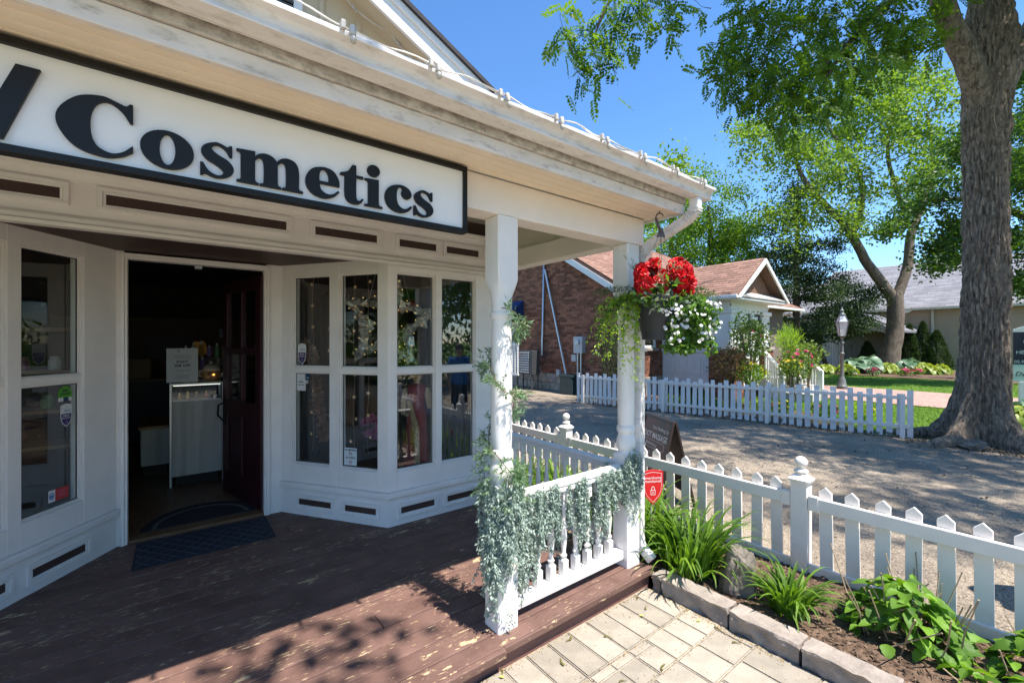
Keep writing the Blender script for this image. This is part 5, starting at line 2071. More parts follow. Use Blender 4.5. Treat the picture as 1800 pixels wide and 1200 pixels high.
# star light strings hanging inside the right bay
WARM = emit('warm_led', (1.0, 0.66, 0.30), .35)
STARP = pm('star_plastic', (0.55, 0.36, 0.24), .4, .1)
sm_ = MB()
star = [(.021 * (1 if i % 2 == 0 else .42) * math.sin(math.pi * i / 5), .021 * (1 if i % 2 == 0 else .42) * math.cos(math.pi * i / 5)) for i in range(10)]
sm_.prism(star, -.002, .002, lambda p, q, a: (p, a, q))
sm_.ball((0, -.003, 0), .0035, 6, 4, 1)
starm = sm_.mesh('star')
starm.materials.append(STARP)
starm.materials.append(WARM)
for i, (fr, s, lb) in enumerate(((FA, .865, 'star-shaped fairy lights hanging in the pane nearest the door'), (FA, .675, 'star-shaped fairy lights hanging beside the middle bar of splayed window'), (FA, .425, 'star-shaped fairy lights at the left of the silver star'),
                              (FA, .285, 'star-shaped fairy lights hanging in front of the silver star'), (FA, .10, 'star-shaped fairy lights close behind the corner of bay'), (FB, .14, 'star-shaped fairy lights in the front pane of right bay'))):
    p = fr(s, -.13, 2.2)
    t = thing('star_light', lb, 'fairy lights', p, 'star fairy lights in the bay window')
    zz = [2.2 - .05 * k for k in range(32)]
    pth = [Vector((p[0] + .006 * math.sin(z * 9 + i), p[1] + .006 * math.cos(z * 7), z)) for z in zz]
    part('wire', MB().tube(pth, .0012, 4), STARP, t)
    for k in range(8):
        z = 2.13 - .19 * k - .02 * (i % 3)
        M = TRS((p[0] + rnd.gauss(0, .012), p[1] + rnd.gauss(0, .006), z), (0, rnd.uniform(-.5, .5), math.atan2(fr.n[1], fr.n[0]) + math.pi / 2 + rnd.gauss(0, .5)))
        inst('star', starm, t, M)

# crumpled silver foil star ring
FOIL = pm('crumpled_foil', (0.78, 0.76, 0.70), 0.2, 0.05, 8, metal=0.55, bump=.9, bscale=28)
fs_ = thing('foil_star', 'big crumpled silver foil star hanging in the bay window corner', 'decoration', tuple(at(684, 565, 3.98)))
sc_ = at(684, 565, 3.98)
fm = basis(sc_, (RX, RY, 0), (0, 0, 1))
mb = MB()
vs_, fs2 = [], []
N_ = 10
per = 9
prof = [(-.055, 0), (-.03, .035), (0, .05), (.03, .035), (.055, 0), (0, -.04)]
cen = []
for i in range(N_):
    r0, r1 = (.40 if i % 2 == 0 else .19), (.40 if (i + 1) % 2 == 0 else .19)
    a0, a1 = math.pi * i / 5 + .12, math.pi * (i + 1) / 5 + .12
    for j in range(per):
        t_ = j / per
        cen.append(Vector((r0 * math.sin(a0), r0 * math.cos(a0))).lerp(Vector((r1 * math.sin(a1), r1 * math.cos(a1))), t_))
m_ = len(cen)
for i, c in enumerate(cen):
    rad = c.normalized()
    for (w, d) in prof:
        j_ = .016
        vs_.append(tuple(fm @ Vector((c.x + rad.x * w + rnd.gauss(0, j_), c.y + rad.y * w + rnd.gauss(0, j_), d + rnd.gauss(0, j_)))))
for i in range(m_):
    for k in range(6):
        fs2.append((i * 6 + k, i * 6 + (k + 1) % 6, ((i + 1) % m_) * 6 + (k + 1) % 6, ((i + 1) % m_) * 6 + k))
mb.add(vs_, fs2)
part('foil_ring', mb, FOIL, fs_, fix=True)
led = MB()
for i in range(0, m_, 3):
    c = cen[i]
    for sg in (-1, 1):
        q = fm @ Vector((c.x + c.normalized().x * .062 * sg + rnd.gauss(0, .006), c.y + c.normalized().y * .062 * sg + rnd.gauss(0, .006), .02 + rnd.gauss(0, .01)))
        led.ball(q, .0042, 6, 4)
part('fairy_lights', led, emit('amber_led', (1.0, .66, .22), .7), fs_, fix=False)
for sx_ in (-1, 1):
    part('cord', MB().tube([fm @ Vector((sx_ * .20, .13, 0)), Vector((sc_.x, sc_.y, 2.5)) + Vector((sx_ * .06 * RX, sx_ * .06 * RY, 0))], .002, 5), GREYB, fs_)

# feather boas on the display
PINKF = leaf_mat('pink_feather', (0.42, 0.03, 0.18), (0.75, 0.16, 0.40), .2, .8, (1, 1, 1))
PEACH = leaf_mat('peach_feather', (0.30, 0.12, 0.07), (0.62, 0.32, 0.22), .2, .8, (1, 1, 1))


def boa(name, label, pts, rad, n, mat):
    t = thing(name, label, 'feathers', tuple(pts[0]))
    for a, b in zip(pts[:-1], pts[1:]):
        a, b = Vector(a), Vector(b)
        tt = gnp.random((n, 1))
        base = np.array(a) * (1 - tt) + np.array(b) * tt
        org = np.array(a)
        d = rsphere(gnp, n)
        me = np_leaves('feather_tuft', base - org, d, rsphere(gnp, n), gnp.uniform(.6, 1.1, n) * rad, np.full(n, rad * .22), gnp.random(n))
        me.materials.append(mat)
        inst('feather_tuft', me, t, Matrix.Translation(a))


boa('feather_boa', 'fluffy hot pink feather boa low in the bay window', [at(640, 742, 4.2), at(655, 735, 4.15), at(668, 740, 4.1), at(664, 765, 4.1), at(645, 760, 4.15)], .06, 260, PINKF)
boa('feather_boa', 'peach feather boa behind the shield sticker by the door', [at(538, 605, 4.15), at(546, 620, 4.15), at(553, 645, 4.15), at(558, 680, 4.15), at(563, 720, 4.18), at(568, 770, 4.2)], .075, 260, PEACH)

# hostess figure in a red dress holding up a tray
fgp = at(733, 735, 3.93)
fg = thing('hostess_figure', 'waist-high hostess figurine in a red dress raising a small tray', 'figurine', (fgp.x, fgp.y, .44))
DRESS = pm('figurine_red', (0.32, 0.025, 0.035), .5, .15, 14)
SKINF = pm('figurine_skin', (0.62, 0.44, 0.26), .5, .05, 6)
HAIRF = pm('figurine_hair', (0.20, 0.10, 0.04), .6, .2, 20)
mb = MB()
mb.lathe([(.11, .44), (.125, .46), (.112, .60), (.098, .75), (.092, .88), (.088, .98), (.070, 1.04), (.066, 1.08), (.080, 1.14), (.090, 1.19), (.080, 1.225), (.035, 1.245)], (fgp.x, fgp.y), 24)
part('dress', mb, DRESS, fg, smooth=60)
mb = MB()
mb.tube([(fgp.x, fgp.y, 1.23), (fgp.x, fgp.y, 1.27)], .028, 10)
mb.ball((fgp.x, fgp.y, 1.325), (.052, .056, .066), 16, 12)
part('head', mb, SKINF, fg, smooth=60)
part('hair', MB().ball((fgp.x + .02 * FX, fgp.y + .02 * FY, 1.345), (.060, .062, .070), 14, 10), HAIRF, fg, smooth=60)
fe = MB()
for sx_ in (-.02, .02):
    fe.ball((fgp.x - .052 * FX + sx_ * RX, fgp.y - .052 * FY + sx_ * RY, 1.335), .006, 8, 6)
part('eye', fe, BLACK, fg)
part('mouth', MB().ball((fgp.x - .054 * FX, fgp.y - .054 * FY, 1.295), (.012, .012, .005), 8, 6), REDV, fg)


def fgo(r, f, z):
    return Vector((fgp.x + r * RX - f * FX, fgp.y + r * RY - f * FY, z))


part('arm', MB().tube([fgo(.085, 0, 1.20), fgo(.11, .02, 1.10), fgo(.115, .04, 1.04), fgo(.15, .06, 1.12), fgo(.165, .07, 1.20), fgo(.20, .07, 1.215), fgo(.235, .07, 1.215)], [.03, .026, .022, .021, .017, .018, .006], 10), SKINF, fg, smooth=60)
part('arm', MB().tube([fgo(-.085, 0, 1.20), fgo(-.12, .01, 1.08), fgo(-.11, .05, .98), fgo(-.06, .09, .97)], [.03, .025, .02, .016], 10), SKINF, fg, smooth=60)
mb = MB()
mb.lathe([(.075, 1.226), (.082, 1.230), (.082, 1.236), (.074, 1.232)], tuple(fgo(.19, .07, 0))[:2], 24)
part('tray', mb, WOODB, fg, smooth=40)
part('sash', MB().tube([fgo(-.05, .10, 1.10), fgo(.02, .115, .85), fgo(.03, .12, .55)], [.02, .03, .025], 6), pm('floral_trim', (.45, .30, .16), .7, .5, 60), fg)
cup = thing('tea_cup', 'small green and pink cup on the figurine tray', 'cup', tuple(fgo(.19, .07, 1.236)))
part('cup_body', MB().lathe([(.022, 1.237), (.034, 1.25), (.040, 1.285), (.037, 1.286), (.03, 1.25)], tuple(fgo(.19, .07, 0))[:2], 18), pm('cup_green', (.16, .32, .16), .35), cup, smooth=50)
part('cup_handle', MB().tube([fgo(.155, .07, 1.28), fgo(.138, .07, 1.27), fgo(.14, .07, 1.255), fgo(.16, .07, 1.25)], .005, 6), pm('cup_green2', (.14, .34, .14), .35), cup, smooth=60)

# ------------------------------------------------------------------ entrance: door leaf, mats, display case, counter
DOORR = pm('burgundy_door', (0.036, 0.007, 0.012), .4, .12, 5, bump=.05)
hx, hy = .605, 4.345
dl = Vector((-.215, .835, 0)).normalized()
FDR = Frame(hx, hy, dl.x, dl.y, flip=False)
door = thing('shop_door', 'burgundy panelled shop door with tall glass panes standing open inwards', 'door', (hx, hy, .145))
mb = MB()
z0, z1 = .145, 2.20
T0, T1 = -.022, .022
mb.box(0, .11, T0, T1, z0, z1, FDR)
mb.box(.755, .865, T0, T1, z0, z1, FDR)
mb.box(.11, .755, T0, T1, z0, z0 + .22, FDR)
mb.box(.11, .755, T0, T1, .92, 1.06, FDR)
mb.box(.11, .755, T0, T1, z1 - .12, z1, FDR)
mb.box(.405, .46, T0, T1, .365, .92, FDR)
mb.box(.405, .46, T0, T1, 1.06, 2.08, FDR)
mb.box(.11, .405, T0, T1, 1.50, 1.56, FDR)
mb.box(.46, .755, T0, T1, 1.50, 1.56, FDR)
part('door_frame', mb, DOORR, door, bevel=.004)
for a, b in ((.11, .405), (.46, .755)):
    part('door_panel', MB().box(a, b, -.008, .008, .365, .92, FDR), DOORR, door)
    for c, d in ((1.06, 1.50), (1.56, 2.08)):
        part('pane', MB().add([FDR(a, 0, c), FDR(b, 0, c), FDR(b, 0, d), FDR(a, 0, d)], [(0, 1, 2, 3)]), GLASS2, door, fix=False)
sd = -1 if Vector((*FDR.n, 0)).dot(Vector((-1, 0, 0))) < 0 else 1
hz_ = MB()
hz_.box(.79, .835, sd * .022, sd * .030, .80, 1.06, FDR)
hz_.tube([FDR(.812, sd * .03, 1.02), FDR(.812, sd * .075, 1.00), FDR(.812, sd * .08, .90), FDR(.812, sd * .03, .84)], [.009, .010, .010, .009], 8)
part('door_handle', hz_, BLACK, door, smooth=50)
MATB = pm('rubber_mat', (0.020, 0.026, 0.040), .8, .2, 40, bump=.2)
mt = thing('door_mat', 'dark blue-black rubber mat with a lattice pattern before the door', 'mat', (.20, 3.98, .121))
part('mat_base', MB().box(-.23, .61, 3.76, 4.24, .1215, .128), MATB, mt, bevel=.002)
lat = MB()
for k in range(-6, 14):
    for sg in (1, -1):
        a = Vector((-.22 + .085 * k, 3.775 if sg > 0 else 4.225))
        b = a + Vector((.45 * .75, .45 * sg))
        ta, tb = 0.0, 1.0
        for lim, s in ((-.215, 1), (.595, -1)):
            fa, fb2 = (a.x - lim) * s, (b.x - lim) * s
            if fa < 0 and fb2 < 0:
                ta, tb = 1, 0
                break
            if fa < 0:
                ta = max(ta, fa / (fa - fb2))
            if fb2 < 0:
                tb = min(tb, fa / (fa - fb2))
        if tb - ta > .05:
            p, q = a.lerp(b, ta), a.lerp(b, tb)
            lat.tube([(p.x, p.y, .129), (q.x, q.y, .129)], .004, 4)
part('mat_lattice', lat, pm('rubber_rib', (.05, .058, .075), .6), mt)
im = thing('inner_mat', 'half-round dark mat lying just inside the shop door', 'mat', (.18, 4.42, .139))
hr = [(.18 + .40 * math.cos(math.pi * i / 24), 4.41 + .46 * math.sin(math.pi * i / 24)) for i in range(25)]
part('mat_base', MB().prism(hr, .1385, .146, lambda p, q, a: (p, q, a)), pm('coir_dark', (.035, .03, .032), .95, .2, 60), im)
part('mat_arc', MB().prism([(.18 + .33 * math.cos(math.pi * i / 24), 4.43 + .36 * math.sin(math.pi * i / 24)) for i in range(25)] + [(.18 + .30 * math.cos(math.pi * i / 24), 4.43 + .33 * math.sin(math.pi * i / 24)) for i in range(24, -1, -1)], .1465, .148, lambda p, q, a: (p, q, a)), pm('mat_arc_grey', (.13, .13, .135), .9), im)

GREYW = pm('grey_ash_veneer', (0.50, 0.46, 0.42), .5, .2, 2.2, stretch=(7, 7, .35))
ALU = pm('alu_frame', (.5, .5, .5), .35, .05, 5, metal=.6)
cs = thing('display_case', 'grey wood counter with a lit glass top displaying perfume bottles', 'display case', (.18, 5.8, .14))
part('cabinet', MB().box(-.03, .39, 5.61, 6.05, .24, 1.00), GREYW, cs, bevel=.002)
part('plinth', MB().box(.0, .36, 5.66, 6.0, .14, .239), BLACK, cs)
part('inner_deck', MB().box(-.02, .38, 5.62, 6.04, 1.001, 1.012), pm('white_deck', (.72, .72, .75), .5, .02), cs)
mb = MB()
for x in (-.05, .392):
    for y in (5.59, 6.045):
        mb.box(x, x + .018, y, y + .018, .14, 1.19)
    mb.box(x, x + .018, 5.609, 6.044, 1.172, 1.19)
for y in (5.59, 6.045):
    mb.box(-.031, .391, y, y + .018, 1.172, 1.19)
part('case_frame', mb, ALU, cs, bevel=.001)
part('case_glass', MB().add([(-.03, 5.6, 1.01), (.39, 5.6, 1.01), (.39, 5.6, 1.172), (-.03, 5.6, 1.172)], [(0, 1, 2, 3)]), GLASS2, cs, fix=False)
part('case_top', MB().box(-.045, .405, 5.595, 6.06, 1.191, 1.197), GLASS2, cs)
part('light_strip', MB().box(-.02, .38, 5.612, 5.622, 1.163, 1.171), emit('case_led', (1, .97, .92), .6), cs)
for k, (x, mt_, h) in enumerate(((.10, 'perfume_gold', .055), (.18, 'perfume_dark', .045), (.26, 'perfume_rose', .05), (.34, 'perfume_clear', .04), (.03, 'perfume_amber', .04))):
    col = {'perfume_gold': (.5, .36, .08), 'perfume_dark': (.05, .04, .06), 'perfume_rose': (.45, .12, .12), 'perfume_clear': (.5, .5, .5), 'perfume_amber': (.4, .2, .06)}[mt_]
    nm = {'perfume_gold': 'gold', 'perfume_dark': 'dark', 'perfume_rose': 'rose red', 'perfume_clear': 'clear', 'perfume_amber': 'amber'}[mt_]
    t = thing('perfume_bottle', f'{nm} perfume bottle inside the lit glass display case', 'bottle', (x, 5.75, 1.012), 'perfume bottles in the display case')
    part('bottle_body', MB().box(x - .016, x + .016, 5.735, 5.765, 1.0125, 1.012 + h), pm(mt_, col, .2), t, bevel=.004)
    part('bottle_cap', MB().tube([(x, 5.75, 1.0125 + h), (x, 5.75, 1.04 + h)], .009, 10), pm('cap_gold', (.5, .38, .12), .3, metal=.8), t)
FX0 = Frame(.0, 5.60, 1, 0)
pst = thing('sale_poster', 'white printed poster offering 20% off standing on the display case', 'poster', (.06, 5.63, 1.198))
M = basis((.055, 5.64, 1.375), (1, 0, 0), (0, .10, 1))
put('poster_sheet', outline_mesh('poster_sheet', [rect(.26, .35)], .0015), M, WPAP, pst)
for s_, sz, yy, w in (('V', .04, .145, .01), ('ENJOY', .034, .035, .02), ('20% OFF', .036, -.005, .03)):
    put('lettering', text_mesh('lettering', s_, sz, w, .0003), M @ Matrix.Translation((-.03 if s_ == 'V' else 0, yy, .003)), INK, pst)
for k, (yy, w) in enumerate(((.10, .13), (.085, .15), (.07, .12), (-.05, .15), (-.065, .12), (-.105, .12), (-.12, .10), (-.135, .12))):
    put('text_line', outline_mesh('text_line', [[(-w / 2, yy), (w / 2, yy), (w / 2, yy + .006), (-w / 2, yy + .006)]], .0003), M @ Matrix.Translation((0, 0, .0028)), GREYB, pst)
tp = thing('ceramic_teapot', 'pale ceramic pot with a rounded lid and warm glow on display case', 'ornament', (.31, 5.78, 1.198))
CER = pm('cream_ceramic', (.55, .42, .30), .3, .1, 10)
part('pot_body', MB().lathe([(.05, 1.198), (.075, 1.21), (.09, 1.25), (.085, 1.285), (.06, 1.30)], (.31, 5.78), 20), pm('terracotta_pattern', (.42, .16, .06), .4, .6, 22, col2=(.75, .45, .2)), tp, smooth=60)
part('lid', MB().lathe([(.085, 1.301), (.088, 1.315), (.07, 1.35), (.035, 1.37), (.008, 1.375)], (.31, 5.78), 20), CER, tp, smooth=60)
part('lid_knob', MB().ball((.31, 5.78, 1.385), .014, 10, 8), CER, tp, smooth=60)
part('spout', MB().tube([(.385, 5.76, 1.24), (.42, 5.75, 1.27), (.425, 5.745, 1.33)], [.018, .015, .014], 8), CER, tp, smooth=60)
part('handle', MB().tube([(.235, 5.78, 1.29), (.205, 5.78, 1.31), (.20, 5.78, 1.25), (.235, 5.78, 1.24)], .012, 8), CER, tp, smooth=60)
part('glow', MB().ball((.325, 5.69, 1.262), .010, 8, 6), emit('pot_glow', (1, .5, .1), 1.2), tp)
lc = thing('low_cabinet', 'low grey cabinet with a warm wood top left of display case', 'cabinet', (-.17, 6.4, .14))
part('cabinet_body', MB().box(-.30, -.06, 6.2, 6.9, .26, .66), GREYW, lc)
part('cabinet_top', MB().box(-.32, -.055, 6.18, 6.95, .661, .69), pm('oak_top', (.34, .19, .075), .4, .2, 5), lc, bevel=.003)
part('plinth', MB().box(-.28, -.08, 6.24, 6.86, .14, .259), BLACK, lc)
bc = thing('back_counter', 'dark shop counter with a wood top against the back wall', 'counter', (.2, 8.8, .14))
part('counter_body', MB().box(-1.4, 1.6, 8.5, 8.95, .14, 1.02), pm('counter_navy', (.02, .024, .034), .5), bc)
part('counter_top', MB().box(-1.42, 1.62, 8.47, 8.98, 1.021, 1.06), WOODB, bc)
part('wall_panel', MB().box(-1.5, 1.8, 9.44, 9.495, 1.06, 1.95), pm('tan_panel', (.16, .10, .075), .7, .15, 3), bc)
part('valance', MB().box(-1.5, 1.8, 9.40, 9.499, 1.955, 2.01), WOODB, bc)
part('dark_screen', MB().box(-.42, .28, 9.40, 9.438, 1.30, 1.68), BLACK, bc)
tl = thing('table_lamp', 'small lamp with a lit amber shade on the back counter', 'lamp', (.30, 8.7, 1.06))
part('lamp_base', MB().lathe([(.05, 1.0605), (.05, 1.07), (.012, 1.09), (.012, 1.42)], (.30, 8.7), 14), BLACK, tl, smooth=50)
part('lamp_shade', MB().lathe([(.13, 1.42), (.075, 1.62), (.07, 1.62), (.125, 1.42)], (.30, 8.7), 20), emit('amber_shade', (.40, .19, .05), .03), tl, smooth=60)
cols = [(.4, .5, .45), (.45, .1, .25), (.3, .3, .4), (.5, .45, .4), (.25, .05, .1), (.5, .5, .5), (.5, .3, .1)]
for k in range(7):
    x = -.05 + .09 * k
    h = .10 + .05 * ((k * 7) % 3)
    z = 1.0605 if k < 12 else 1.0605
    y = 8.56 if k < 12 else 8.85
    c = cols[k % 7]
    cn = ('pale green', 'plum', 'slate', 'cream', 'wine red', 'white', 'orange')[k % 7]
    t = tag(part('cosmetic_bottle', MB().lathe([(.024, z), (.026, z + .01), (.026, z + h * .7), (.012, z + h * .8), (.012, z + h), (.002, z + h)], (x, y), 12), pm('bottle_%d' % (k % 7), c, .35), None, smooth=50), f'{cn} cosmetic bottle among the row on the back counter', 'bottle', 'cosmetic bottles on the back counter')
mi = thing('wall_mirror', 'tall narrow mirror on the shop wall left of the doorway view', 'mirror', (-1.0, 8.3, 1.3))
mM = basis(at(232, 613, 7.6), (.80, -.60, 0), (0, 0, 1))
put('mirror_frame', outline_mesh('mirror_frame', [rect(.24, .62), rect(.18, .56)], .012), mM, WOODB, mi)
mm, nt_, N__, L__, B__ = nodes_of('mirror_silver')
B__.inputs['Metallic'].default_value = 1
B__.inputs['Base Color'].default_value = (.85, .85, .85, 1)
B__.inputs['Roughness'].default_value = .02
put('mirror_glass', outline_mesh('mirror_glass', [rect(.19, .57)], .002), mM, mm, mi)
sh = thing('wall_shelf', 'dim wooden wall shelf of cosmetics seen through the left bay', 'shelf', (-1.6, 6.0, 1.0))
for z in (.75, 1.15, 1.55, 1.95):
    part('shelf_board', MB().box(-2.40, -2.05, 4.9, 8.2, z, z + .03), WOODB, sh)
for z in (1.18,):
    for k in range(6):
        y = 5.1 + .48 * k
        tag(part('boxed_product', MB().box(-2.25, -2.15, y, y + .10, z + .0005, z + .10 + .04 * ((k * 5) % 3)), pm('bottle_%d' % ((k * 3) % 7), cols[(k * 3) % 7], .4), None), ('green', 'grey', 'wine red', 'plum', 'cream', 'white')[k] + ' boxed product standing on the dim wall shelf', 'box', 'boxed products on the wall shelf')

ws2 = thing('stock_shelf', 'tall dark shelf stocked with cosmetics on the back wall beyond the counter', 'shelf', (.6, 9.2, 1.1))
for z in (1.10, 1.38, 1.66):
    part('shelf_board', MB().box(.35, 1.75, 9.15, 9.39, z, z + .025), WOODB, ws2)
for x in (.33, 1.752):
    part('shelf_side', MB().box(x, x + .018, 9.15, 9.39, 1.061, 1.90), WOODB, ws2)
for k in range(12):
    x, z = .42 + .11 * k, (1.1255, 1.4055, 1.6855)[k % 3]
    h = .10 + .04 * (k % 4) * .7
    cn = ('pale green', 'plum', 'slate', 'cream', 'wine red', 'white', 'orange')[k % 7]
    tag(part('cosmetic_box', MB().box(x - .035, x + .035, 9.20, 9.26, z, z + h), pm('bottle_%d' % (k % 7), cols[k % 7], .35), None, bevel=.003), cn + ' cosmetic box on the ' + ('bottom', 'middle', 'top')[k % 3] + ' board of the back wall shelf', 'box', 'cosmetic boxes on the back wall shelf')
ds2 = thing('display_shelf', 'brown wooden display shelves inside the left bay window', 'shelf', (-1.4, 4.9, .44))
for z, y0 in ((.80, 4.75), (1.06, 4.85), (1.36, 4.95), (1.70, 5.0)):
    part('shelf_board', MB().box(-2.3, -.42, y0, y0 + .30, z, z + .03), pm('warm_shelf_wood', (.26, .15, .075), .5, .25, 5, stretch=(1, 8, 8)), ds2, bevel=.003)
for x in (-2.3, -1.36, -.45):
    part('shelf_side', MB().box(x, x + .025, 5.26, 5.30, .44, 1.95), WOODB, ds2)
for k, (x, z, y, c) in enumerate(((-.62, 1.39, 5.05, 'amber'), (-.78, 1.39, 5.08, 'white'), (-.95, 1.39, 5.05, 'plum'), (-.60, 1.09, 4.95, 'cream'), (-.80, 1.09, 4.95, 'green'), (-1.0, 1.09, 4.95, 'rose'))):
    cc = {'amber': (.4, .2, .05), 'white': (.6, .6, .6), 'plum': (.25, .05, .15), 'cream': (.6, .5, .35), 'green': (.15, .3, .12), 'rose': (.5, .2, .22)}[c]
    tag(part('cosmetic_jar', MB().lathe([(.035, z + .0005), (.038, z + .01), (.038, z + .08), (.030, z + .085), (.030, z + .11), (.002, z + .11)], (x, y), 14), pm('jar_' + c, cc, .3), None, smooth=45), c + ' cosmetic jar on the wooden shelf inside the left bay', 'jar', 'cosmetic jars in the left bay')

ts = thing('tiered_stand', 'two-tier dark stand of cosmetics behind the display case poster', 'display stand', (.30, 6.6, .14))
part('stand_body', MB().box(.06, .56, 6.5, 6.9, .14, 1.20), pm('counter_navy', (.02, .024, .034), .5), ts)
part('stand_top', MB().box(.04, .58, 6.48, 6.92, 1.201, 1.23), WOODB, ts, bevel=.003)
part('stand_step', MB().box(.06, .56, 6.70, 6.90, 1.2305, 1.42), WOODB, ts, bevel=.003)
for k in range(12):
    up = k >= 6
    x = .10 + .08 * (k % 6)
    y, z = (6.78, 1.4205) if up else (6.56, 1.2305)
    cn, cc = (('white', (.75, .75, .75)), ('pink', (.65, .18, .34)), ('cream', (.65, .55, .38)), ('green', (.22, .45, .2)), ('lilac', (.40, .22, .50)), ('amber', (.6, .30, .06)))[(k * 5 + (1 if up else 0)) % 6]
    h = .15 + .03 * (k % 3)
    t = thing('lotion_bottle', cn + ' lotion bottle on the ' + ('upper' if up else 'lower') + ' tier behind the case poster', 'bottle', (x, y, z), 'lotion bottles on the tiered stand')
    part('bottle_body', MB().lathe([(.026, z), (.028, z + .01), (.028, z + h * .68), (.012, z + h * .78)], (x, y), 12), pm('lotion_' + cn, cc, .35), t, smooth=45)
    part('bottle_cap', MB().lathe([(.013, z + h * .78), (.013, z + h), (.004, z + h)], (x, y), 10), WPAP, t, smooth=45)
bx2 = tag(part('carton', MB().box(-.62, -.30, 8.55, 8.80, 1.0605, 1.36), pm('carton_tan', (.42, .28, .16), .8, .1, 5), None, bevel=.004), 'tan carton standing at the left of the back counter', 'box')


# ================================================================== brick house across the drive
HOUSEW = pm('house_white', (0.72, 0.715, 0.70), 0.5, 0.05, 4, bump=.05, dirt=(.5, .48, .45), dirt_scale=3, dirt_ramp=(.66, .9))
house = thing('brick_house', 'brown brick house with red shingle roof and white panelled sunroom', 'house', (12.2, 8.0, 0))
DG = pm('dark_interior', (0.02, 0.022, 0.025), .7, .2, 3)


def bricks(fr, s0, s1, z0, z1, inside=None, bl=.215, bh=.071, j=.010, proud=.012, mb=None):
    mb = mb or MB()
    row = 0
    z = z0
    while z + bh <= z1 + .001:
        s = s0 - (bl / 2 + j / 2) * (row % 2)
        while s < s1:
            a, b = max(s, s0), min(s + bl, s1)
            if b - a > .03 and (inside is None or inside((a + b) / 2, z + bh / 2)):
                d = proud + rnd.uniform(-.004, .004)
                p = [fr(a, 0, z), fr(b, 0, z), fr(b, 0, z + bh), fr(a, 0, z + bh), fr(a, d, z), fr(b, d, z), fr(b, d, z + bh), fr(a, d, z + bh)]
                mb.add(p, [(4, 5, 6, 7), (0, 1, 5, 4), (1, 2, 6, 5), (2, 3, 7, 6), (3, 0, 4, 7)], tint=rnd.random())
            s += bl + j
        z += bh + j
        row += 1
    return mb


def shingles(O, e, f, rows, s0f, s1f, mat, parent, tab=.30, step=.145, name='shingle'):
    """O eave origin, e along the eave, f up the slope; joined tabs with their butt edges"""
    O, e, f = Vector(O), Vector(e).normalized(), Vector(f).normalized()
    n = e.cross(f)
    if n.z < 0:
        n = -n
    mb_ = MB()
    for r_ in range(rows):
        a0, a1 = s0f(r_ * step), s1f(r_ * step)
        s = a0 - tab * (.5 if r_ % 2 else 0) + rnd.uniform(-.03, .03)
        while s < a1:
            x0, x1 = max(s, a0), min(s + tab - .008, a1)
            if x1 - x0 > .02:
                lift = .012 + rnd.uniform(0, .005)
                lo = r_ * step - rnd.uniform(0, .008)
                p = [O + e * x0 + f * lo + n * lift, O + e * x1 + f * lo + n * lift, O + e * x1 + f * (lo + step + .02) + n * .004, O + e * x0 + f * (lo + step + .02) + n * .004,
                     O + e * x0 + f * lo, O + e * x1 + f * lo]
                mb_.add(p, [(0, 1, 2, 3), (4, 5, 1, 0)], tint=rnd.random())
            s += tab
    o = part(name, mb_, mat, parent, fix=False)
    return stuff(o)


WU, WV = 10.1, 8.0
FG = Frame(WU, WV, 0, 1, flip=True)                    # brick gable, faces the drive
GW_, GE, GSL = 8.6, 3.25, .60
part('gable_wall', MB().prism([(0, -.1), (GW_, -.1), (GW_, GE), (GW_ / 2, GE + GSL * GW_ / 2), (0, GE)], -.2, 0, lambda p, q, a: FG(p, a, q)), MORTAR, house)
o = part('gable_bricks', bricks(FG, 0, GW_, .56, 5.9, lambda s, z: z < GE + GSL * min(s, GW_ - s) - .03 and not (4.62 < s < 5.65 and z < 2.35)), BRICK, house, fix=False)
stuff(o)
FS = Frame(WU, WV, 1, 0)                               # brick side wall, faces the sunny garden
part('side_wall', MB().box(.2, 2.1, -.2, 0, -.1, 3.25, FS), MORTAR, house)
stuff(part('side_bricks', bricks(FS, 0, 2.1, .56, 3.2, lambda s, z: not (.55 < s < 1.7 and 1.42 < z < 2.6)), BRICK, house, fix=False))
sw = MB()
for q in ((.55, .65, 1.42, 2.6), (1.60, 1.70, 1.42, 2.6), (.65, 1.60, 2.5, 2.6), (.65, 1.60, 1.42, 1.5), (1.10, 1.15, 1.5, 2.5)):
    sw.box(q[0], q[1], 0, .03, q[2], q[3], FS)
w_ = part('window', sw, HOUSEW, house, bevel=.004)
part('pane', MB().box(.65, 1.6, .003, .008, 1.5, 2.5, FS), glass_mat('dim_glass', (.5, .55, .6), 2.2), w_)
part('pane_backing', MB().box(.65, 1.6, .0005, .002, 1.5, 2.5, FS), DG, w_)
part('window_ledge', MB().box(.45, 1.8, 0, .09, 1.33, 1.418, FS), STONEB, house, bevel=.01)
# stone foundation, block by block
for fr, L in ((FG, GW_), (FS, 2.1)):
    for r_ in range(2):
        s = -.03 if r_ == 0 else 0
        while s < L - .1:
            l = rnd.uniform(.32, .52)
            part('foundation_stone', MB().box(s, min(s + l - .012, L), -.02, .045 + rnd.uniform(-.012, .02), -.05 + .30 * r_, -.05 + .30 * r_ + .285, fr), STONEB, house, bevel=.015)
            s += l
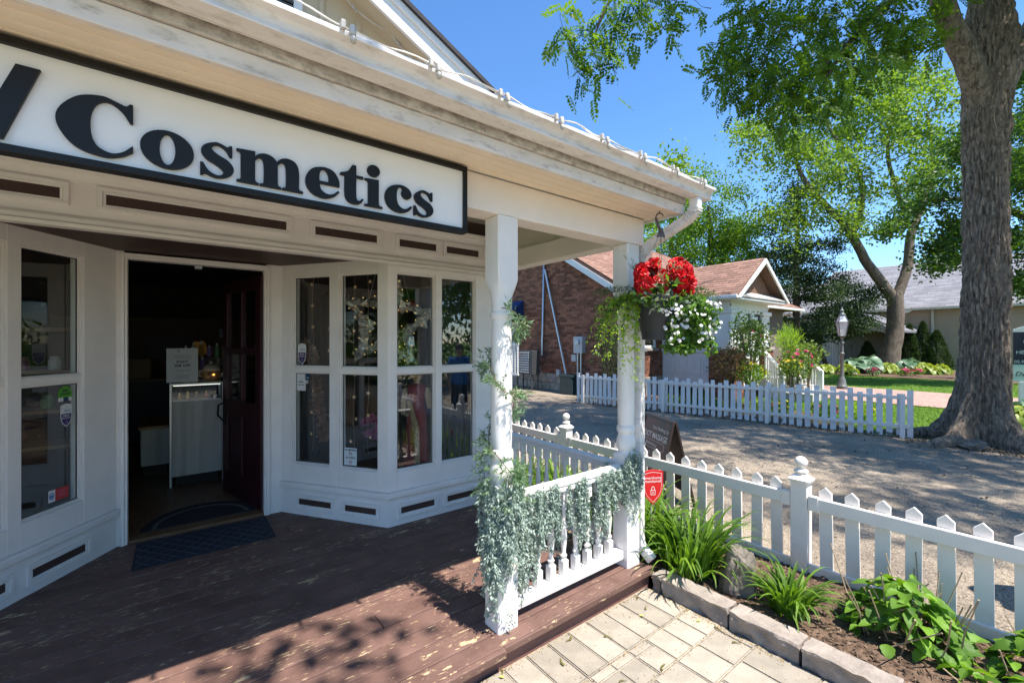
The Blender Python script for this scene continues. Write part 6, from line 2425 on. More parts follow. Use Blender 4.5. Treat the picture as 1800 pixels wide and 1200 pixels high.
# main roof
RV, RZ = WV + GW_ / 2, GE + GSL * GW_ / 2 + .10
EV = WV - .40
EZ = RZ - GSL * (RV - EV)
U0, U1 = WU - .32, 17.9
HX = U1 + (RV - EV)
rt = MB()
P_ = [(U0, EV, EZ), (HX, EV, EZ), (U1, RV, RZ), (U0, RV, RZ), (HX, 2 * RV - EV, EZ), (U0, 2 * RV - EV, EZ)]
rt.add([(x, y, z - .03) for x, y, z in P_] + [(x, y, z - .12) for x, y, z in P_], [(0, 1, 2, 3), (1, 4, 2), (4, 5, 3, 2), (6, 9, 8, 7), (7, 8, 10), (10, 8, 9, 11), (0, 6, 7, 1), (1, 7, 10, 4), (4, 10, 11, 5), (0, 3, 9, 6), (3, 5, 11, 9)])
part('roof', rt, ROOFR, house)
sl_ = math.hypot(RV - EV, RZ - EZ)
k_ = (HX - U1) / sl_
shingles((U0, EV, EZ), (1, 0, 0), (0, RV - EV, RZ - EZ), int(sl_ / .145), lambda t: 0, lambda t: HX - U0 - t * k_, ROOFR, house)
shingles((HX, 2 * RV - EV, EZ), (0, -1, 0), (U1 - HX, 0, RZ - EZ), int(math.hypot(HX - U1, RZ - EZ) / .145), lambda t: t * (RV - EV) / sl_, lambda t: 2 * (RV - EV) - t * (RV - EV) / sl_, ROOFR, house)
for sg in (0, 1):
    def rkf(p, q, a, sg=sg):
        return (a, EV + p if sg == 0 else 2 * RV - EV - p, q)
    W_ = RV - EV
    part('barge_board', MB().prism([(0, EZ - .12), (W_, RZ - .12), (W_, RZ - .32), (0, EZ - .32)], U0 - .03, U0 - .002, rkf), HOUSEW, house)
    part('rake_soffit', MB().prism([(0, EZ - .13), (W_, RZ - .13), (W_, RZ - .15), (0, EZ - .15)], U0, WU, rkf), HOUSEW, house)
part('eave_gutter', MB().box(U0, HX, EV - .10, EV - .002, EZ - .14, EZ - .03), HOUSEW, house, bevel=.02)
part('back_wall', MB().box(WU, 21.5, WV + GW_ - .2, WV + GW_, -.1, 3.2), MORTAR, house)
part('end_wall', MB().box(21.3, 21.5, WV, WV + GW_ - .2, -.1, 3.2), MORTAR, house)
part('side_wall', MB().box(14.6, 21.3, WV, WV + .2, -.1, 3.2), MORTAR, house)

# sunroom
SX, SY, SX1 = 12.2, 5.87, 14.6
FSL = Frame(SX, SY, 0, 1, flip=True)        # left wall, s from the corner backwards
FSF = Frame(SX, SY, 1, 0)                   # front wall
LW = WV - SY
part('sunroom_wall', MB().box(0, LW, -.12, 0, .25, 1.30, FSL), HOUSEW, house)
part('sunroom_wall', MB().box(.12, SX1 - SX, -.12, 0, .25, 1.30, FSF), HOUSEW, house)
part('cornice', MB().box(-.02, LW, -.12, .02, 2.52, 2.86, FSL), HOUSEW, house, bevel=.01)
part('cornice', MB().box(.12, SX1 - SX, -.12, .02, 2.52, 2.86, FSF), HOUSEW, house, bevel=.01)
part('cornice_band', MB().box(-.05, LW, .021, .05, 2.62, 2.67, FSL), HOUSEW, house)
part('cornice_band', MB().box(-.05, SX1 - SX, .021, .05, 2.62, 2.67, FSF), HOUSEW, house)
part('sunroom_sill', MB().box(-.04, LW, -.12, .06, 1.301, 1.38, FSL), HOUSEW, house, bevel=.01)
part('sunroom_sill', MB().box(-.04, SX1 - SX, -.12, .06, 1.301, 1.38, FSF), HOUSEW, house, bevel=.01)
for k in range(6):
    a = .60 + .255 * k
    m_ = MB()
    for q in ((a, a + .03, .66, 1.18), (a + .16, a + .19, .66, 1.18), (a + .03, a + .16, 1.15, 1.18), (a + .03, a + .16, .66, .69)):
        m_.box(q[0], q[1], 0, .018, q[2], q[3], FSL)
    part('wall_panel', m_, HOUSEW, house, bevel=.003)
for fr, spans in ((FSL, ((.62, 1.28), (1.36, 2.05))), (FSF, ((.55, 1.30), (1.40, 2.35)))):
    for a, b in spans:
        m_ = MB()
        for q in ((a, a + .06, 1.381, 2.52), (b - .06, b, 1.381, 2.52), (a + .06, b - .06, 2.44, 2.52), (a + .06, b - .06, 1.381, 1.44)):
            m_.box(q[0], q[1], -.06, .015, q[2], q[3], fr)
        w_ = part('window', m_, HOUSEW, house, bevel=.004)
        part('pane', MB().box(a + .06, b - .06, -.03, -.025, 1.44, 2.44, fr), glass_mat('dim_glass', (.5, .55, .6), 2.2), w_)
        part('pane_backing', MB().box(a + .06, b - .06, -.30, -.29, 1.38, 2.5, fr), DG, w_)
for fr, spans in ((FSL, ((1.29, 1.355), (2.055, 2.13))), (FSF, ((.45, .545), (1.305, 1.395), (2.36, 2.45)))):
    for a, b in spans:
        part('window_post', MB().box(a, b, -.08, .02, 1.381, 2.52, fr), HOUSEW, house)
# corner pilasters on brick piers
for cx, cy, s in ((SX + .22, SY + .22, 'left'), (SX1 - .2, SY + .22, 'right')):
    part('pilaster', MB().box(cx - .26, cx + .26, cy - .26, cy + .26, 1.44, 2.40), HOUSEW, house, bevel=.01)
    part('pilaster_capital', MB().box(cx - .31, cx + .31, cy - .31, cy + .31, 2.401, 2.519), HOUSEW, house, bevel=.02)
    m_ = MB()
    for fr in (Frame(cx - .261, cy - .2, 0, 1, flip=True), Frame(cx - .2, cy - .261, 1, 0)):
        for q in ((0, .04, 1.55, 2.30), (.36, .40, 1.55, 2.30), (.04, .36, 2.26, 2.30), (.04, .36, 1.55, 1.59)):
            m_.box(q[0], q[1], 0, .015, q[2], q[3], fr)
    part('pilaster_moulding', m_, HOUSEW, house, bevel=.003)
    part('pier_cap', MB().box(cx - .38, cx + .38, cy - .38, cy + .38, 1.34, 1.438), STONEB, house, bevel=.02)
    pc = part('brick_pier', MB().box(cx - .33, cx + .33, cy - .33, cy + .33, -.05, 1.339), MORTAR, house)
    for fr in (Frame(cx - .33, cy - .33, 0, 1, flip=True), Frame(cx - .33, cy - .33, 1, 0)):
        for r_ in range(16):
            z = .02 + .081 * r_
            s = -.1125 * (r_ % 2)
            while s < .66:
                a, b = max(s, 0), min(s + .215, .66)
                if b - a > .03:
                    m_ = bricks(fr, a, b, z, z + .071)
                    part('brick', m_, BRICK, pc, fix=False)
                s += .225
# sunroom roof: gable facing the sunny side, ridge running back into the main roof
GX0, GX1, GY = SX - .42, SX1 + .40, SY - .42
GXC = (GX0 + GX1) / 2
GZ0, GZ1 = 2.88, 4.02
gr = MB()
yb = 8.9
for sg, gx in ((0, GX0), (1, GX1)):
    gr.add([(gx, GY, GZ0), (GXC, GY, GZ1), (GXC, yb, GZ1), (gx, yb, GZ0), (gx, GY, GZ0 - .07), (GXC, GY, GZ1 - .07), (GXC, yb, GZ1 - .07), (gx, yb, GZ0 - .07)],
           [(0, 1, 2, 3), (7, 6, 5, 4), (0, 4, 5, 1), (3, 2, 6, 7), (0, 3, 7, 4)])
part('sunroom_roof', gr, ROOFR, house)
hs = math.hypot(GXC - GX0, GZ1 - GZ0)
shingles((GX0, yb, GZ0), (0, -1, 0), (GXC - GX0, 0, GZ1 - GZ0), int(hs / .13), lambda t: 0, lambda t: yb - GY, ROOFR, house, .28, .13)
shingles((GX1, GY, GZ0), (0, 1, 0), (GXC - GX1, 0, GZ1 - GZ0), int(hs / .13), lambda t: 0, lambda t: yb - GY, ROOFR, house, .28, .13)
for sg, gx in ((1, GX0), (-1, GX1)):
    part('barge_board', MB().prism([(gx - sg * .06, GZ0 - .09), (GXC, GZ1 - .02), (GXC, GZ1 - .16), (gx - sg * .06 + sg * .14, GZ0 - .09)], GY - .05, GY - .004, lambda p, q, a: (p, a, q)), HOUSEW, house)
part('gable_infill', MB().prism([(GX0 + .5, GZ0 + .10), (GX1 - .5, GZ0 + .10), (GXC, GZ1 - .20)], GY + .26, GY + .30, lambda p, q, a: (p, a, q)), pm('gable_brown', (.20, .11, .07), .85, .3, 18), house)
part('gable_skirt', MB().prism([(GY - .02, GZ0 - .02), (GY + .30, GZ0 + .16), (GY + .30, GZ0 + .12), (GY - .02, GZ0 - .06)], GX0 + .2, GX1 - .2, lambda p, q, a: (a, p, q)), pm('skirt_grey', (.42, .40, .37), .9, .2, 20), house)
part('sunroom_eave', MB().box(GX0, SX, GY, yb, GZ0 - .13, GZ0 - .075), HOUSEW, house, bevel=.01)
part('sunroom_eave', MB().box(SX, GX1, GY, SY, GZ0 - .13, GZ0 - .075), HOUSEW, house, bevel=.01)
part('eave_gutter', MB().box(GX0 - .09, GX0 - .002, GY, yb, GZ0 - .11, GZ0 - .01), HOUSEW, house, bevel=.02)
# side door with blue awning
dmb = MB()
for q in ((4.62, 4.74, .35, 2.35), (5.53, 5.65, .35, 2.35), (4.74, 5.53, 2.25, 2.35)):
    dmb.box(q[0], q[1], -.02, .03, q[2], q[3], FG)
dd = part('side_door', dmb, HOUSEW, house, bevel=.004)
part('door_leaf', MB().box(4.74, 5.53, -.02, .004, .35, 2.25, FG), pm('door_grey', (.45, .45, .46), .5), dd)
part('door_pane', MB().box(4.90, 5.37, .0045, .009, 1.25, 2.1, FG), pm('door_lace', (.55, .55, .55), .3), dd)
aw = MB()
aw.prism([(.02, 3.12), (.95, 2.44), (.95, 2.40), (.02, 2.40)], 4.35, 5.95, lambda p, q, a: FG(a, p, q))
part('awning', aw, NAVY, house)
part('awning_emblem', MB().prism(ellipse(0, 0, .09, .05, 14), -.003, .003, lambda p, q, a: FG(5.2 + p, .62 + q * .8 + .02, 2.70 - q * .585 + a)), pm('emblem_yellow', (.5, .42, .06), .6), house)
part('wall_lantern', MB().lathe([(.03, 1.86), (.07, 1.92), (.08, 2.1), (.04, 2.16), (.01, 2.2)], tuple(FG(4.45, .12, 0))[:2], 8), BLACK, house)

# services on the brick wall
cd = thing('electric_conduit', 'vertical grey metal conduit pipe on the brick gable wall', 'pipe', tuple(FG(3.62, .05, 1.2)), 'metal pipes on the brick wall')
a, b = atu(956, 466, WU - .06), atu(953, 624, WU - .06)
part('pipe', MB().tube([a + Vector((.10, 0, .06)), a + Vector((.0, 0, .0)), b], .036, 10), STEEL, cd, smooth=60)
part('pipe_clamp', MB().tube([a.lerp(b, .3) + Vector((0, 0, .015)), a.lerp(b, .3) - Vector((0, 0, .015))], .043, 10), GREYB, cd)
cd2 = thing('electric_conduit', 'slanting grey metal conduit running down to the green box', 'pipe', tuple(FG(2.8, .05, 1.2)), 'metal pipes on the brick wall')
a, b = atu(958, 474, WU - .07), atu(996, 662, WU - .14)
part('pipe', MB().tube([a, b], .034, 10), STEEL, cd2, smooth=60)
mt_ = thing('electric_meter', 'grey electric meter box with round dial and two pipes on brick wall', 'meter', tuple(atu(1018, 660, WU)))
c = atu(1018.5, 606, WU - .09)
part('meter_box', MB().box(c.x - .08, c.x + .085, c.y - .19, c.y + .19, c.z - .26, c.z + .26), GREYB, mt_, bevel=.01)
part('meter_dial', MB().prism(ellipse(0, .09, .085, .085, 20), 0, .07, lambda p, q, a: (c.x - .081 - a, c.y + p, c.z + q)), pm('dial_glass', (.55, .57, .58), .25), mt_, smooth=40)
for dy in (-.07, .07):
    part('meter_pipe', MB().tube([(c.x, c.y + dy, c.z - .26), (c.x, c.y + dy, .05)], .03, 8), STEEL, mt_, smooth=60)
c2 = atu(1010, 629, WU - .05)
o = part('junction_box', MB().box(c2.x - .05, c2.x + .05, c2.y - .10, c2.y + .10, c2.z - .11, c2.z + .11), GREYB, None, bevel=.01)
tag(o, 'small grey junction box beside the electric meter', 'box')
c3 = atu(982, 655, WU - .05)
o = part('junction_box', MB().box(c3.x - .05, c3.x + .05, c3.y - .08, c3.y + .08, c3.z - .11, c3.z + .11), GREYB, None, bevel=.01)
tag(o, 'little grey socket box low on the brick wall by the cables', 'box')
tb_ = thing('utility_box', 'dark green metal utility box at the foot of the brick wall', 'utility box', tuple(atz(1003, 690, 0)))
g0 = atz(1003, 692, 0)
TBM = pm('utility_green', (.018, .040, .042), .45, .1, 5)
part('cabinet', MB().prism([(-.28, 0), (.28, 0), (.25, .52), (-.25, .52)], -.22, .22, lambda p, q, a: (g0.x + a, g0.y + p, q)), TBM, tb_, bevel=.01)
part('cabinet_lid', MB().box(g0.x - .25, g0.x + .25, g0.y - .29, g0.y + .29, .521, .60), TBM, tb_, bevel=.015)
hp_ = thing('heat_pump', 'dark louvred heat pump on a stand by the brick wall', 'heat pump', tuple(atu(925, 660, 9.5)))
h0 = atu(927, 657, 9.45)
HPB = pm('pump_dark', (.05, .052, .056), .5, .1, 6)
part('pump_body', MB().box(h0.x - .17, h0.x + .17, h0.y - .45, h0.y + .45, h0.z, h0.z + .80), HPB, hp_, bevel=.015)
for k in range(9):
    part('slat', MB().box(h0.x - .20, h0.x - .172, h0.y - .30, h0.y + .42, h0.z + .06 + .08 * k, h0.z + .105 + .08 * k), GREYB, hp_, bevel=.004)
part('pump_badge', MB().box(h0.x - .203, h0.x - .2005, h0.y + .12, h0.y + .26, h0.z + .66, h0.z + .70), REDV, hp_)
for dy in (-.38, .38):
    for dx in (-.13, .13):
        part('leg', MB().box(h0.x + dx - .02, h0.x + dx + .02, h0.y + dy - .02, h0.y + dy + .02, -.02, h0.z - .001), HPB, hp_)
stp = thing('stoop_railing', 'white wooden stoop railing left of the heat pump', 'railing', tuple(atu(905, 650, 9.0)))
s0_ = atu(900, 650, 9.1)
part('handrail', MB().box(s0_.x - .03, s0_.x + .03, s0_.y - .35, s0_.y + 1.6, 1.50, 1.57), HOUSEW, stp)
for k in range(12):
    part('baluster', MB().box(s0_.x - .018, s0_.x + .018, s0_.y - .33 + .16 * k, s0_.y - .29 + .16 * k, .55, 1.499), HOUSEW, stp)
part('bottom_rail', MB().box(s0_.x - .03, s0_.x + .03, s0_.y - .35, s0_.y + 1.6, .48, .549), HOUSEW, stp)
cbl = thing('loose_cable', 'tangle of pale loose cables hanging along the stone foundation', 'cable', tuple(atu(965, 680, 10)))
for pts in (((945, 625), (952, 655), (975, 668), (990, 655)), ((922, 650), (930, 668), (960, 674), (995, 668)), ((940, 650), (948, 664), (972, 664), (981, 660))):
    q = [atu(x, y, WU - .09) for x, y in pts]
    sm_ = []
    for i in range(len(q) - 1):
        for j in range(6):
            t = j / 6
            sm_.append(q[i].lerp(q[i + 1], t) + Vector((0, 0, -.05 * math.sin(math.pi * t))))
    sm_.append(q[-1])
    part('cable_run', MB().tube(sm_, .010, 5), pm('cable_grey', (.38, .37, .36), .6), cbl, smooth=60)

# front steps railing of the sunroom side
srl = thing('stair_railing', 'white wooden stair railing on the steps beside the sunroom', 'railing', tuple(at(1432, 680, 12.6)))
pa, pb = at(1400, 612, 13.3), at(1443, 652, 12.0)
for off_ in (0, 1.0):
    d_ = Vector(((pb - pa).y, -(pb - pa).x, 0)).normalized() * off_
    A, B = pa + d_, pb + d_
    part('handrail', MB().tube([A, B], .03, 4, sq=(.03, .045)), HOUSEW, srl)
    part('bottom_rail', MB().tube([A - Vector((0, 0, .75)), B - Vector((0, 0, .75))], .02, 4, sq=(.025, .03)), HOUSEW, srl)
    part('newel_post', MB().box(B.x - .055, B.x + .055, B.y - .055, B.y + .055, -.02, B.z + .02), HOUSEW, srl, bevel=.006)
    part('newel_post', MB().box(A.x - .055, A.x + .055, A.y - .055, A.y + .055, -.02, A.z + .10), HOUSEW, srl, bevel=.006)
    for k in range(1, 9):
        c = A.lerp(B, k / 9)
        part('baluster', MB().box(c.x - .02, c.x + .02, c.y - .02, c.y + .02, c.z - .75, c.z), HOUSEW, srl)
stc = thing('front_steps', 'pale wooden steps leading up beside the white sunroom', 'steps', tuple(at(1420, 690, 12.8)))
for k in range(3):
    c = pa.lerp(pb, (k + .6) / 3) + Vector(((pb - pa).y, -(pb - pa).x, 0)).normalized() * .5
    m_ = MB()
    m_.box(c.x - .45, c.x + .45, c.y - .5, c.y + .5, -.02, .55 - .17 * k)
    part('step', m_, pm('step_grey', (.50, .48, .45), .7), stc, bevel=.01)

# ------------------------------------------------------------------ lamp post
lampm = pm('lamp_grey_green', (.12, .135, .13), .45, .15, 12)
l0 = atz(1480, 683, 0)
lp = thing('lamp_post', 'grey lamp post with a four-sided glass lantern beside the brick path', 'street lamp', (l0.x, l0.y, 0))
part('pole', MB().lathe([(.16, -.02), (.16, .10), (.13, .13), (.11, .30), (.085, .36), (.07, .40), (.055, .44), (.050, 1.15), (.075, 1.18), (.075, 1.22), (.048, 1.25), (.042, 1.52), (.070, 1.55), (.07, 1.59), (.035, 1.62), (.035, 1.70), (.06, 1.74), (.07, 1.76)], (l0.x, l0.y), 14), lampm, lp, smooth=40)
za, zb_ = 1.80, 2.28
fr_ = MB()
for k in range(4):
    a = math.pi / 4 + k * math.pi / 2 + .6
    fr_.tube([(l0.x + .115 * math.cos(a), l0.y + .115 * math.sin(a), za), (l0.x + .20 * math.cos(a), l0.y + .20 * math.sin(a), zb_)], .013, 6)
    b = a + math.pi / 2
    for r0, z in ((.115, za), (.20, zb_)):
        fr_.tube([(l0.x + r0 * math.cos(a), l0.y + r0 * math.sin(a), z), (l0.x + r0 * math.cos(b), l0.y + r0 * math.sin(b), z)], .013, 6)
    fr_.tube([(l0.x + .20 * math.cos(a), l0.y + .20 * math.sin(a), zb_), (l0.x + .235 * math.cos(a), l0.y + .235 * math.sin(a), zb_ + .07)], .012, 5)
    fr_.tube([(l0.x + .20 * math.cos(a), l0.y + .20 * math.sin(a), zb_ + .01), (l0.x + .085 * math.cos(a), l0.y + .085 * math.sin(a), zb_ + .25)], .012, 6)
part('lantern_frame', fr_, lampm, lp)
part('lantern_top', MB().lathe([(.10, 2.52), (.10, 2.55), (.065, 2.58), (.05, 2.66), (.075, 2.68), (.03, 2.72), (.012, 2.80), (.002, 2.82)], (l0.x, l0.y), 12), lampm, lp, smooth=40)
gm = MB()
for k in range(4):
    a = math.pi / 4 + k * math.pi / 2 + .6
    b = a + math.pi / 2
    gm.add([(l0.x + r_ * math.cos(x), l0.y + r_ * math.sin(x), z) for r_, x, z in ((.11, a, za), (.11, b, za), (.195, b, zb_), (.195, a, zb_))], [(0, 1, 2, 3)])
    gm.add([(l0.x + r_ * math.cos(x), l0.y + r_ * math.sin(x), z) for r_, x, z in ((.195, a, zb_ + .012), (.195, b, zb_ + .012), (.085, b, zb_ + .25), (.085, a, zb_ + .25))], [(0, 1, 2, 3)])
part('lantern_glass', gm, pm('lantern_glass', (.58, .60, .62), .15, .05, 5, spec=.7), lp, fix=False)
part('bulb', MB().ball((l0.x, l0.y, 2.05), .05, 10, 8), pm('lamp_bulb', (.7, .66, .55), .3), lp)

# ------------------------------------------------------------------ tan building behind
TAN = pm('tan_siding', (.44, .325, .23), .7, .06, 2)
tanb = thing('tan_building', 'long tan clapboard building with a big grey shingle roof behind trees', 'building', (38, 9, 0))
BX = 38.0


def clap(x, y0, y1, z0, z1, parent, step=.20, name='siding'):
    m_ = MB()
    z = z0
    while z < z1:
        t = min(z + step, z1)
        m_.add([(x - .055, y0, z), (x - .055, y1, z), (x - .008, y1, t), (x - .008, y0, t), (x, y0, z), (x, y1, z)], [(0, 1, 2, 3), (4, 5, 1, 0)])
        z += step
    return stuff(part(name, m_, TAN, parent, fix=False))


part('wall', MB().box(BX, BX + .3, -4, 18, -.1, 3.8), TAN, tanb)
clap(BX, -4, 18, 0, 3.75, tanb)
part('roof', MB().prism([(BX - .5, 3.78), (BX + 6.5, 7.5), (BX + 13.5, 3.78), (BX + 13.5, 3.6), (BX + 6.5, 7.32), (BX - .5, 3.6)], -4.5, 12.6, lambda p, q, a: (p, a, q)), ROOFG, tanb)
shingles((BX - .5, 12.6, 3.80), (0, -1, 0), (7, 0, 3.72), 42, lambda t: 0, lambda t: 17.1, ROOFG, tanb, .7, .19)
part('gable_roof', MB().prism([(BX - .3, 3.5), (BX + 6, 6.6), (BX + 6, 6.4), (BX - .3, 3.3)], 12.7, 18.5, lambda p, q, a: (p, a, q)), ROOFG, tanb)
part('eave_gutter', MB().box(BX - .62, BX - .505, -4.5, 12.6, 3.62, 3.78), pm('gutter_cream', (.55, .50, .42), .5), tanb, bevel=.02)
tpos = atu(1640, 560, BX)
part('downspout', MB().box(BX - .16, BX - .057, tpos.y - .06, tpos.y + .06, .2, 3.65), pm('gutter_cream', (.55, .50, .42), .5), tanb)
wp = atu(1425, 578, BX)
m_ = MB()
for q in ((-.85, -.68, 1.3, 2.65), (.68, .85, 1.3, 2.65), (-.68, .68, 2.5, 2.65), (-.68, .68, 1.3, 1.42), (-.04, .04, 1.42, 2.5)):
    m_.box(BX - .09, BX - .056, wp.y + q[0], wp.y + q[1], q[2], q[3])
w_ = part('window', m_, pm('gutter_cream', (.55, .50, .42), .5), tanb)
part('pane', MB().box(BX - .064, BX - .058, wp.y - .68, wp.y + .68, 1.42, 2.5), DG, w_)
part('side_wall', MB().box(BX, BX + 13, 17.7, 18, -.1, 3.5), TAN, tanb)
part('side_wall', MB().box(BX, BX + 13, -4, -3.7, -.1, 3.7), TAN, tanb)
# satellite dish, plaque
dish = thing('satellite_dish', 'pale round wall dish beside the trunk of the forked tree', 'dish', tuple(atu(1588, 545, BX - .3)))
dc_ = atu(1588, 545, BX - .5)
part('dish_bowl', MB().prism(ellipse(0, 0, .42, .20, 20), -.02, .03, lambda p, q, a: (dc_.x + a, dc_.y + p, dc_.z + q)), HOUSEW, dish)
part('dish_arm', MB().tube([dc_, dc_ + Vector((.45, 0, -.1))], .03, 6), GREYB, dish)
plq = atu(1534, 553, BX - .06)
o = part('wall_plaque', MB().box(plq.x - .03, plq.x + .02, plq.y - .42, plq.y + .42, plq.z - .30, plq.z + .30), pm('plaque_dark', (.10, .09, .08), .6, .5, 6, col2=(.4, .38, .35)), None, bevel=.01)
tag(o, 'small dark picture plaque on the tan siding above little porch', 'plaque')
# little gabled porch
gp_ = thing('garden_porch', 'small white gabled porch with grey roof in front of tan building', 'porch', (33, 9, 0))
pc_ = atu(1535, 600, 33.0)
ap = atu(1492, 563, 33.0)
m_ = MB()
PY0, PY1 = atu(1592, 580, 33.0).y, atu(1440, 575, 33.0).y
PYC = (PY0 + PY1) / 2
PZ0, PZ1 = 2.25, 3.35
for sg, py in ((0, PY0), (1, PY1)):
    m_.add([(32.6, py, PZ0), (32.6, PYC, PZ1), (37.9, PYC, PZ1), (37.9, py, PZ0), (32.6, py, PZ0 - .12), (32.6, PYC, PZ1 - .12), (37.9, PYC, PZ1 - .12), (37.9, py, PZ0 - .12)], [(0, 1, 2, 3), (7, 6, 5, 4), (0, 4, 5, 1), (0, 3, 7, 4)])
part('porch_roof', m_, ROOFG, gp_)
for sg, py in ((1, PY0), (-1, PY1)):
    part('barge_board', MB().prism([(py, PZ0 - .16), (PYC, PZ1 - .10), (PYC, PZ1 - .30), (py + sg * .2, PZ0 - .16)], 32.5, 32.59, lambda p, q, a: (a, p, q)), HOUSEW, gp_)
    part('porch_post', MB().box(32.7, 32.85, py + sg * .30 - .08, py + sg * .30 + .08, 0, PZ0), HOUSEW, gp_)
    part('brace', MB().tube([(32.78, py + sg * .36, 1.6), (32.78, py + sg * .75, 2.1), (32.78, py + sg * 1.3, 2.35)], .05, 4, sq=(.04, .05)), HOUSEW, gp_)
part('gable_panel', MB().prism([(PY0 + .4, PZ0), (PY1 - .4, PZ0), (PYC, PZ1 - .3)], 32.7, 32.75, lambda p, q, a: (a, p, q)), HOUSEW, gp_)
part('back_panel', MB().box(36.5, 36.6, PY0 + .3, PY1 - .3, 0, 2.3), pm('weathered_board', (.20, .165, .135), .8, .25, 4, stretch=(1, 6, .5)), gp_)
gt = thing('garden_gate', 'white board garden gate and post behind the lamp post', 'gate', tuple(at(1455, 650, 27)))
for k in range(6):
    q = at(1447 + 4.6 * k, 620, 27)
    part('board', MB().box(q.x - .03, q.x + .03, q.y - .07, q.y + .07, .05, 1.55 + (.12 if k == 5 else 0) + .05 * (k % 2)), HOUSEW, gt)
q0, q1 = at(1445, 620, 27.05), at(1473, 620, 27.05)
for z in (.45, 1.2):
    part('rail', MB().tube([(q0.x + .06, q0.y, z), (q1.x + .06, q1.y, z)], .03, 4, sq=(.03, .05)), HOUSEW, gt)
part('gate_post', MB().box(q1.x - .08, q1.x + .08, q1.y - .22, q1.y - .06, 0, 1.75), HOUSEW, gt)
part('post_ball', MB().ball((q1.x, q1.y - .14, 1.84), .09, 10, 8), HOUSEW, gt)
lowf = thing('low_fence', 'row of low white pickets in front of the little gabled porch', 'fence', tuple(at(1510, 645, 31)))
for k in range(15):
    q = at(1478 + 6.0 * k, 640, 31)
    part('picket', MB().prism([(-.07, 0), (.07, 0), (.07, .42), (0, .5), (-.07, .42)], -.02, .02, lambda p, z, a: (q.x + a, q.y + p, z)), HOUSEW, lowf)

# ------------------------------------------------------------------ business sign at the right edge
bs = thing('business_sign', 'dark navy and pale green business sign with white peaked top behind trunk', 'sign', tuple(at(1805, 690, 9.4)))
SNV = pm('sign_navy', (.010, .014, .030), .45, .1, 5)
SGR = pm('sign_pale_green', (.50, .62, .56), .5, .04, 5)
c = at(1781, 640, 9.4)
ex = Vector((RX * .80 - FX * .6, RY * .80 - FY * .6, 0)).normalized()
sM = basis((c.x, c.y, 0), ex, (0, 0, 1))
sp_ = lambda x, z, n: tuple(sM @ Vector((x, z, n)))
zt, z1_, z2_, z3_ = EYE + .28, EYE + .20, EYE - .49, EYE - .86


def sbox(nm, x0, x1, za_, zc, n0, n1, mat):
    m_ = MB()
    m_.box(x0, x1, za_, zc, n0, n1, sp_)
    return part(nm, m_, mat, bs, bevel=.004)


WB = 1.1
sbox('navy_panel', 0, WB, z2_, z1_, -.03, .03, SNV)
sbox('green_panel', 0, WB, z3_, z2_ - .004, -.03, .03, SGR)
part('peaked_top', MB().prism([(0, z1_ + .004), (WB, z1_ + .004), (WB, z1_ + .06), (WB / 2, z1_ + .28), (0, z1_ + .06)], -.03, .03, lambda p, q, a: sp_(p, q, a)), HOUSEW, bs)
sbox('sign_post', .08, .17, -.02, z3_ - .004, -.04, .04, HOUSEW)
sbox('sign_post', WB - .17, WB - .08, -.02, z3_ - .004, -.04, .04, HOUSEW)
for s_, x, z, sz, mt2 in (('HEA', .03, EYE - .235, .105, WPAP), ('&', .16, EYE - .345, .085, WPAP), ('05.94', .005, EYE - .435, .085, WPAP), ('Des', .015, EYE - .70, .13, INK)):
    put('lettering', text_mesh('lettering', s_, sz, .008, align='LEFT', shear=.25 if s_ == 'Des' else 0), sM @ Matrix.Translation((x, z, .0315)), mt2, bs)
th = [(.30 + (.02 + .012 * i) * math.cos(i * .55), EYE - .0 + (.02 + .011 * i) * math.sin(i * .55)) for i in range(16)]
m_ = MB()
m_.tube([sp_(.10 + x - .16, z + .02, .034) for x, z in th], .014, 6)
part('swirl_emblem', m_, WPAP, bs)

# ================================================================== trees
gt_ = np.random.default_rng(5)


def limb_nodes(limbs, step=.35):
    out = []
    for path, rad in limbs:
        path = [Vector(p) for p in path]
        for i in range(len(path) - 1):
            L = (path[i + 1] - path[i]).length
            n = max(1, int(L / step))
            for k in range(n):
                t = k / n
                out.append((path[i].lerp(path[i + 1], t), rad[i] * (1 - t) + rad[i + 1] * t))
        out.append((path[-1], rad[-1]))
    return out


def spline(path, rad, per=5):
    path = [Vector(p) for p in path]
    o, r_ = [], []
    n = len(path)
    for i in range(n - 1):
        p0, p1, p2, p3 = path[max(i - 1, 0)], path[i], path[i + 1], path[min(i + 2, n - 1)]
        for k in range(per):
            t = k / per
            o.append(.5 * ((2 * p1) + (p2 - p0) * t + (2 * p0 - 5 * p1 + 4 * p2 - p3) * t * t + (3 * p1 - p0 - 3 * p2 + p3) * t ** 3))
            r_.append(rad[i] * (1 - t) + rad[i + 1] * t)
    o.append(path[-1])
    r_.append(rad[-1])
    return o, r_


def ell_tips(c, rad, n, shell=.55, keep=None):
    out = []
    while len(out) < n:
        d = rsphere(gt_, 1)[0]
        q = (shell + (1 - shell) * gt_.random()) if gt_.random() < .75 else gt_.random() ** .5
        p = Vector(c) + Vector((d[0] * rad[0], d[1] * rad[1], d[2] * rad[2])) * q
        w = mnoise.noise((p.x * .35 + 9, p.y * .35, p.z * .35))
        if w < -.22:
            continue
        if keep is None or keep(p):
            out.append(p)
    return out


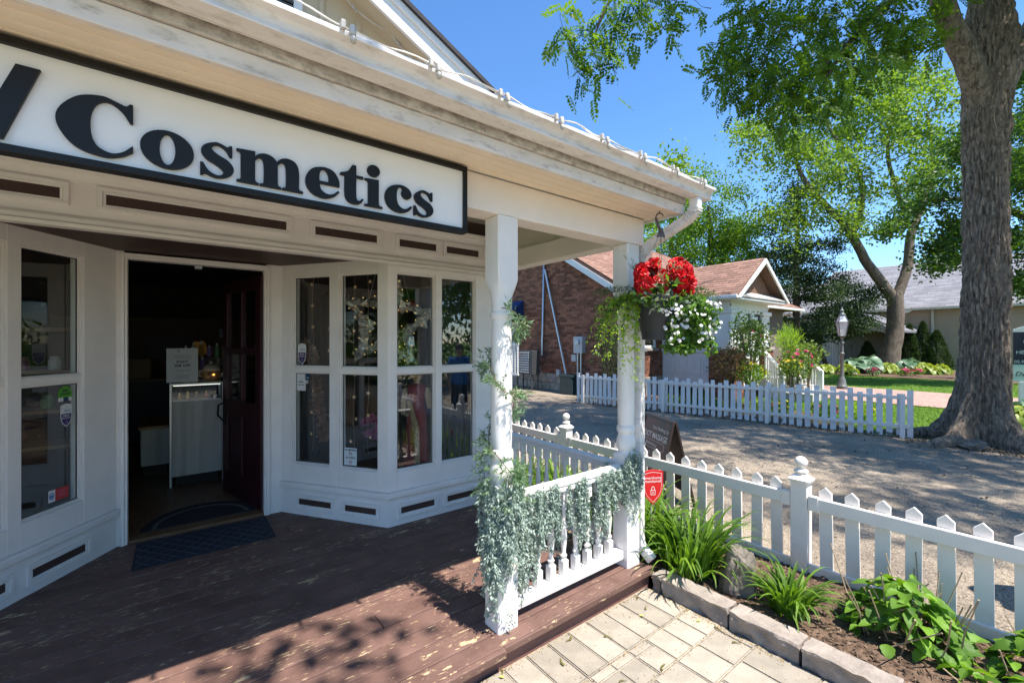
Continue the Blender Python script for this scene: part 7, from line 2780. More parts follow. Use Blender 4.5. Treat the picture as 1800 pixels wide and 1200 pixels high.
def branches(limbs, tips, rmin=.012, sag=.12, start=0.0):
    """grow a twig from the nearest wood to every tip"""
    nodes = limb_nodes(limbs)
    P = np.array([tuple(p) for p, r_ in nodes])
    Rr = [r_ for p, r_ in nodes]
    base = Vector(limbs[0][0][0])
    order = sorted(tips, key=lambda t: min((t - p).length for p, r_ in nodes[::3]))
    mb_ = MB()
    segs = []
    for t in order:
        d = np.linalg.norm(P - np.array(t), axis=1) + np.maximum(0, P[:, 2] - t.z + .2) * .6 + np.where(P[:, 2] < start, 50, 0)
        i = int(d.argmin())
        a = Vector(P[i])
        L = (t - a).length
        if L < .05:
            continue
        r0 = min(Rr[i] * .7, .012 + .022 * L)
        m1 = a.lerp(t, .4) + Vector((gt_.normal(0, .09), gt_.normal(0, .09), .16)) * L * .7
        m2 = a.lerp(t, .75) + Vector((gt_.normal(0, .07), gt_.normal(0, .07), .10)) * L * .7
        pa, ra = spline([a, m1, m2, t], [r0, r0 * .7, r0 * .45, rmin * .5], 3)
        mb_.tube(pa, ra, 5, cap=False)
        P = np.vstack([P, np.array([tuple(q) for q in pa[2:]])])
        Rr += ra[2:]
        segs.append(pa)
    return mb_, segs


def leaf_cloud(tips, segs, per, rb, L, W, droop=.3, along=.35, flat=.7, tb=0.0):
    n = len(tips) * per
    c = np.array([tuple(t) for t in tips])[np.repeat(np.arange(len(tips)), per)]
    tone = np.repeat(gt_.normal(0, .12, len(tips)), per)
    q = gt_.normal(0, 1, (n, 3)) * np.array([1, 1, flat]) * rb * .55
    base = c + q
    k = int(n * along)
    if segs:
        si = gt_.integers(0, len(segs), k)
        for j in range(k):
            s = segs[si[j]]
            p = s[int(gt_.integers(len(s) // 2, len(s)))]
            base[j] = np.array(p) + gt_.normal(0, rb * .35, 3)
    d = rsphere(gt_, n) + np.array([0, 0, -droop])
    side = rsphere(gt_, n) * np.array([1, 1, .35])
    tint = np.clip(gt_.random(n) * .75 + .12 + tone + tb, 0, 1)
    return base, d, side, gt_.uniform(.7, 1.25, n) * L, gt_.uniform(.75, 1.2, n) * W, tint


def tree(name, label, base, limbs, tips, per, rb, L, W, lm, bm_, group=None, droop=.3, along=.35, flat=.7, start=0.0, pinnate=0, tb=0.0, trunk_n=12):
    t = thing(name, label, 'tree', tuple(base), group)
    mb_ = MB()
    for path, rad in limbs:
        p, r_ = spline(path, rad, 5)
        p2 = [q + Vector((gt_.normal(0, .012), gt_.normal(0, .012), 0)) * min(1, 6 * rr) for q, rr in zip(p, r_)]
        mb_.tube(p2, r_, trunk_n)
    part('trunk', mb_, bm_, t, smooth=60)
    bmb, segs = branches(limbs, tips, start=start)
    if bmb.v:
        stuff(part('branches', bmb, bm_, t, smooth=60, fix=False))
    b, d, s, l, w, ti = leaf_cloud(tips, segs, per, rb, L, W, droop, along, flat, tb)
    if pinnate:
        b, d, s, l, w, ti = pinnate_leaves(b, d, s, l, ti, pinnate)
    org = np.array(base, dtype=float)
    me = np_leaves('crown', b - org, d, s, l, w, ti)
    me.materials.append(lm)
    inst('crown', me, t, Matrix.Translation(Vector(base)))
    return t


def pinnate_leaves(b, d, s, l, ti, K, lw=.30, ll=.30):
    """turn each leaf into a feathered leaf of 2K+1 leaflets along its stalk"""
    d = d / np.linalg.norm(d, axis=1, keepdims=True)
    s = s - d * (s * d).sum(1, keepdims=True)
    s = s / (np.linalg.norm(s, axis=1, keepdims=True) + 1e-9)
    B, D, S, L, W, T = [], [], [], [], [], []
    nn = np.cross(s, d)
    for k in range(K + 1):
        t = .22 + .78 * k / K
        p = b + d * (l * t)[:, None] + np.array([0, 0, -1.0])[None] * (l * .15 * t * t)[:, None]
        sz = (1 - abs(t - .6) * .55)
        for sg in ((-1, 1) if k < K else (0,)):
            B.append(p)
            dd = s * sg + d * (.55 if sg else 1.0) + np.array([0, 0, -.25])
            D.append(dd + gt_.normal(0, .12, dd.shape))
            S.append(np.cross(nn, dd) + gt_.normal(0, .15, dd.shape))
            ls = l * ll * sz
            L.append(ls)
            W.append(ls * lw * .62)
            T.append(np.clip(ti + gt_.normal(0, .06, len(ti)), 0, 1))
    return np.concatenate(B), np.concatenate(D), np.concatenate(S), np.concatenate(L), np.concatenate(W), np.concatenate(T)


BARKW = bark_mat('walnut_bark', (.075, .056, .043), (.37, .295, .225), 22, (1, 1, .35), 1.0)
BARKM = bark_mat('smooth_bark', (.10, .078, .06), (.23, .185, .14), 6, (1, 1, .5), .4)
BARKD = bark_mat('dark_bark', (.045, .035, .028), (.13, .10, .08), 8, (1, 1, .3), .5)
LWAL = leaf_mat('walnut_leaf', (0.030, 0.080, 0.012), (0.15, 0.26, 0.026), .48, .5, (1, 1, .3))
LLOC = leaf_mat('light_leaf', (0.075, 0.145, 0.022), (0.20, 0.30, 0.045), .42, .55, (1, 1, .35))
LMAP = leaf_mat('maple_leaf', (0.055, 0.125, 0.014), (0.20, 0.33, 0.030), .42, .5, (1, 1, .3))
LCON = leaf_mat('dark_evergreen_leaf', (0.014, 0.034, 0.012), (0.055, 0.095, 0.026), .2, .6, (1, 1, .4))
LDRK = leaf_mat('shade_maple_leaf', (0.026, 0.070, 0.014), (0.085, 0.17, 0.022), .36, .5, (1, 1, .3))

# ---- the big furrowed trunk at the right
TB = at(1727, 779, 6.95)
TBx, TBy = TB.x, TB.y
big = thing('walnut_tree', 'huge furrowed trunk with spreading roots and feathery leaf canopy at drive edge', 'tree', (TBx, TBy, 0))
NA, NZ = 260, 300
phs = [rnd.uniform(0, 6.3) for _ in range(12)]
vs_, fs = [], []
TOPZ = 7.7
top_c = at(1738, 0, 6.9)
roots = [(-2.3, .62, .15), (-1.45, .34, .12), (-.5, .5, .14), (.55, .4, .16), (1.6, .5, .13), (2.7, .62, .15)]
for i in range(NZ + 1):
    t = i / NZ
    z = -.06 + (TOPZ + .06) * t
    R0 = .262 - .010 * max(0, z) / 6 + .04 * math.exp(-max(0, z) * 2.2)
    if z > 4.6:
        R0 += .09 * ((min(z, 6.4) - 4.6) / 2.0) ** 1.4 - max(0, z - 6.4) * .16
    cx = TBx + (top_c.x - TBx) * max(0, z) / 7.0 + .012 * math.sin(z * 1.7)
    cy = TBy + (top_c.y - TBy) * max(0, z) / 7.0 + .012 * math.cos(z * 1.3)
    for j in range(NA):
        a = 2 * math.pi * j / NA
        fl = 0.0
        for (ra, amp, wd) in roots:
            da = (a - ra + math.pi) % (2 * math.pi) - math.pi
            fl += amp * math.exp(-(da / wd / 1.7) ** 2) * (math.exp(-max(0, z) * 3.0) + .20 * math.exp(-max(0, z) * 1.0))
        fl = fl * .80 + .03 * math.exp(-max(0, z) * 2.0)
        # interlacing ridges of bark
        w1 = .55 * math.sin(2.1 * z + phs[0] + 2 * a) + .35 * math.sin(5.3 * z + phs[1] - 3 * a) + .22 * math.sin(11 * z + phs[2] + 5 * a)
        w2 = .55 * math.sin(2.6 * z + phs[3] - 2 * a) + .35 * math.sin(6.1 * z + phs[4] + 4 * a) + .22 * math.sin(13 * z + phs[5] - 6 * a)
        b1 = abs(math.sin(18 * a / 2 * 1.0 + w1 * 2.0))
        b2 = abs(math.sin(26 * a / 2 * 1.0 - w2 * 2.4 + 1.0))
        rdg = min(b1, b2) ** .55 * (.72 + .55 * max(-.5, min(.5, mnoise.noise((a * 9, z * 5.5, 2)))))
        fine = mnoise.noise((a * 14, z * 10, 0)) * .5 + mnoise.noise((a * 36, z * 34, 4)) * .3
        dz = .066 * rdg + .018 * fine - .040
        lump = .02 * mnoise.noise((math.cos(a) * 1.3, math.sin(a) * 1.3, z * 1.1))
        scar = 0
        r_ = R0 + fl + dz * (1 + .5 * math.exp(-max(0, z) * 4)) + lump * (1 + 2 * math.exp(-max(0, z) * 4))
        vs_.append((cx + r_ * math.cos(a), cy + r_ * math.sin(a), z))
for i in range(NZ):
    for j in range(NA):
        fs.append((i * NA + j, i * NA + (j + 1) % NA, (i + 1) * NA + (j + 1) % NA, (i + 1) * NA + j))
o = part('trunk', MB().add(vs_, fs), BARKW, big, fix=False)
o.data.polygons.foreach_set('use_smooth', [True] * len(o.data.polygons))
# surface roots
for ra, amp, wd in roots:
    e = Vector((math.cos(ra), math.sin(ra), 0))
    p, r_ = spline([Vector((TBx, TBy, .10)) + e * (.30), Vector((TBx, TBy, .05)) + e * (.55 + amp * .3), Vector((TBx, TBy, -.02)) + e * (.9 + amp * .5), Vector((TBx, TBy, -.12)) + e * (1.3 + amp)], [.13, .11, .075, .03], 7)
    p = [q + Vector((gt_.normal(0, .012), gt_.normal(0, .012), gt_.normal(0, .006))) for q in p]
    part('root', MB().tube(p, r_, 14), BARKW, big, smooth=60)


def ridged_limb(path, rad, n=28, per=22, amp=.016):
    p, r_ = spline(path, rad, per)
    m_ = MB()
    m_.tube(p, r_, n, cap=True)
    cnt = len(p)
    for i in range(cnt):
        for j in range(n):
            q = Vector(m_.v[i * n + j])
            dv = q - p[i]
            if dv.length > 1e-5:
                a = 2 * math.pi * j / n
                k = amp * (abs(math.sin(5 * a + .9 * math.sin(i * .3))) ** .5 - .5) * min(1, dv.length / .12) + .010 * mnoise.noise((q.x * 9, q.y * 9, q.z * 3))
                m_.v[i * n + j] = tuple(q + dv.normalized() * k)
    return m_


fk = at(1738, 128, 6.9)
L1 = [fk + Vector((.05, -.02, -1.9)), fk + Vector((-.03, .04, -.75)), at(1703, 112, 6.78), at(1668, 40, 6.7), at(1640, -50, 6.6), at(1560, -260, 6.3), at(1380, -420, 5.9), at(1150, -560, 5.4)]
L2 = [fk + Vector((0, 0, -.3)), at(1730, 40, 6.95), at(1742, -60, 7.0), at(1760, -320, 7.2), at(1700, -650, 7.3), at(1640, -900, 7.2)]
L3 = [fk + Vector((0, 0, -.7)), at(1775, 120, 6.9), at(1812, 60, 6.9), at(1870, -60, 6.8), at(1960, -260, 6.4), at(2060, -420, 5.6)]
for pth, rd in ((L1, [.15, .165, .16, .14, .13, .10, .07, .04]), (L2, [.25, .22, .20, .17, .12, .06]), (L3, [.16, .155, .15, .13, .10, .05])):
    o = part('limb', ridged_limb(pth, rd), BARKW, big, fix=False)
    o.data.polygons.foreach_set('use_smooth', [True] * len(o.data.polygons))
L4 = [L1[4], at(1545, 20, 6.5), at(1497, 70, 6.4), at(1462, 120, 6.3), at(1440, 165, 6.3)]
L5 = [L1[5], at(1300, -150, 5.9), at(1160, -90, 5.7), at(1080, -10, 5.6), at(1046, 60, 5.6)]
wl_ = MB()
for pth, rd in ((L4, [.06, .045, .035, .025, .015]), (L5, [.05, .04, .028, .02, .012])):
    p, r_ = spline(pth, rd, 6)
    wl_.tube(p, r_, 8)
part('boughs', wl_, BARKD, big, smooth=60)
limbs = [(L1, [.17, .17, .155, .14, .13, .10, .07, .04]), (L2, [.25, .22, .20, .17, .12, .06]), (L3, [.16, .155, .15, .13, .10, .05]), (L4, [.06, .045, .035, .025, .015]), (L5, [.05, .04, .028, .02, .012])]


def unseen(p):
    d = FX * p.x + FY * p.y
    r_ = RX * p.x + RY * p.y
    if d < .3:
        return p.x > 5.0
    return (r_ / d > 1.42 or (p.z - EYE) / d > .93) and p.x - .088 * p.z > 4.7


tipsA = ell_tips((8.4, .1, 9.6), (4.8, 6.4, 3.4), 330, .35, unseen)
hang = [(985, 25, 5.5), (1012, 55, 5.6), (1045, 20, 5.6), (1062, 70, 5.7), (1050, 118, 5.6), (1030, 138, 5.6), (1098, 35, 5.7), (1122, 72, 5.7), (1150, 12, 5.7), (1180, 28, 5.8), (1092, 2, 5.6), (1070, 100, 5.6), (1005, 90, 5.5), (1190, 0, 5.9), (1020, 20, 5.5), (1075, 15, 5.6), (1130, 25, 5.7), (1165, 50, 5.8), (1085, 60, 5.6), (1040, 95, 5.6), (1110, 10, 5.7), (990, 60, 5.5),
        (1250, 15, 6.1), (1300, 35, 6.2), (1262, 85, 6.0), (1290, 150, 6.1), (1275, 120, 6.0), (1340, 55, 6.3), (1350, 110, 6.2), (1400, 25, 6.4), (1400, 95, 6.2), (1450, 55, 6.4), (1500, 35, 6.5), (1460, 118, 6.3), (1520, 85, 6.5), (1560, 45, 6.6),
        (1600, 35, 6.6), (1622, 80, 6.6), (1560, 105, 6.6), (1420, 165, 6.3), (1380, 170, 6.2), (1335, 185, 6.1), (1440, 205, 6.3), (1485, 160, 6.4), (1320, 90, 6.1), (1370, 140, 6.2), (1310, 20, 6.2), (1430, 10, 6.4), (1470, 20, 6.4), (1365, 15, 6.3),
        (1540, 10, 6.6), (1590, 5, 6.6), (1290, 60, 6.2), (1500, 110, 6.5), (1580, 75, 6.6), (1420, 130, 6.3), (1395, 215, 6.3), (1345, 150, 6.2), (1630, 30, 6.7), (1515, 60, 6.5), (1455, 85, 6.4)]
tipsH = [at(x, y, d) for x, y, d in hang]
bmb, segsA = branches(limbs, tipsA, start=5.0)
stuff(part('branches', bmb, BARKD, big, smooth=60, fix=False))
bmb, segsH = branches(limbs, tipsH, rmin=.013, start=5.0)
stuff(part('twigs', bmb, BARKD, big, smooth=60, fix=False))
Q = []
b, d, s, l, w, ti = leaf_cloud(tipsA, segsA, 28, .75, .40, .05, .45, .30, .6)
Q.append(pinnate_leaves(b, d, s, l, ti, 5))
b, d, s, l, w, ti = leaf_cloud(tipsH, segsH, 26, .32, .25, .05, .5, .40, .8)
Q.append(pinnate_leaves(b, d, s, l, ti, 6, lw=.46, ll=.28))
b, d, s, l, w, ti = [np.concatenate(x) for x in zip(*Q)]
org = np.array([TBx, TBy, 0])
me = np_leaves('crown', b - org, d, s, l, w, ti)
me.materials.append(LWAL)
inst('crown', me, big, Matrix.Translation(Vector((TBx, TBy, 0))))
rk = bpy.data.meshes.new('root_stone')
bm = bmesh.new()
bmesh.ops.create_icosphere(bm, subdivisions=4, radius=1.0)
for v in bm.verts:
    c = v.co.copy()
    v.co = c * (1 + .35 * mnoise.fractal((c.x * 2, c.y * 2, c.z * 2 + 5), .9, 2.0, 4))
    v.co.x *= .20
    v.co.y *= .15
    v.co.z *= .085
bm.to_mesh(rk)
bm.free()
rk.materials.append(ROCK)
shade(rk, 30)
o = inst('rock', rk, None, TRS(atz(1708, 782, .05), (0, 0, .5)))
tag(o, 'flat broken rock lying against the roots of the big trunk', 'rock')

# ---- forked tree in the back garden
fb0 = atz(1563, 651, -.02)
dk = 24.2


def A_(x, y, d=dk):
    return at(x, y, d)


fl_ = [([A_(1562, 662), A_(1566, 620), A_(1574, 575), A_(1573, 520)], [.52, .44, .40, .37]),
       ([A_(1573, 530), A_(1552, 500), A_(1520, 455), A_(1490, 400), A_(1440, 350), A_(1405, 300), A_(1390, 240)], [.30, .27, .24, .21, .16, .11, .06]),
       ([A_(1573, 530), A_(1585, 500), A_(1597, 460), A_(1602, 410), A_(1625, 350), A_(1640, 290), A_(1630, 200)], [.27, .25, .23, .21, .16, .11, .06]),
       ([A_(1500, 410), A_(1515, 360), A_(1508, 300), A_(1460, 230), A_(1440, 180)], [.13, .12, .10, .08, .04]),
       ([A_(1603, 405), A_(1575, 330), A_(1560, 260), A_(1575, 180), A_(1560, 130)], [.13, .11, .09, .06, .03])]


def ptips(specs, d, jd):
    """tips scattered in discs (x, y, radius px, count) at about d metres"""
    out = []
    for x, y, r_, n in specs:
        for _ in range(n):
            a, q = gt_.random() * 6.283, r_ * math.sqrt(gt_.random())
            out.append(at(x + q * math.cos(a), y + q * math.sin(a) * .8, d + gt_.normal(0, jd)))
    return out


tree('forked_tree', 'tall pale-leaved tree whose trunk forks into two limbs on the back lawn', (fb0.x, fb0.y, -.02), fl_,
     ptips([(1330, 255, 45, 12), (1380, 215, 50, 14), (1350, 310, 40, 9), (1430, 170, 55, 14), (1500, 130, 60, 15), (1580, 120, 55, 15), (1640, 170, 50, 12), (1450, 270, 60, 16), (1540, 220, 60, 15), (1610, 250, 50, 12), (1420, 350, 45, 10), (1470, 400, 50, 9),
            (1400, 420, 40, 7), (1660, 300, 40, 8), (1530, 330, 40, 7), (1600, 340, 35, 6), (1310, 225, 30, 5), (1500, 190, 70, 12), (1560, 160, 60, 10), (1400, 260, 50, 9), (1370, 380, 35, 6)], dk, 1.6),
     120, .85, .19, .062, LLOC, BARKM, 'trees behind the brick house and lawn', droop=.2, start=6.0)

# ---- maple behind the brick house
mb0 = at(1245, 640, 27)
tree('maple_tree', 'round bright green maple rising behind the red shingle roof', (mb0.x, mb0.y, 0), [([(mb0.x, mb0.y, 0), (mb0.x, mb0.y, 4), (mb0.x + .3, mb0.y, 7.5), (mb0.x, mb0.y, 10)], [.3, .26, .18, .06])],
     ptips([(1240, 330, 50, 14), (1210, 380, 70, 20), (1270, 370, 60, 20), (1180, 420, 70, 16), (1250, 430, 80, 24), (1310, 420, 45, 16), (1200, 470, 80, 16), (1300, 460, 50, 10), (1160, 360, 40, 6), (1140, 410, 50, 8)], 27, 1.5),
     230, .85, .14, .055, LMAP, BARKD, 'trees behind the brick house and lawn', droop=.35)
# ---- dark evergreen
eb = at(1400, 650, 24)
tree('dark_evergreen', 'tall dark evergreen with drooping sprays between maple and forked tree', (eb.x, eb.y, 0), [([(eb.x, eb.y, 0), (eb.x, eb.y, 5), (eb.x + .2, eb.y, 10.3)], [.22, .16, .03])],
     ptips([(1395, 360, 22, 8), (1390, 410, 40, 14), (1400, 450, 55, 20), (1410, 490, 65, 24), (1420, 530, 70, 20), (1370, 470, 40, 12), (1460, 500, 45, 14), (1480, 540, 45, 14), (1510, 520, 35, 9), (1500, 570, 30, 8), (1440, 440, 40, 9), (1405, 330, 12, 4)], 24, 1.0),
     190, .62, .13, .036, LCON, BARKD, 'trees behind the brick house and lawn', droop=.7, flat=.4)
lb = at(1455, 640, 25)
tree('small_dark_tree', 'low dark tree with leaning stem between lamp post and tan window', (lb.x, lb.y, 0), [([(lb.x, lb.y, 0), at(1440, 600, 25), at(1455, 570, 25)], [.14, .11, .06])],
     ptips([(1450, 560, 28, 14), (1480, 575, 24, 10), (1435, 590, 20, 6), (1500, 555, 22, 6)], 25, .6), 110, .5, .16, .055, LCON, BARKD, 'trees behind the brick house and lawn', droop=.5, tb=.1)
# ---- shade maple reaching in from the right
sb = at(1960, 720, 15)
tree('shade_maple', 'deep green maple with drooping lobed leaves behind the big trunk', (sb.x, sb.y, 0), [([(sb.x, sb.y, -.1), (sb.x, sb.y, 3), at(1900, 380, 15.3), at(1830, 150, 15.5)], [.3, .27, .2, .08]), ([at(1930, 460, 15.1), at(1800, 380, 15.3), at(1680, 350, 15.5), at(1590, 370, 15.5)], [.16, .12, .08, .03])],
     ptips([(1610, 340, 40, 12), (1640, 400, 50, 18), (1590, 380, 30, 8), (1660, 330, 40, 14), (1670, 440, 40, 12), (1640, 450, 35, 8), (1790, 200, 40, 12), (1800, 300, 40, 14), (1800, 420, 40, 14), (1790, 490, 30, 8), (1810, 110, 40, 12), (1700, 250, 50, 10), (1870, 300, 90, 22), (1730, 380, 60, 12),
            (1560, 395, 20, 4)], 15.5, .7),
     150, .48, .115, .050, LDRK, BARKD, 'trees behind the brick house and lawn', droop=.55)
# ---- far backdrop trees
for i, (x, y, r_, dd, lb_, lm) in enumerate(((1330, 520, 60, 46, 'far green treetop low between brick house and evergreen', LMAP), (1700, 480, 90, 48, 'far green tree behind the right end of the grey roof', LMAP), (1860, 520, 110, 40, 'far leafy tree beyond the business sign', LMAP),
                                           (1180, 300, 30, 32, 'thin treetop showing just above the porch gutter', LLOC), (1000, 480, 80, 44, 'far tree hidden behind the brick house roof', LDRK))):
    p0 = at(x, 640, dd)
    pt = at(x, y, dd)
    tree('far_tree', lb_, (p0.x, p0.y, 0), [([(p0.x, p0.y, 0), (p0.x, p0.y, pt.z * .6), tuple(pt)], [.3, .2, .06])], ptips([(x, y, r_, 40 if r_ > 40 else 14), (x, y + r_ * .9, r_ * 1.1, 30 if r_ > 40 else 8)], dd, 2), 70, 1.2, .30, .11, lm, BARKD, 'trees behind the brick house and lawn')

# ---- trees and hedge behind the viewer, seen mirrored in the bay window
for i, (x, y, h, r_, lb_) in enumerate(((8.2, -9.5, 8.5, 3.2, 'dense dark tree mirrored in the right bay pane, nearest the porch post'), (13.5, -11, 10, 3.8, 'dense dark tree across the lane beyond the drive, out of view'), (3.0, -14, 9, 3.6, 'dense dark tree across the lane opposite the shop sign'))):
    tree('lane_tree', lb_, (x, y, 0), [([(x, y, 0), (x, y, h * .4), (x + .2, y, h * .85)], [.28, .22, .06])], ell_tips((x, y, h * .55), (r_, r_, h * .46), 80, .4), 120, 1.0, .22, .085, LMAP, BARKD, 'trees across the lane')
tx, ty = -2.6, -6.5
tree('lane_tree', 'tree standing behind the viewer with one bough over the deck', (tx, ty, 0), [([(tx, ty, 0), (tx, ty, 4), (tx + .3, ty + .5, 7.5)], [.25, .2, .08]), ([(tx, ty, 4), (-.8, -3.6, 6.3), (1.0, -1.1, 7.4)], [.12, .07, .012])],
     ell_tips((tx, ty, 7.5), (2.6, 2.6, 2.6), 40, .4) + [Vector((1.04 + gt_.normal(0, .12), -1.05 + gt_.normal(0, .08), 7.4 + gt_.normal(0, .12))) for _ in range(2)], 55, .26, .10, .038, LMAP, BARKD, 'trees across the lane')
hd_ = MB()
q = gt_.random((9000, 3)) * np.array([26, 1.6, 2.0]) + np.array([-6, -8.3, .05])
q[:, 2] *= 1 + .15 * np.sin(q[:, 0] * 2.1)
me = np_leaves('hedge', q, rsphere(gt_, len(q)), rsphere(gt_, len(q)), gt_.uniform(.1, .2, len(q)), gt_.uniform(.04, .07, len(q)), gt_.random(len(q)))
me.materials.append(LMAP)
o = inst('hedge', me, None, Matrix.Identity(4))
tag(o, 'clipped green hedge along the lane opposite the shop', 'hedge')

# ================================================================== garden plants by the house
def shrub(name, label, c, rad, n, L, W, lm, group, extra=None, cat='shrub', stems=5, bias=(0, 0, .2)):
    t = thing(name, label, cat, (c[0], c[1], 0), group)
    m_ = MB()
    for k in range(stems):
        a = gt_.random() * 6.28
        m_.tube([(c[0], c[1], 0), (c[0] + rad[0] * .4 * math.cos(a), c[1] + rad[1] * .4 * math.sin(a), c[2]), (c[0] + rad[0] * .75 * math.cos(a), c[1] + rad[1] * .75 * math.sin(a), c[2] + rad[2] * .5)], [.015, .012, .005], 5)
    part('stems', m_, STEMB, t, smooth=60, fix=False)
    d = rsphere(gt_, n)
    r_ = (.45 + .55 * gt_.random((n, 1)) ** .7) * (1 + .25 * np.sin(d[:, :1] * 5 + d[:, 2:3] * 4))
    q = d * r_ * np.array(rad)
    q[:, 2] = np.maximum(q[:, 2], -c[2] + .02)
    me = np_leaves('foliage', q, rsphere(gt_, n) + np.array(bias) + d * .5, rsphere(gt_, n), gt_.uniform(.7, 1.3, n) * L, gt_.uniform(.7, 1.2, n) * W, gt_.random(n))
    me.materials.append(lm)
    inst('foliage', me, t, Matrix.Translation(Vector(c)))
    if extra:
        fm_, cnt, sc2 = extra
        for k in range(cnt):
            dd = Vector(rsphere(gt_, 1)[0])
            dd.z = abs(dd.z)
            dd = (dd + Vector((-FX, -FY, 0)) * .6).normalized()
            p = Vector(c) + Vector((dd.x * rad[0], dd.y * rad[1], dd.z * rad[2])) * 1.0
            M = basis(p, dd.orthogonal(), dd.cross(dd.orthogonal()))
            inst('flower', fm_, t, M @ Matrix.Scale(sc2 * rnd.uniform(.7, 1.3), 4))
    return t


ROSEM = pm('rose_pink', (.60, .07, .16), .5, .2, 20)
YELM = pm('shrub_yellow', (.70, .55, .03), .5, .1, 20)
rosef = flower_mesh('flower', 5, .03, .022, ROSEM, .5, 2)
yelf = flower_mesh('flower', 5, .03, .020, YELM, .4, 2)
REDG = leaf_mat('rose_leaf', (.05, .10, .02), (.22, .30, .06), .35)
REDL = leaf_mat('bronze_leaf', (.10, .055, .025), (.24, .16, .06), .3)
gg = 'shrubs in the garden beside the sunroom'


def px(x, y, d):
    p = at(x, y, d)
    return (p.x, p.y, max(p.z, .12))


shrub('rose_bush', 'tall loose climbing rose in front of the sunroom corner window', px(1318, 595, 11.2), (.48, .48, .62), 1500, .075, .028, REDG, gg, (rosef, 5, 1.0), stems=8)
shrub('rose_bush', 'rose bush with pink blooms beside the stair railing', px(1400, 640, 11.6), (.42, .42, .45), 1000, .07, .026, REDG, gg, (rosef, 16, 1.4), stems=7)
shrub('bronze_shrub', 'bronze-leaved loose shrub at the brick pier', px(1285, 640, 10.9), (.50, .45, .45), 1200, .07, .022, REDL, gg, stems=8)
shrub('yellow_shrub', 'shrub with yellow blooms behind the garden fence', px(1318, 655, 10.8), (.40, .35, .28), 800, .06, .025, LFY, gg, (yelf, 22, 1.2))
shrub('yellow_shrub', 'yellow-flowered plant close under the stair railing', px(1390, 645, 11.0), (.26, .24, .2), 420, .06, .025, REDG, gg, (yelf, 20, 1.1))
shrub('spiky_shrub', 'bright green spiky tuft above the roses', px(1386, 600, 12.4), (.30, .30, .42), 900, .16, .008, LFY, gg, bias=(0, 0, 1.4))
shrub('leafy_shrub', 'leafy bush at the end of the stair railing', px(1418, 622, 12.2), (.42, .40, .35), 700, .08, .03, REDG, gg)
shrub('columnar_yew', 'narrow dark upright yew against the brick wall behind corner post', px(1073, 625, 12.3), (.30, .30, .95), 1800, .06, .012, LCON, gg, cat='shrub')
for k, (x, d) in enumerate(((1180, 10.6), (1215, 10.5), (1250, 10.3), (1340, 9.8), (1370, 9.7), (1450, 9.2), (1520, 8.9))):
    c = atz(x, 715, .14)
    c = at(x, 690, d)
    e_ = (rosef, 8, 1.0) if k % 2 else (yelf, 6, .9)
    nm_ = ('yellow-dotted', 'pink-dotted', 'yellow-dotted', 'pink-dotted', 'yellow-dotted', 'pink-dotted', 'yellow-dotted')[k]
    wh = ('left of the sunroom panels', 'below the sunroom panels', 'below the brick pier', 'below the yellow shrub', 'below the stair railing', 'right of the stair steps', 'nearest the lamp post')[k]
    shrub('bed_plant', f'low {nm_} plant behind the garden fence, {wh}', (c.x, c.y, .16), (.26, .26, .18), 420, .06, .025, LFY if k % 3 == 0 else LFG, gg, e_, cat='plant', stems=3)

# arborvitae cones and hostas along the back bed
for k, (x, d, h, w, lb_) in enumerate(((1525, 26.5, 1.55, .55, 'small dark cone evergreen in front of the little porch'), (1598, 26.5, 2.6, .55, 'dark cone evergreen just right of the forked trunk'), (1622, 26.5, 2.75, .6, 'tallest dark cone evergreen below the downspout'), (1646, 26, 2.2, .75, 'broad dark cone evergreen beside the big trunk'))):
    p = at(x, 640, d)
    t = thing('cone_evergreen', lb_, 'shrub', (p.x, p.y, 0), 'cone evergreens in the back bed')
    part('trunk', MB().tube([(p.x, p.y, -.02), (p.x, p.y, h * .8)], [.06, .02], 6), BARKD, t)
    n = 3600
    z = gt_.random(n) ** 1.15
    a = gt_.random(n) * 6.283
    r_ = w * (1 - z) ** .75 * (.80 + .2 * gt_.random(n)) * (1 + .10 * np.sin(a * 5 + z * 14))
    q = np.stack([r_ * np.cos(a), r_ * np.sin(a), z * h + .04], 1)
    me = np_leaves('foliage', q, np.stack([np.cos(a), np.sin(a), np.full(n, .9)], 1) + gt_.normal(0, .4, (n, 3)), rsphere(gt_, n), gt_.uniform(.08, .16, n), gt_.uniform(.02, .04, n), gt_.random(n))
    me.materials.append(LCON)
    inst('foliage', me, t, Matrix.Translation(Vector((p.x, p.y, 0))))
HOB = leaf_mat('blue_hosta', (.05, .115, .065), (.14, .235, .14), .2, .45, (1, 1, .8))
HOY = leaf_mat('gold_hosta', (.075, .15, .02), (.30, .36, .05), .3, .45, (1, 1, .4))
HOM = ovate(.42, .15, .35, .55, .02)


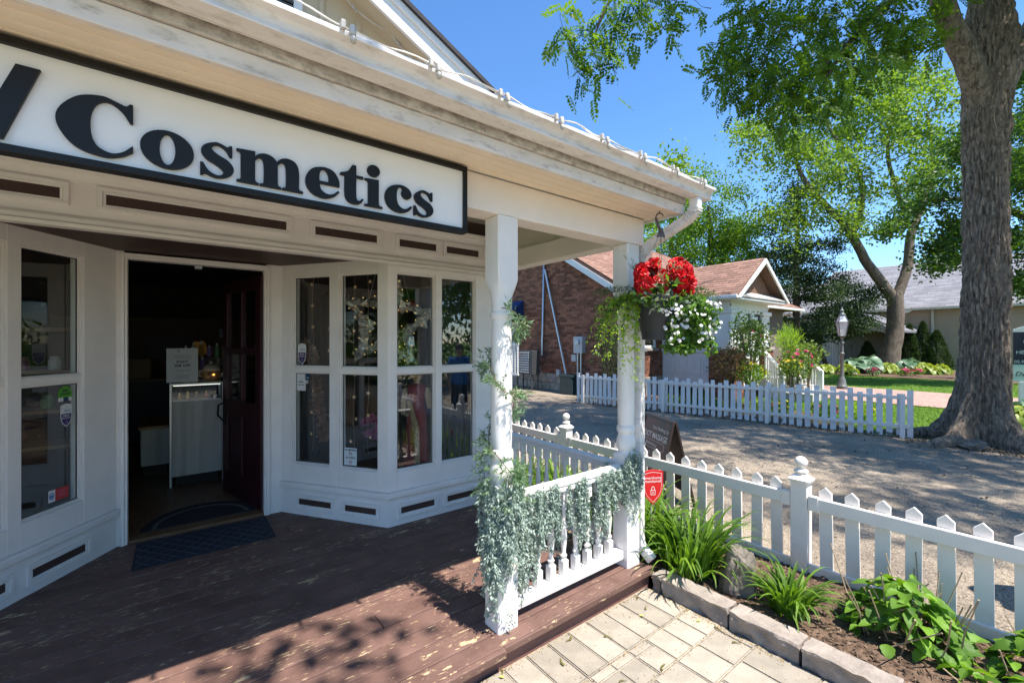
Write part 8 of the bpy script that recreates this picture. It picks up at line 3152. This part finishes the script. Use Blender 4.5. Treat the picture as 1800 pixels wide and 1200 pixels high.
def hosta(lb_, x, d, mat, n, sc):
    p = at(x, 640, d)
    me = HOM.copy()
    me.materials.clear()
    me.materials.append(mat)
    tv = me.attributes.new('tint', 'FLOAT', 'POINT')
    co = np.array([v.co[:] for v in me.vertices])
    tv.data.foreach_set('value', np.clip(.3 + .9 * np.abs(co[:, 1]) / .15, 0, 1).astype(np.float32))
    t = thing('hosta', lb_, 'plant', (p.x, p.y, 0), 'hostas along the back lawn edge')
    for k in range(n):
        a = 2.4 * k
        q = (k / n) ** .6
        inst('leaf', me, t, TRS((p.x + .32 * sc * q * math.cos(a), p.y + .32 * sc * q * math.sin(a), (.55 - .30 * q) * sc), (rnd.gauss(0, .2), .05 + .35 * q + rnd.gauss(0, .15), a), (sc,) * 3))
    m_ = MB()
    for k in range(n):
        a = 2.4 * k
        q = (k / n) ** .6
        m_.tube([(p.x, p.y, 0), (p.x + .32 * sc * q * math.cos(a), p.y + .32 * sc * q * math.sin(a), (.55 - .30 * q) * sc)], .012, 4)
    part('stalks', m_, LFG, t, fix=False)


for a in (('gold-leaved hosta left of the lamp post', 1452, 21.8, HOY, 26, .85), ('blue-green hosta just right of the lamp post', 1500, 22.4, HOB, 30, 1.35), ('gold-leaved hosta at the foot of the lamp post', 1488, 21.2, HOY, 22, .95), ('blue-green hosta below the small cone evergreen', 1527, 22.6, HOB, 34, 1.5),
          ('gold-leaved hosta in front of the forked trunk', 1563, 22.0, HOY, 32, .95), ('blue-green hosta right of the forked trunk', 1597, 22.6, HOB, 30, 1.3), ('gold-edged hosta below the tallest cone evergreen', 1628, 21.6, HOY, 34, 1.0), ('gold-edged hosta beside the big trunk', 1652, 21.5, HOY, 26, .9)):
    hosta(*a)
for a in (('gold hosta at the right edge below the business sign', 1800, 8.6, HOY, 24, .62), ('dark green hosta under the business sign panel', 1806, 9.0, HOB, 26, .75)):
    hosta(*a)
for k, (x, d) in enumerate(((1535, 20.6), (1590, 20.4), (1608, 20.6))):
    p = at(x, 660, d)
    shrub('pink_flower_clump', ('pink blooms under the blue hosta left of forked trunk', 'pink blooms in front of the forked trunk roots', 'pink blooms between the two gold hostas')[k], (p.x, p.y, .2), (.28, .28, .16), 200, .08, .03, LFG, 'pink flowers in the back bed', (rosef, 12, 2.0), cat='flowers', stems=3)

# lawn blades where the turf is seen close
n = 26000
gx, gy = gt_.random(n), gt_.random(n)
b1 = np.stack([10.1 + gx * 4.7, -1.0 + gy * 7.5, np.full(n, -.02)], 1)
ok_ = b1[:, 0] > 9.9 + np.maximum(0, 1.7 - b1[:, 1]) * .35
b1 = b1[ok_]
n2 = 16000
b2 = np.stack([19.15 + gt_.random(n2) * 6.4, .5 + gt_.random(n2) * 8, np.full(n2, -.01)], 1)
b = np.concatenate([b1, b2])
n = len(b)
me = np_leaves('grass', b, rsphere(gt_, n) * .5 + np.array([0, 0, 1.0]), rsphere(gt_, n) * np.array([1, 1, .1]), gt_.uniform(.03, .07, n), gt_.uniform(.003, .006, n), gt_.random(n))
me.materials.append(leaf_mat('grass_blade', (.06, .14, .014), (.19, .31, .03), .35, .6))
stuff(inst('grass', me, None, Matrix.Identity(4)))
# weeds and leaf litter along the fence foot and drive edge
n = 2200
t = gt_.random(n)
wp_ = np.stack([A0.x + (B0.x - A0.x) * t - .10 + gt_.normal(0, .09, n), A0.y + (B0.y - A0.y) * t, np.full(n, .004)], 1)
e2 = gt_.random(900)
wq = np.stack([9.6 + gt_.normal(0, .22, 900), .2 + e2 * 1.5, np.full(900, .004)], 1)
wd = np.stack([3.6 + gt_.random(900) * 6.0, -1.5 + gt_.random(900) * 9, np.full(900, .004)], 1)
wp_ = np.concatenate([wp_, wq, wd])
n = len(wp_)
me = np_leaves('leaf_litter', wp_, rsphere(gt_, n) * np.array([1, 1, .25]), rsphere(gt_, n) * np.array([1, 1, .2]), gt_.uniform(.015, .05, n), gt_.uniform(.006, .014, n), gt_.random(n))
me.materials.append(leaf_mat('dry_litter', (.035, .024, .016), (.13, .09, .05), .05, .9))
stuff(inst('leaf_litter', me, None, Matrix.Identity(4)))
n = 5000
x_ = np.abs(gt_.normal(0, .5, n)) + 3.5
gp2 = np.stack([3.5 + gt_.random(n) * 3.0, -1 + gt_.random(n) * 5, np.full(n, .002)], 1)
me = np_leaves('gravel', gp2, rsphere(gt_, n) * np.array([1, 1, .3]), rsphere(gt_, n), gt_.uniform(.006, .016, n), gt_.uniform(.003, .007, n), gt_.random(n))
me.materials.append(leaf_mat('gravel_stone', (.16, .13, .11), (.46, .40, .33), .0, .9))
stuff(inst('gravel', me, None, Matrix.Identity(4)))

# ================================================================== the person mirrored in the bay window
pe = Vector((4.28, -.36, 0))
face = Vector((-.25, .97, 0)).normalized()          # facing the shop
rgt = Vector((face.y, -face.x, 0))


def bp(r_, f, z):
    return pe + rgt * r_ + face * f + Vector((0, 0, z))


def skin_body(name, verts, edges, radii, root, mat, parent, sub=2):
    me = bpy.data.meshes.new(name)
    org = WORG[parent.name]
    me.from_pydata([tuple(v - org) for v in verts], edges, [])
    o = bpy.data.objects.new(name, me)
    COL.objects.link(o)
    o.parent = parent
    WORG[o.name] = org.copy()
    o.modifiers.new('skin', 'SKIN').use_smooth_shade = True
    sv = me.skin_vertices[0].data
    for i, r_ in enumerate(radii):
        sv[i].radius = r_ if isinstance(r_, tuple) else (r_, r_)
    sv[root].use_root = True
    s_ = o.modifiers.new('sub', 'SUBSURF')
    s_.levels = s_.render_levels = sub
    me.materials.append(mat)
    return o


S_ = 1.56 / 1.72
per_ = thing('person', 'person in a bright blue polo shirt and dark trousers, mirrored in the bay window', 'person', tuple(pe))
SKIN = pm('skin_tone', (.42, .25, .17), .5, .06, 8)
SHIRT = pm('blue_polo', (.015, .16, .42), .75, .1, 12, bump=.1)
TROU = pm('navy_trousers', (.012, .014, .022), .85, .1, 12)
jt = {'pelvis': (0, 0, .93), 'waist': (0, .01, 1.08), 'chest': (0, .0, 1.28), 'necklow': (0, -.01, 1.44), 'neck': (0, .005, 1.49), 'headlow': (0, .02, 1.545), 'head': (0, .02, 1.62), 'top': (0, .01, 1.69),
      'shl': (-.17, -.01, 1.40), 'ell': (-.23, -.03, 1.12), 'wrl': (-.22, .06, .88), 'hal': (-.21, .08, .80), 'shr': (.17, -.01, 1.40), 'elr': (.23, -.03, 1.12), 'wrr': (.22, .06, .88), 'har': (.21, .08, .80),
      'hipl': (-.09, 0, .88), 'knl': (-.10, .03, .49), 'anl': (-.10, -.04, .09), 'tol': (-.11, .12, .04), 'hipr': (.09, 0, .88), 'knr': (.10, .05, .49), 'anr': (.11, .04, .09), 'tor': (.13, .19, .04)}
rads = {'pelvis': (.15, .12), 'waist': (.15, .125), 'chest': (.17, .115), 'necklow': .07, 'neck': .052, 'headlow': .060, 'head': .082, 'top': .060, 'shl': .062, 'ell': .042, 'wrl': .028, 'hal': .036, 'shr': .062, 'elr': .042, 'wrr': .028, 'har': .036,
        'hipl': .088, 'knl': .056, 'anl': .040, 'tol': .034, 'hipr': .088, 'knr': .056, 'anr': .040, 'tor': .034}
ks = list(jt)
ed = [('pelvis', 'waist'), ('waist', 'chest'), ('chest', 'necklow'), ('necklow', 'neck'), ('neck', 'headlow'), ('headlow', 'head'), ('head', 'top'), ('chest', 'shl'), ('shl', 'ell'), ('ell', 'wrl'), ('wrl', 'hal'), ('chest', 'shr'), ('shr', 'elr'), ('elr', 'wrr'), ('wrr', 'har'),
      ('pelvis', 'hipl'), ('hipl', 'knl'), ('knl', 'anl'), ('anl', 'tol'), ('pelvis', 'hipr'), ('hipr', 'knr'), ('knr', 'anr'), ('anr', 'tor')]
body = skin_body('body', [bp(*(c * S_ for c in jt[k])) for k in ks], [(ks.index(a), ks.index(b)) for a, b in ed], [tuple(q * S_ for q in rads[k]) if isinstance(rads[k], tuple) else rads[k] * S_ for k in ks], 0, SKIN, per_)
sj = ['waist', 'chest', 'necklow', 'shl', 'sl2', 'shr', 'sr2', 'hem']
sp2 = {'sl2': (-.205, -.02, 1.22), 'sr2': (.205, -.02, 1.22), 'hem': (0, 0, .92)}
skin_body('shirt', [bp(*(c * S_ for c in (jt.get(k) or sp2[k]))) for k in sj], [(0, 1), (1, 2), (1, 3), (3, 4), (1, 5), (5, 6), (0, 7)],
          [(.185 * S_, .155 * S_), (.20 * S_, .14 * S_), .075 * S_, .085 * S_, .072 * S_, .085 * S_, .072 * S_, (.18 * S_, .15 * S_)], 0, SHIRT, per_)
tj = [(0, 0, .92), (-.09, 0, .86), (-.10, .03, .49), (-.10, -.03, .08), (.09, 0, .86), (.10, .05, .49), (.11, .04, .08)]
skin_body('trousers', [bp(*(c * S_ for c in k)) for k in tj], [(0, 1), (1, 2), (2, 3), (0, 4), (4, 5), (5, 6)], [(.165 * S_, .135 * S_), .105 * S_, .075 * S_, .062 * S_, .105 * S_, .075 * S_, .062 * S_], 0, TROU, per_)
hcn = bp(0, .02 * S_, 1.635 * S_)
fcm = MB()
fcm.ball(tuple(bp(0, .0, 1.66 * S_)), (.088 * S_, .098 * S_, .092 * S_), 16, 12)
part('hair', fcm, pm('hair_brown', (.045, .028, .02), .6, .2, 30), per_, smooth=60)
part('nose', MB().tube([bp(0, .10 * S_, 1.635 * S_), bp(0, .122 * S_, 1.60 * S_)], [.008, .014], 8), SKIN, per_, smooth=60)
for s_ in (-1, 1):
    part('eye', MB().ball(tuple(bp(.030 * s_, .098 * S_, 1.632 * S_)), .0085, 8, 6), BLACK, per_)
    part('ear', MB().ball(tuple(bp(.082 * s_ * S_, .01, 1.61 * S_)), (.012, .02, .03), 8, 6), SKIN, per_, smooth=60)
    for k in range(5):
        b0 = bp(s_ * (.21 + .0) * S_, (.06 + .012 * k) * S_, (.80 if k < 4 else .83) * S_)
        part('finger', MB().tube([b0, b0 + face * (.012 if k < 4 else .03) + Vector((0, 0, -.045 - .008 * (k in (1, 2)))), b0 + face * (.022 if k < 4 else .035) - rgt * s_ * .012 + Vector((0, 0, -.085 if k < 4 else -.06))], [.0095, .0085, .0065], 7), SKIN, per_, smooth=60)
part('mouth', MB().ball(tuple(bp(0, .100 * S_, 1.567 * S_)), (.022, .006, .005), 10, 6), pm('lip', (.30, .12, .10), .5), per_)
for s_, k in ((-1, 'tol'), (1, 'tor')):
    q = bp(*(c * S_ for c in jt[k]))
    part('shoe', MB().ball((q.x - face.x * .05, q.y - face.y * .05, .038), (.055 if abs(face.x) < .5 else .12, .13 if abs(face.y) > .5 else .055, .045), 14, 8), BLACK, per_, smooth=60)
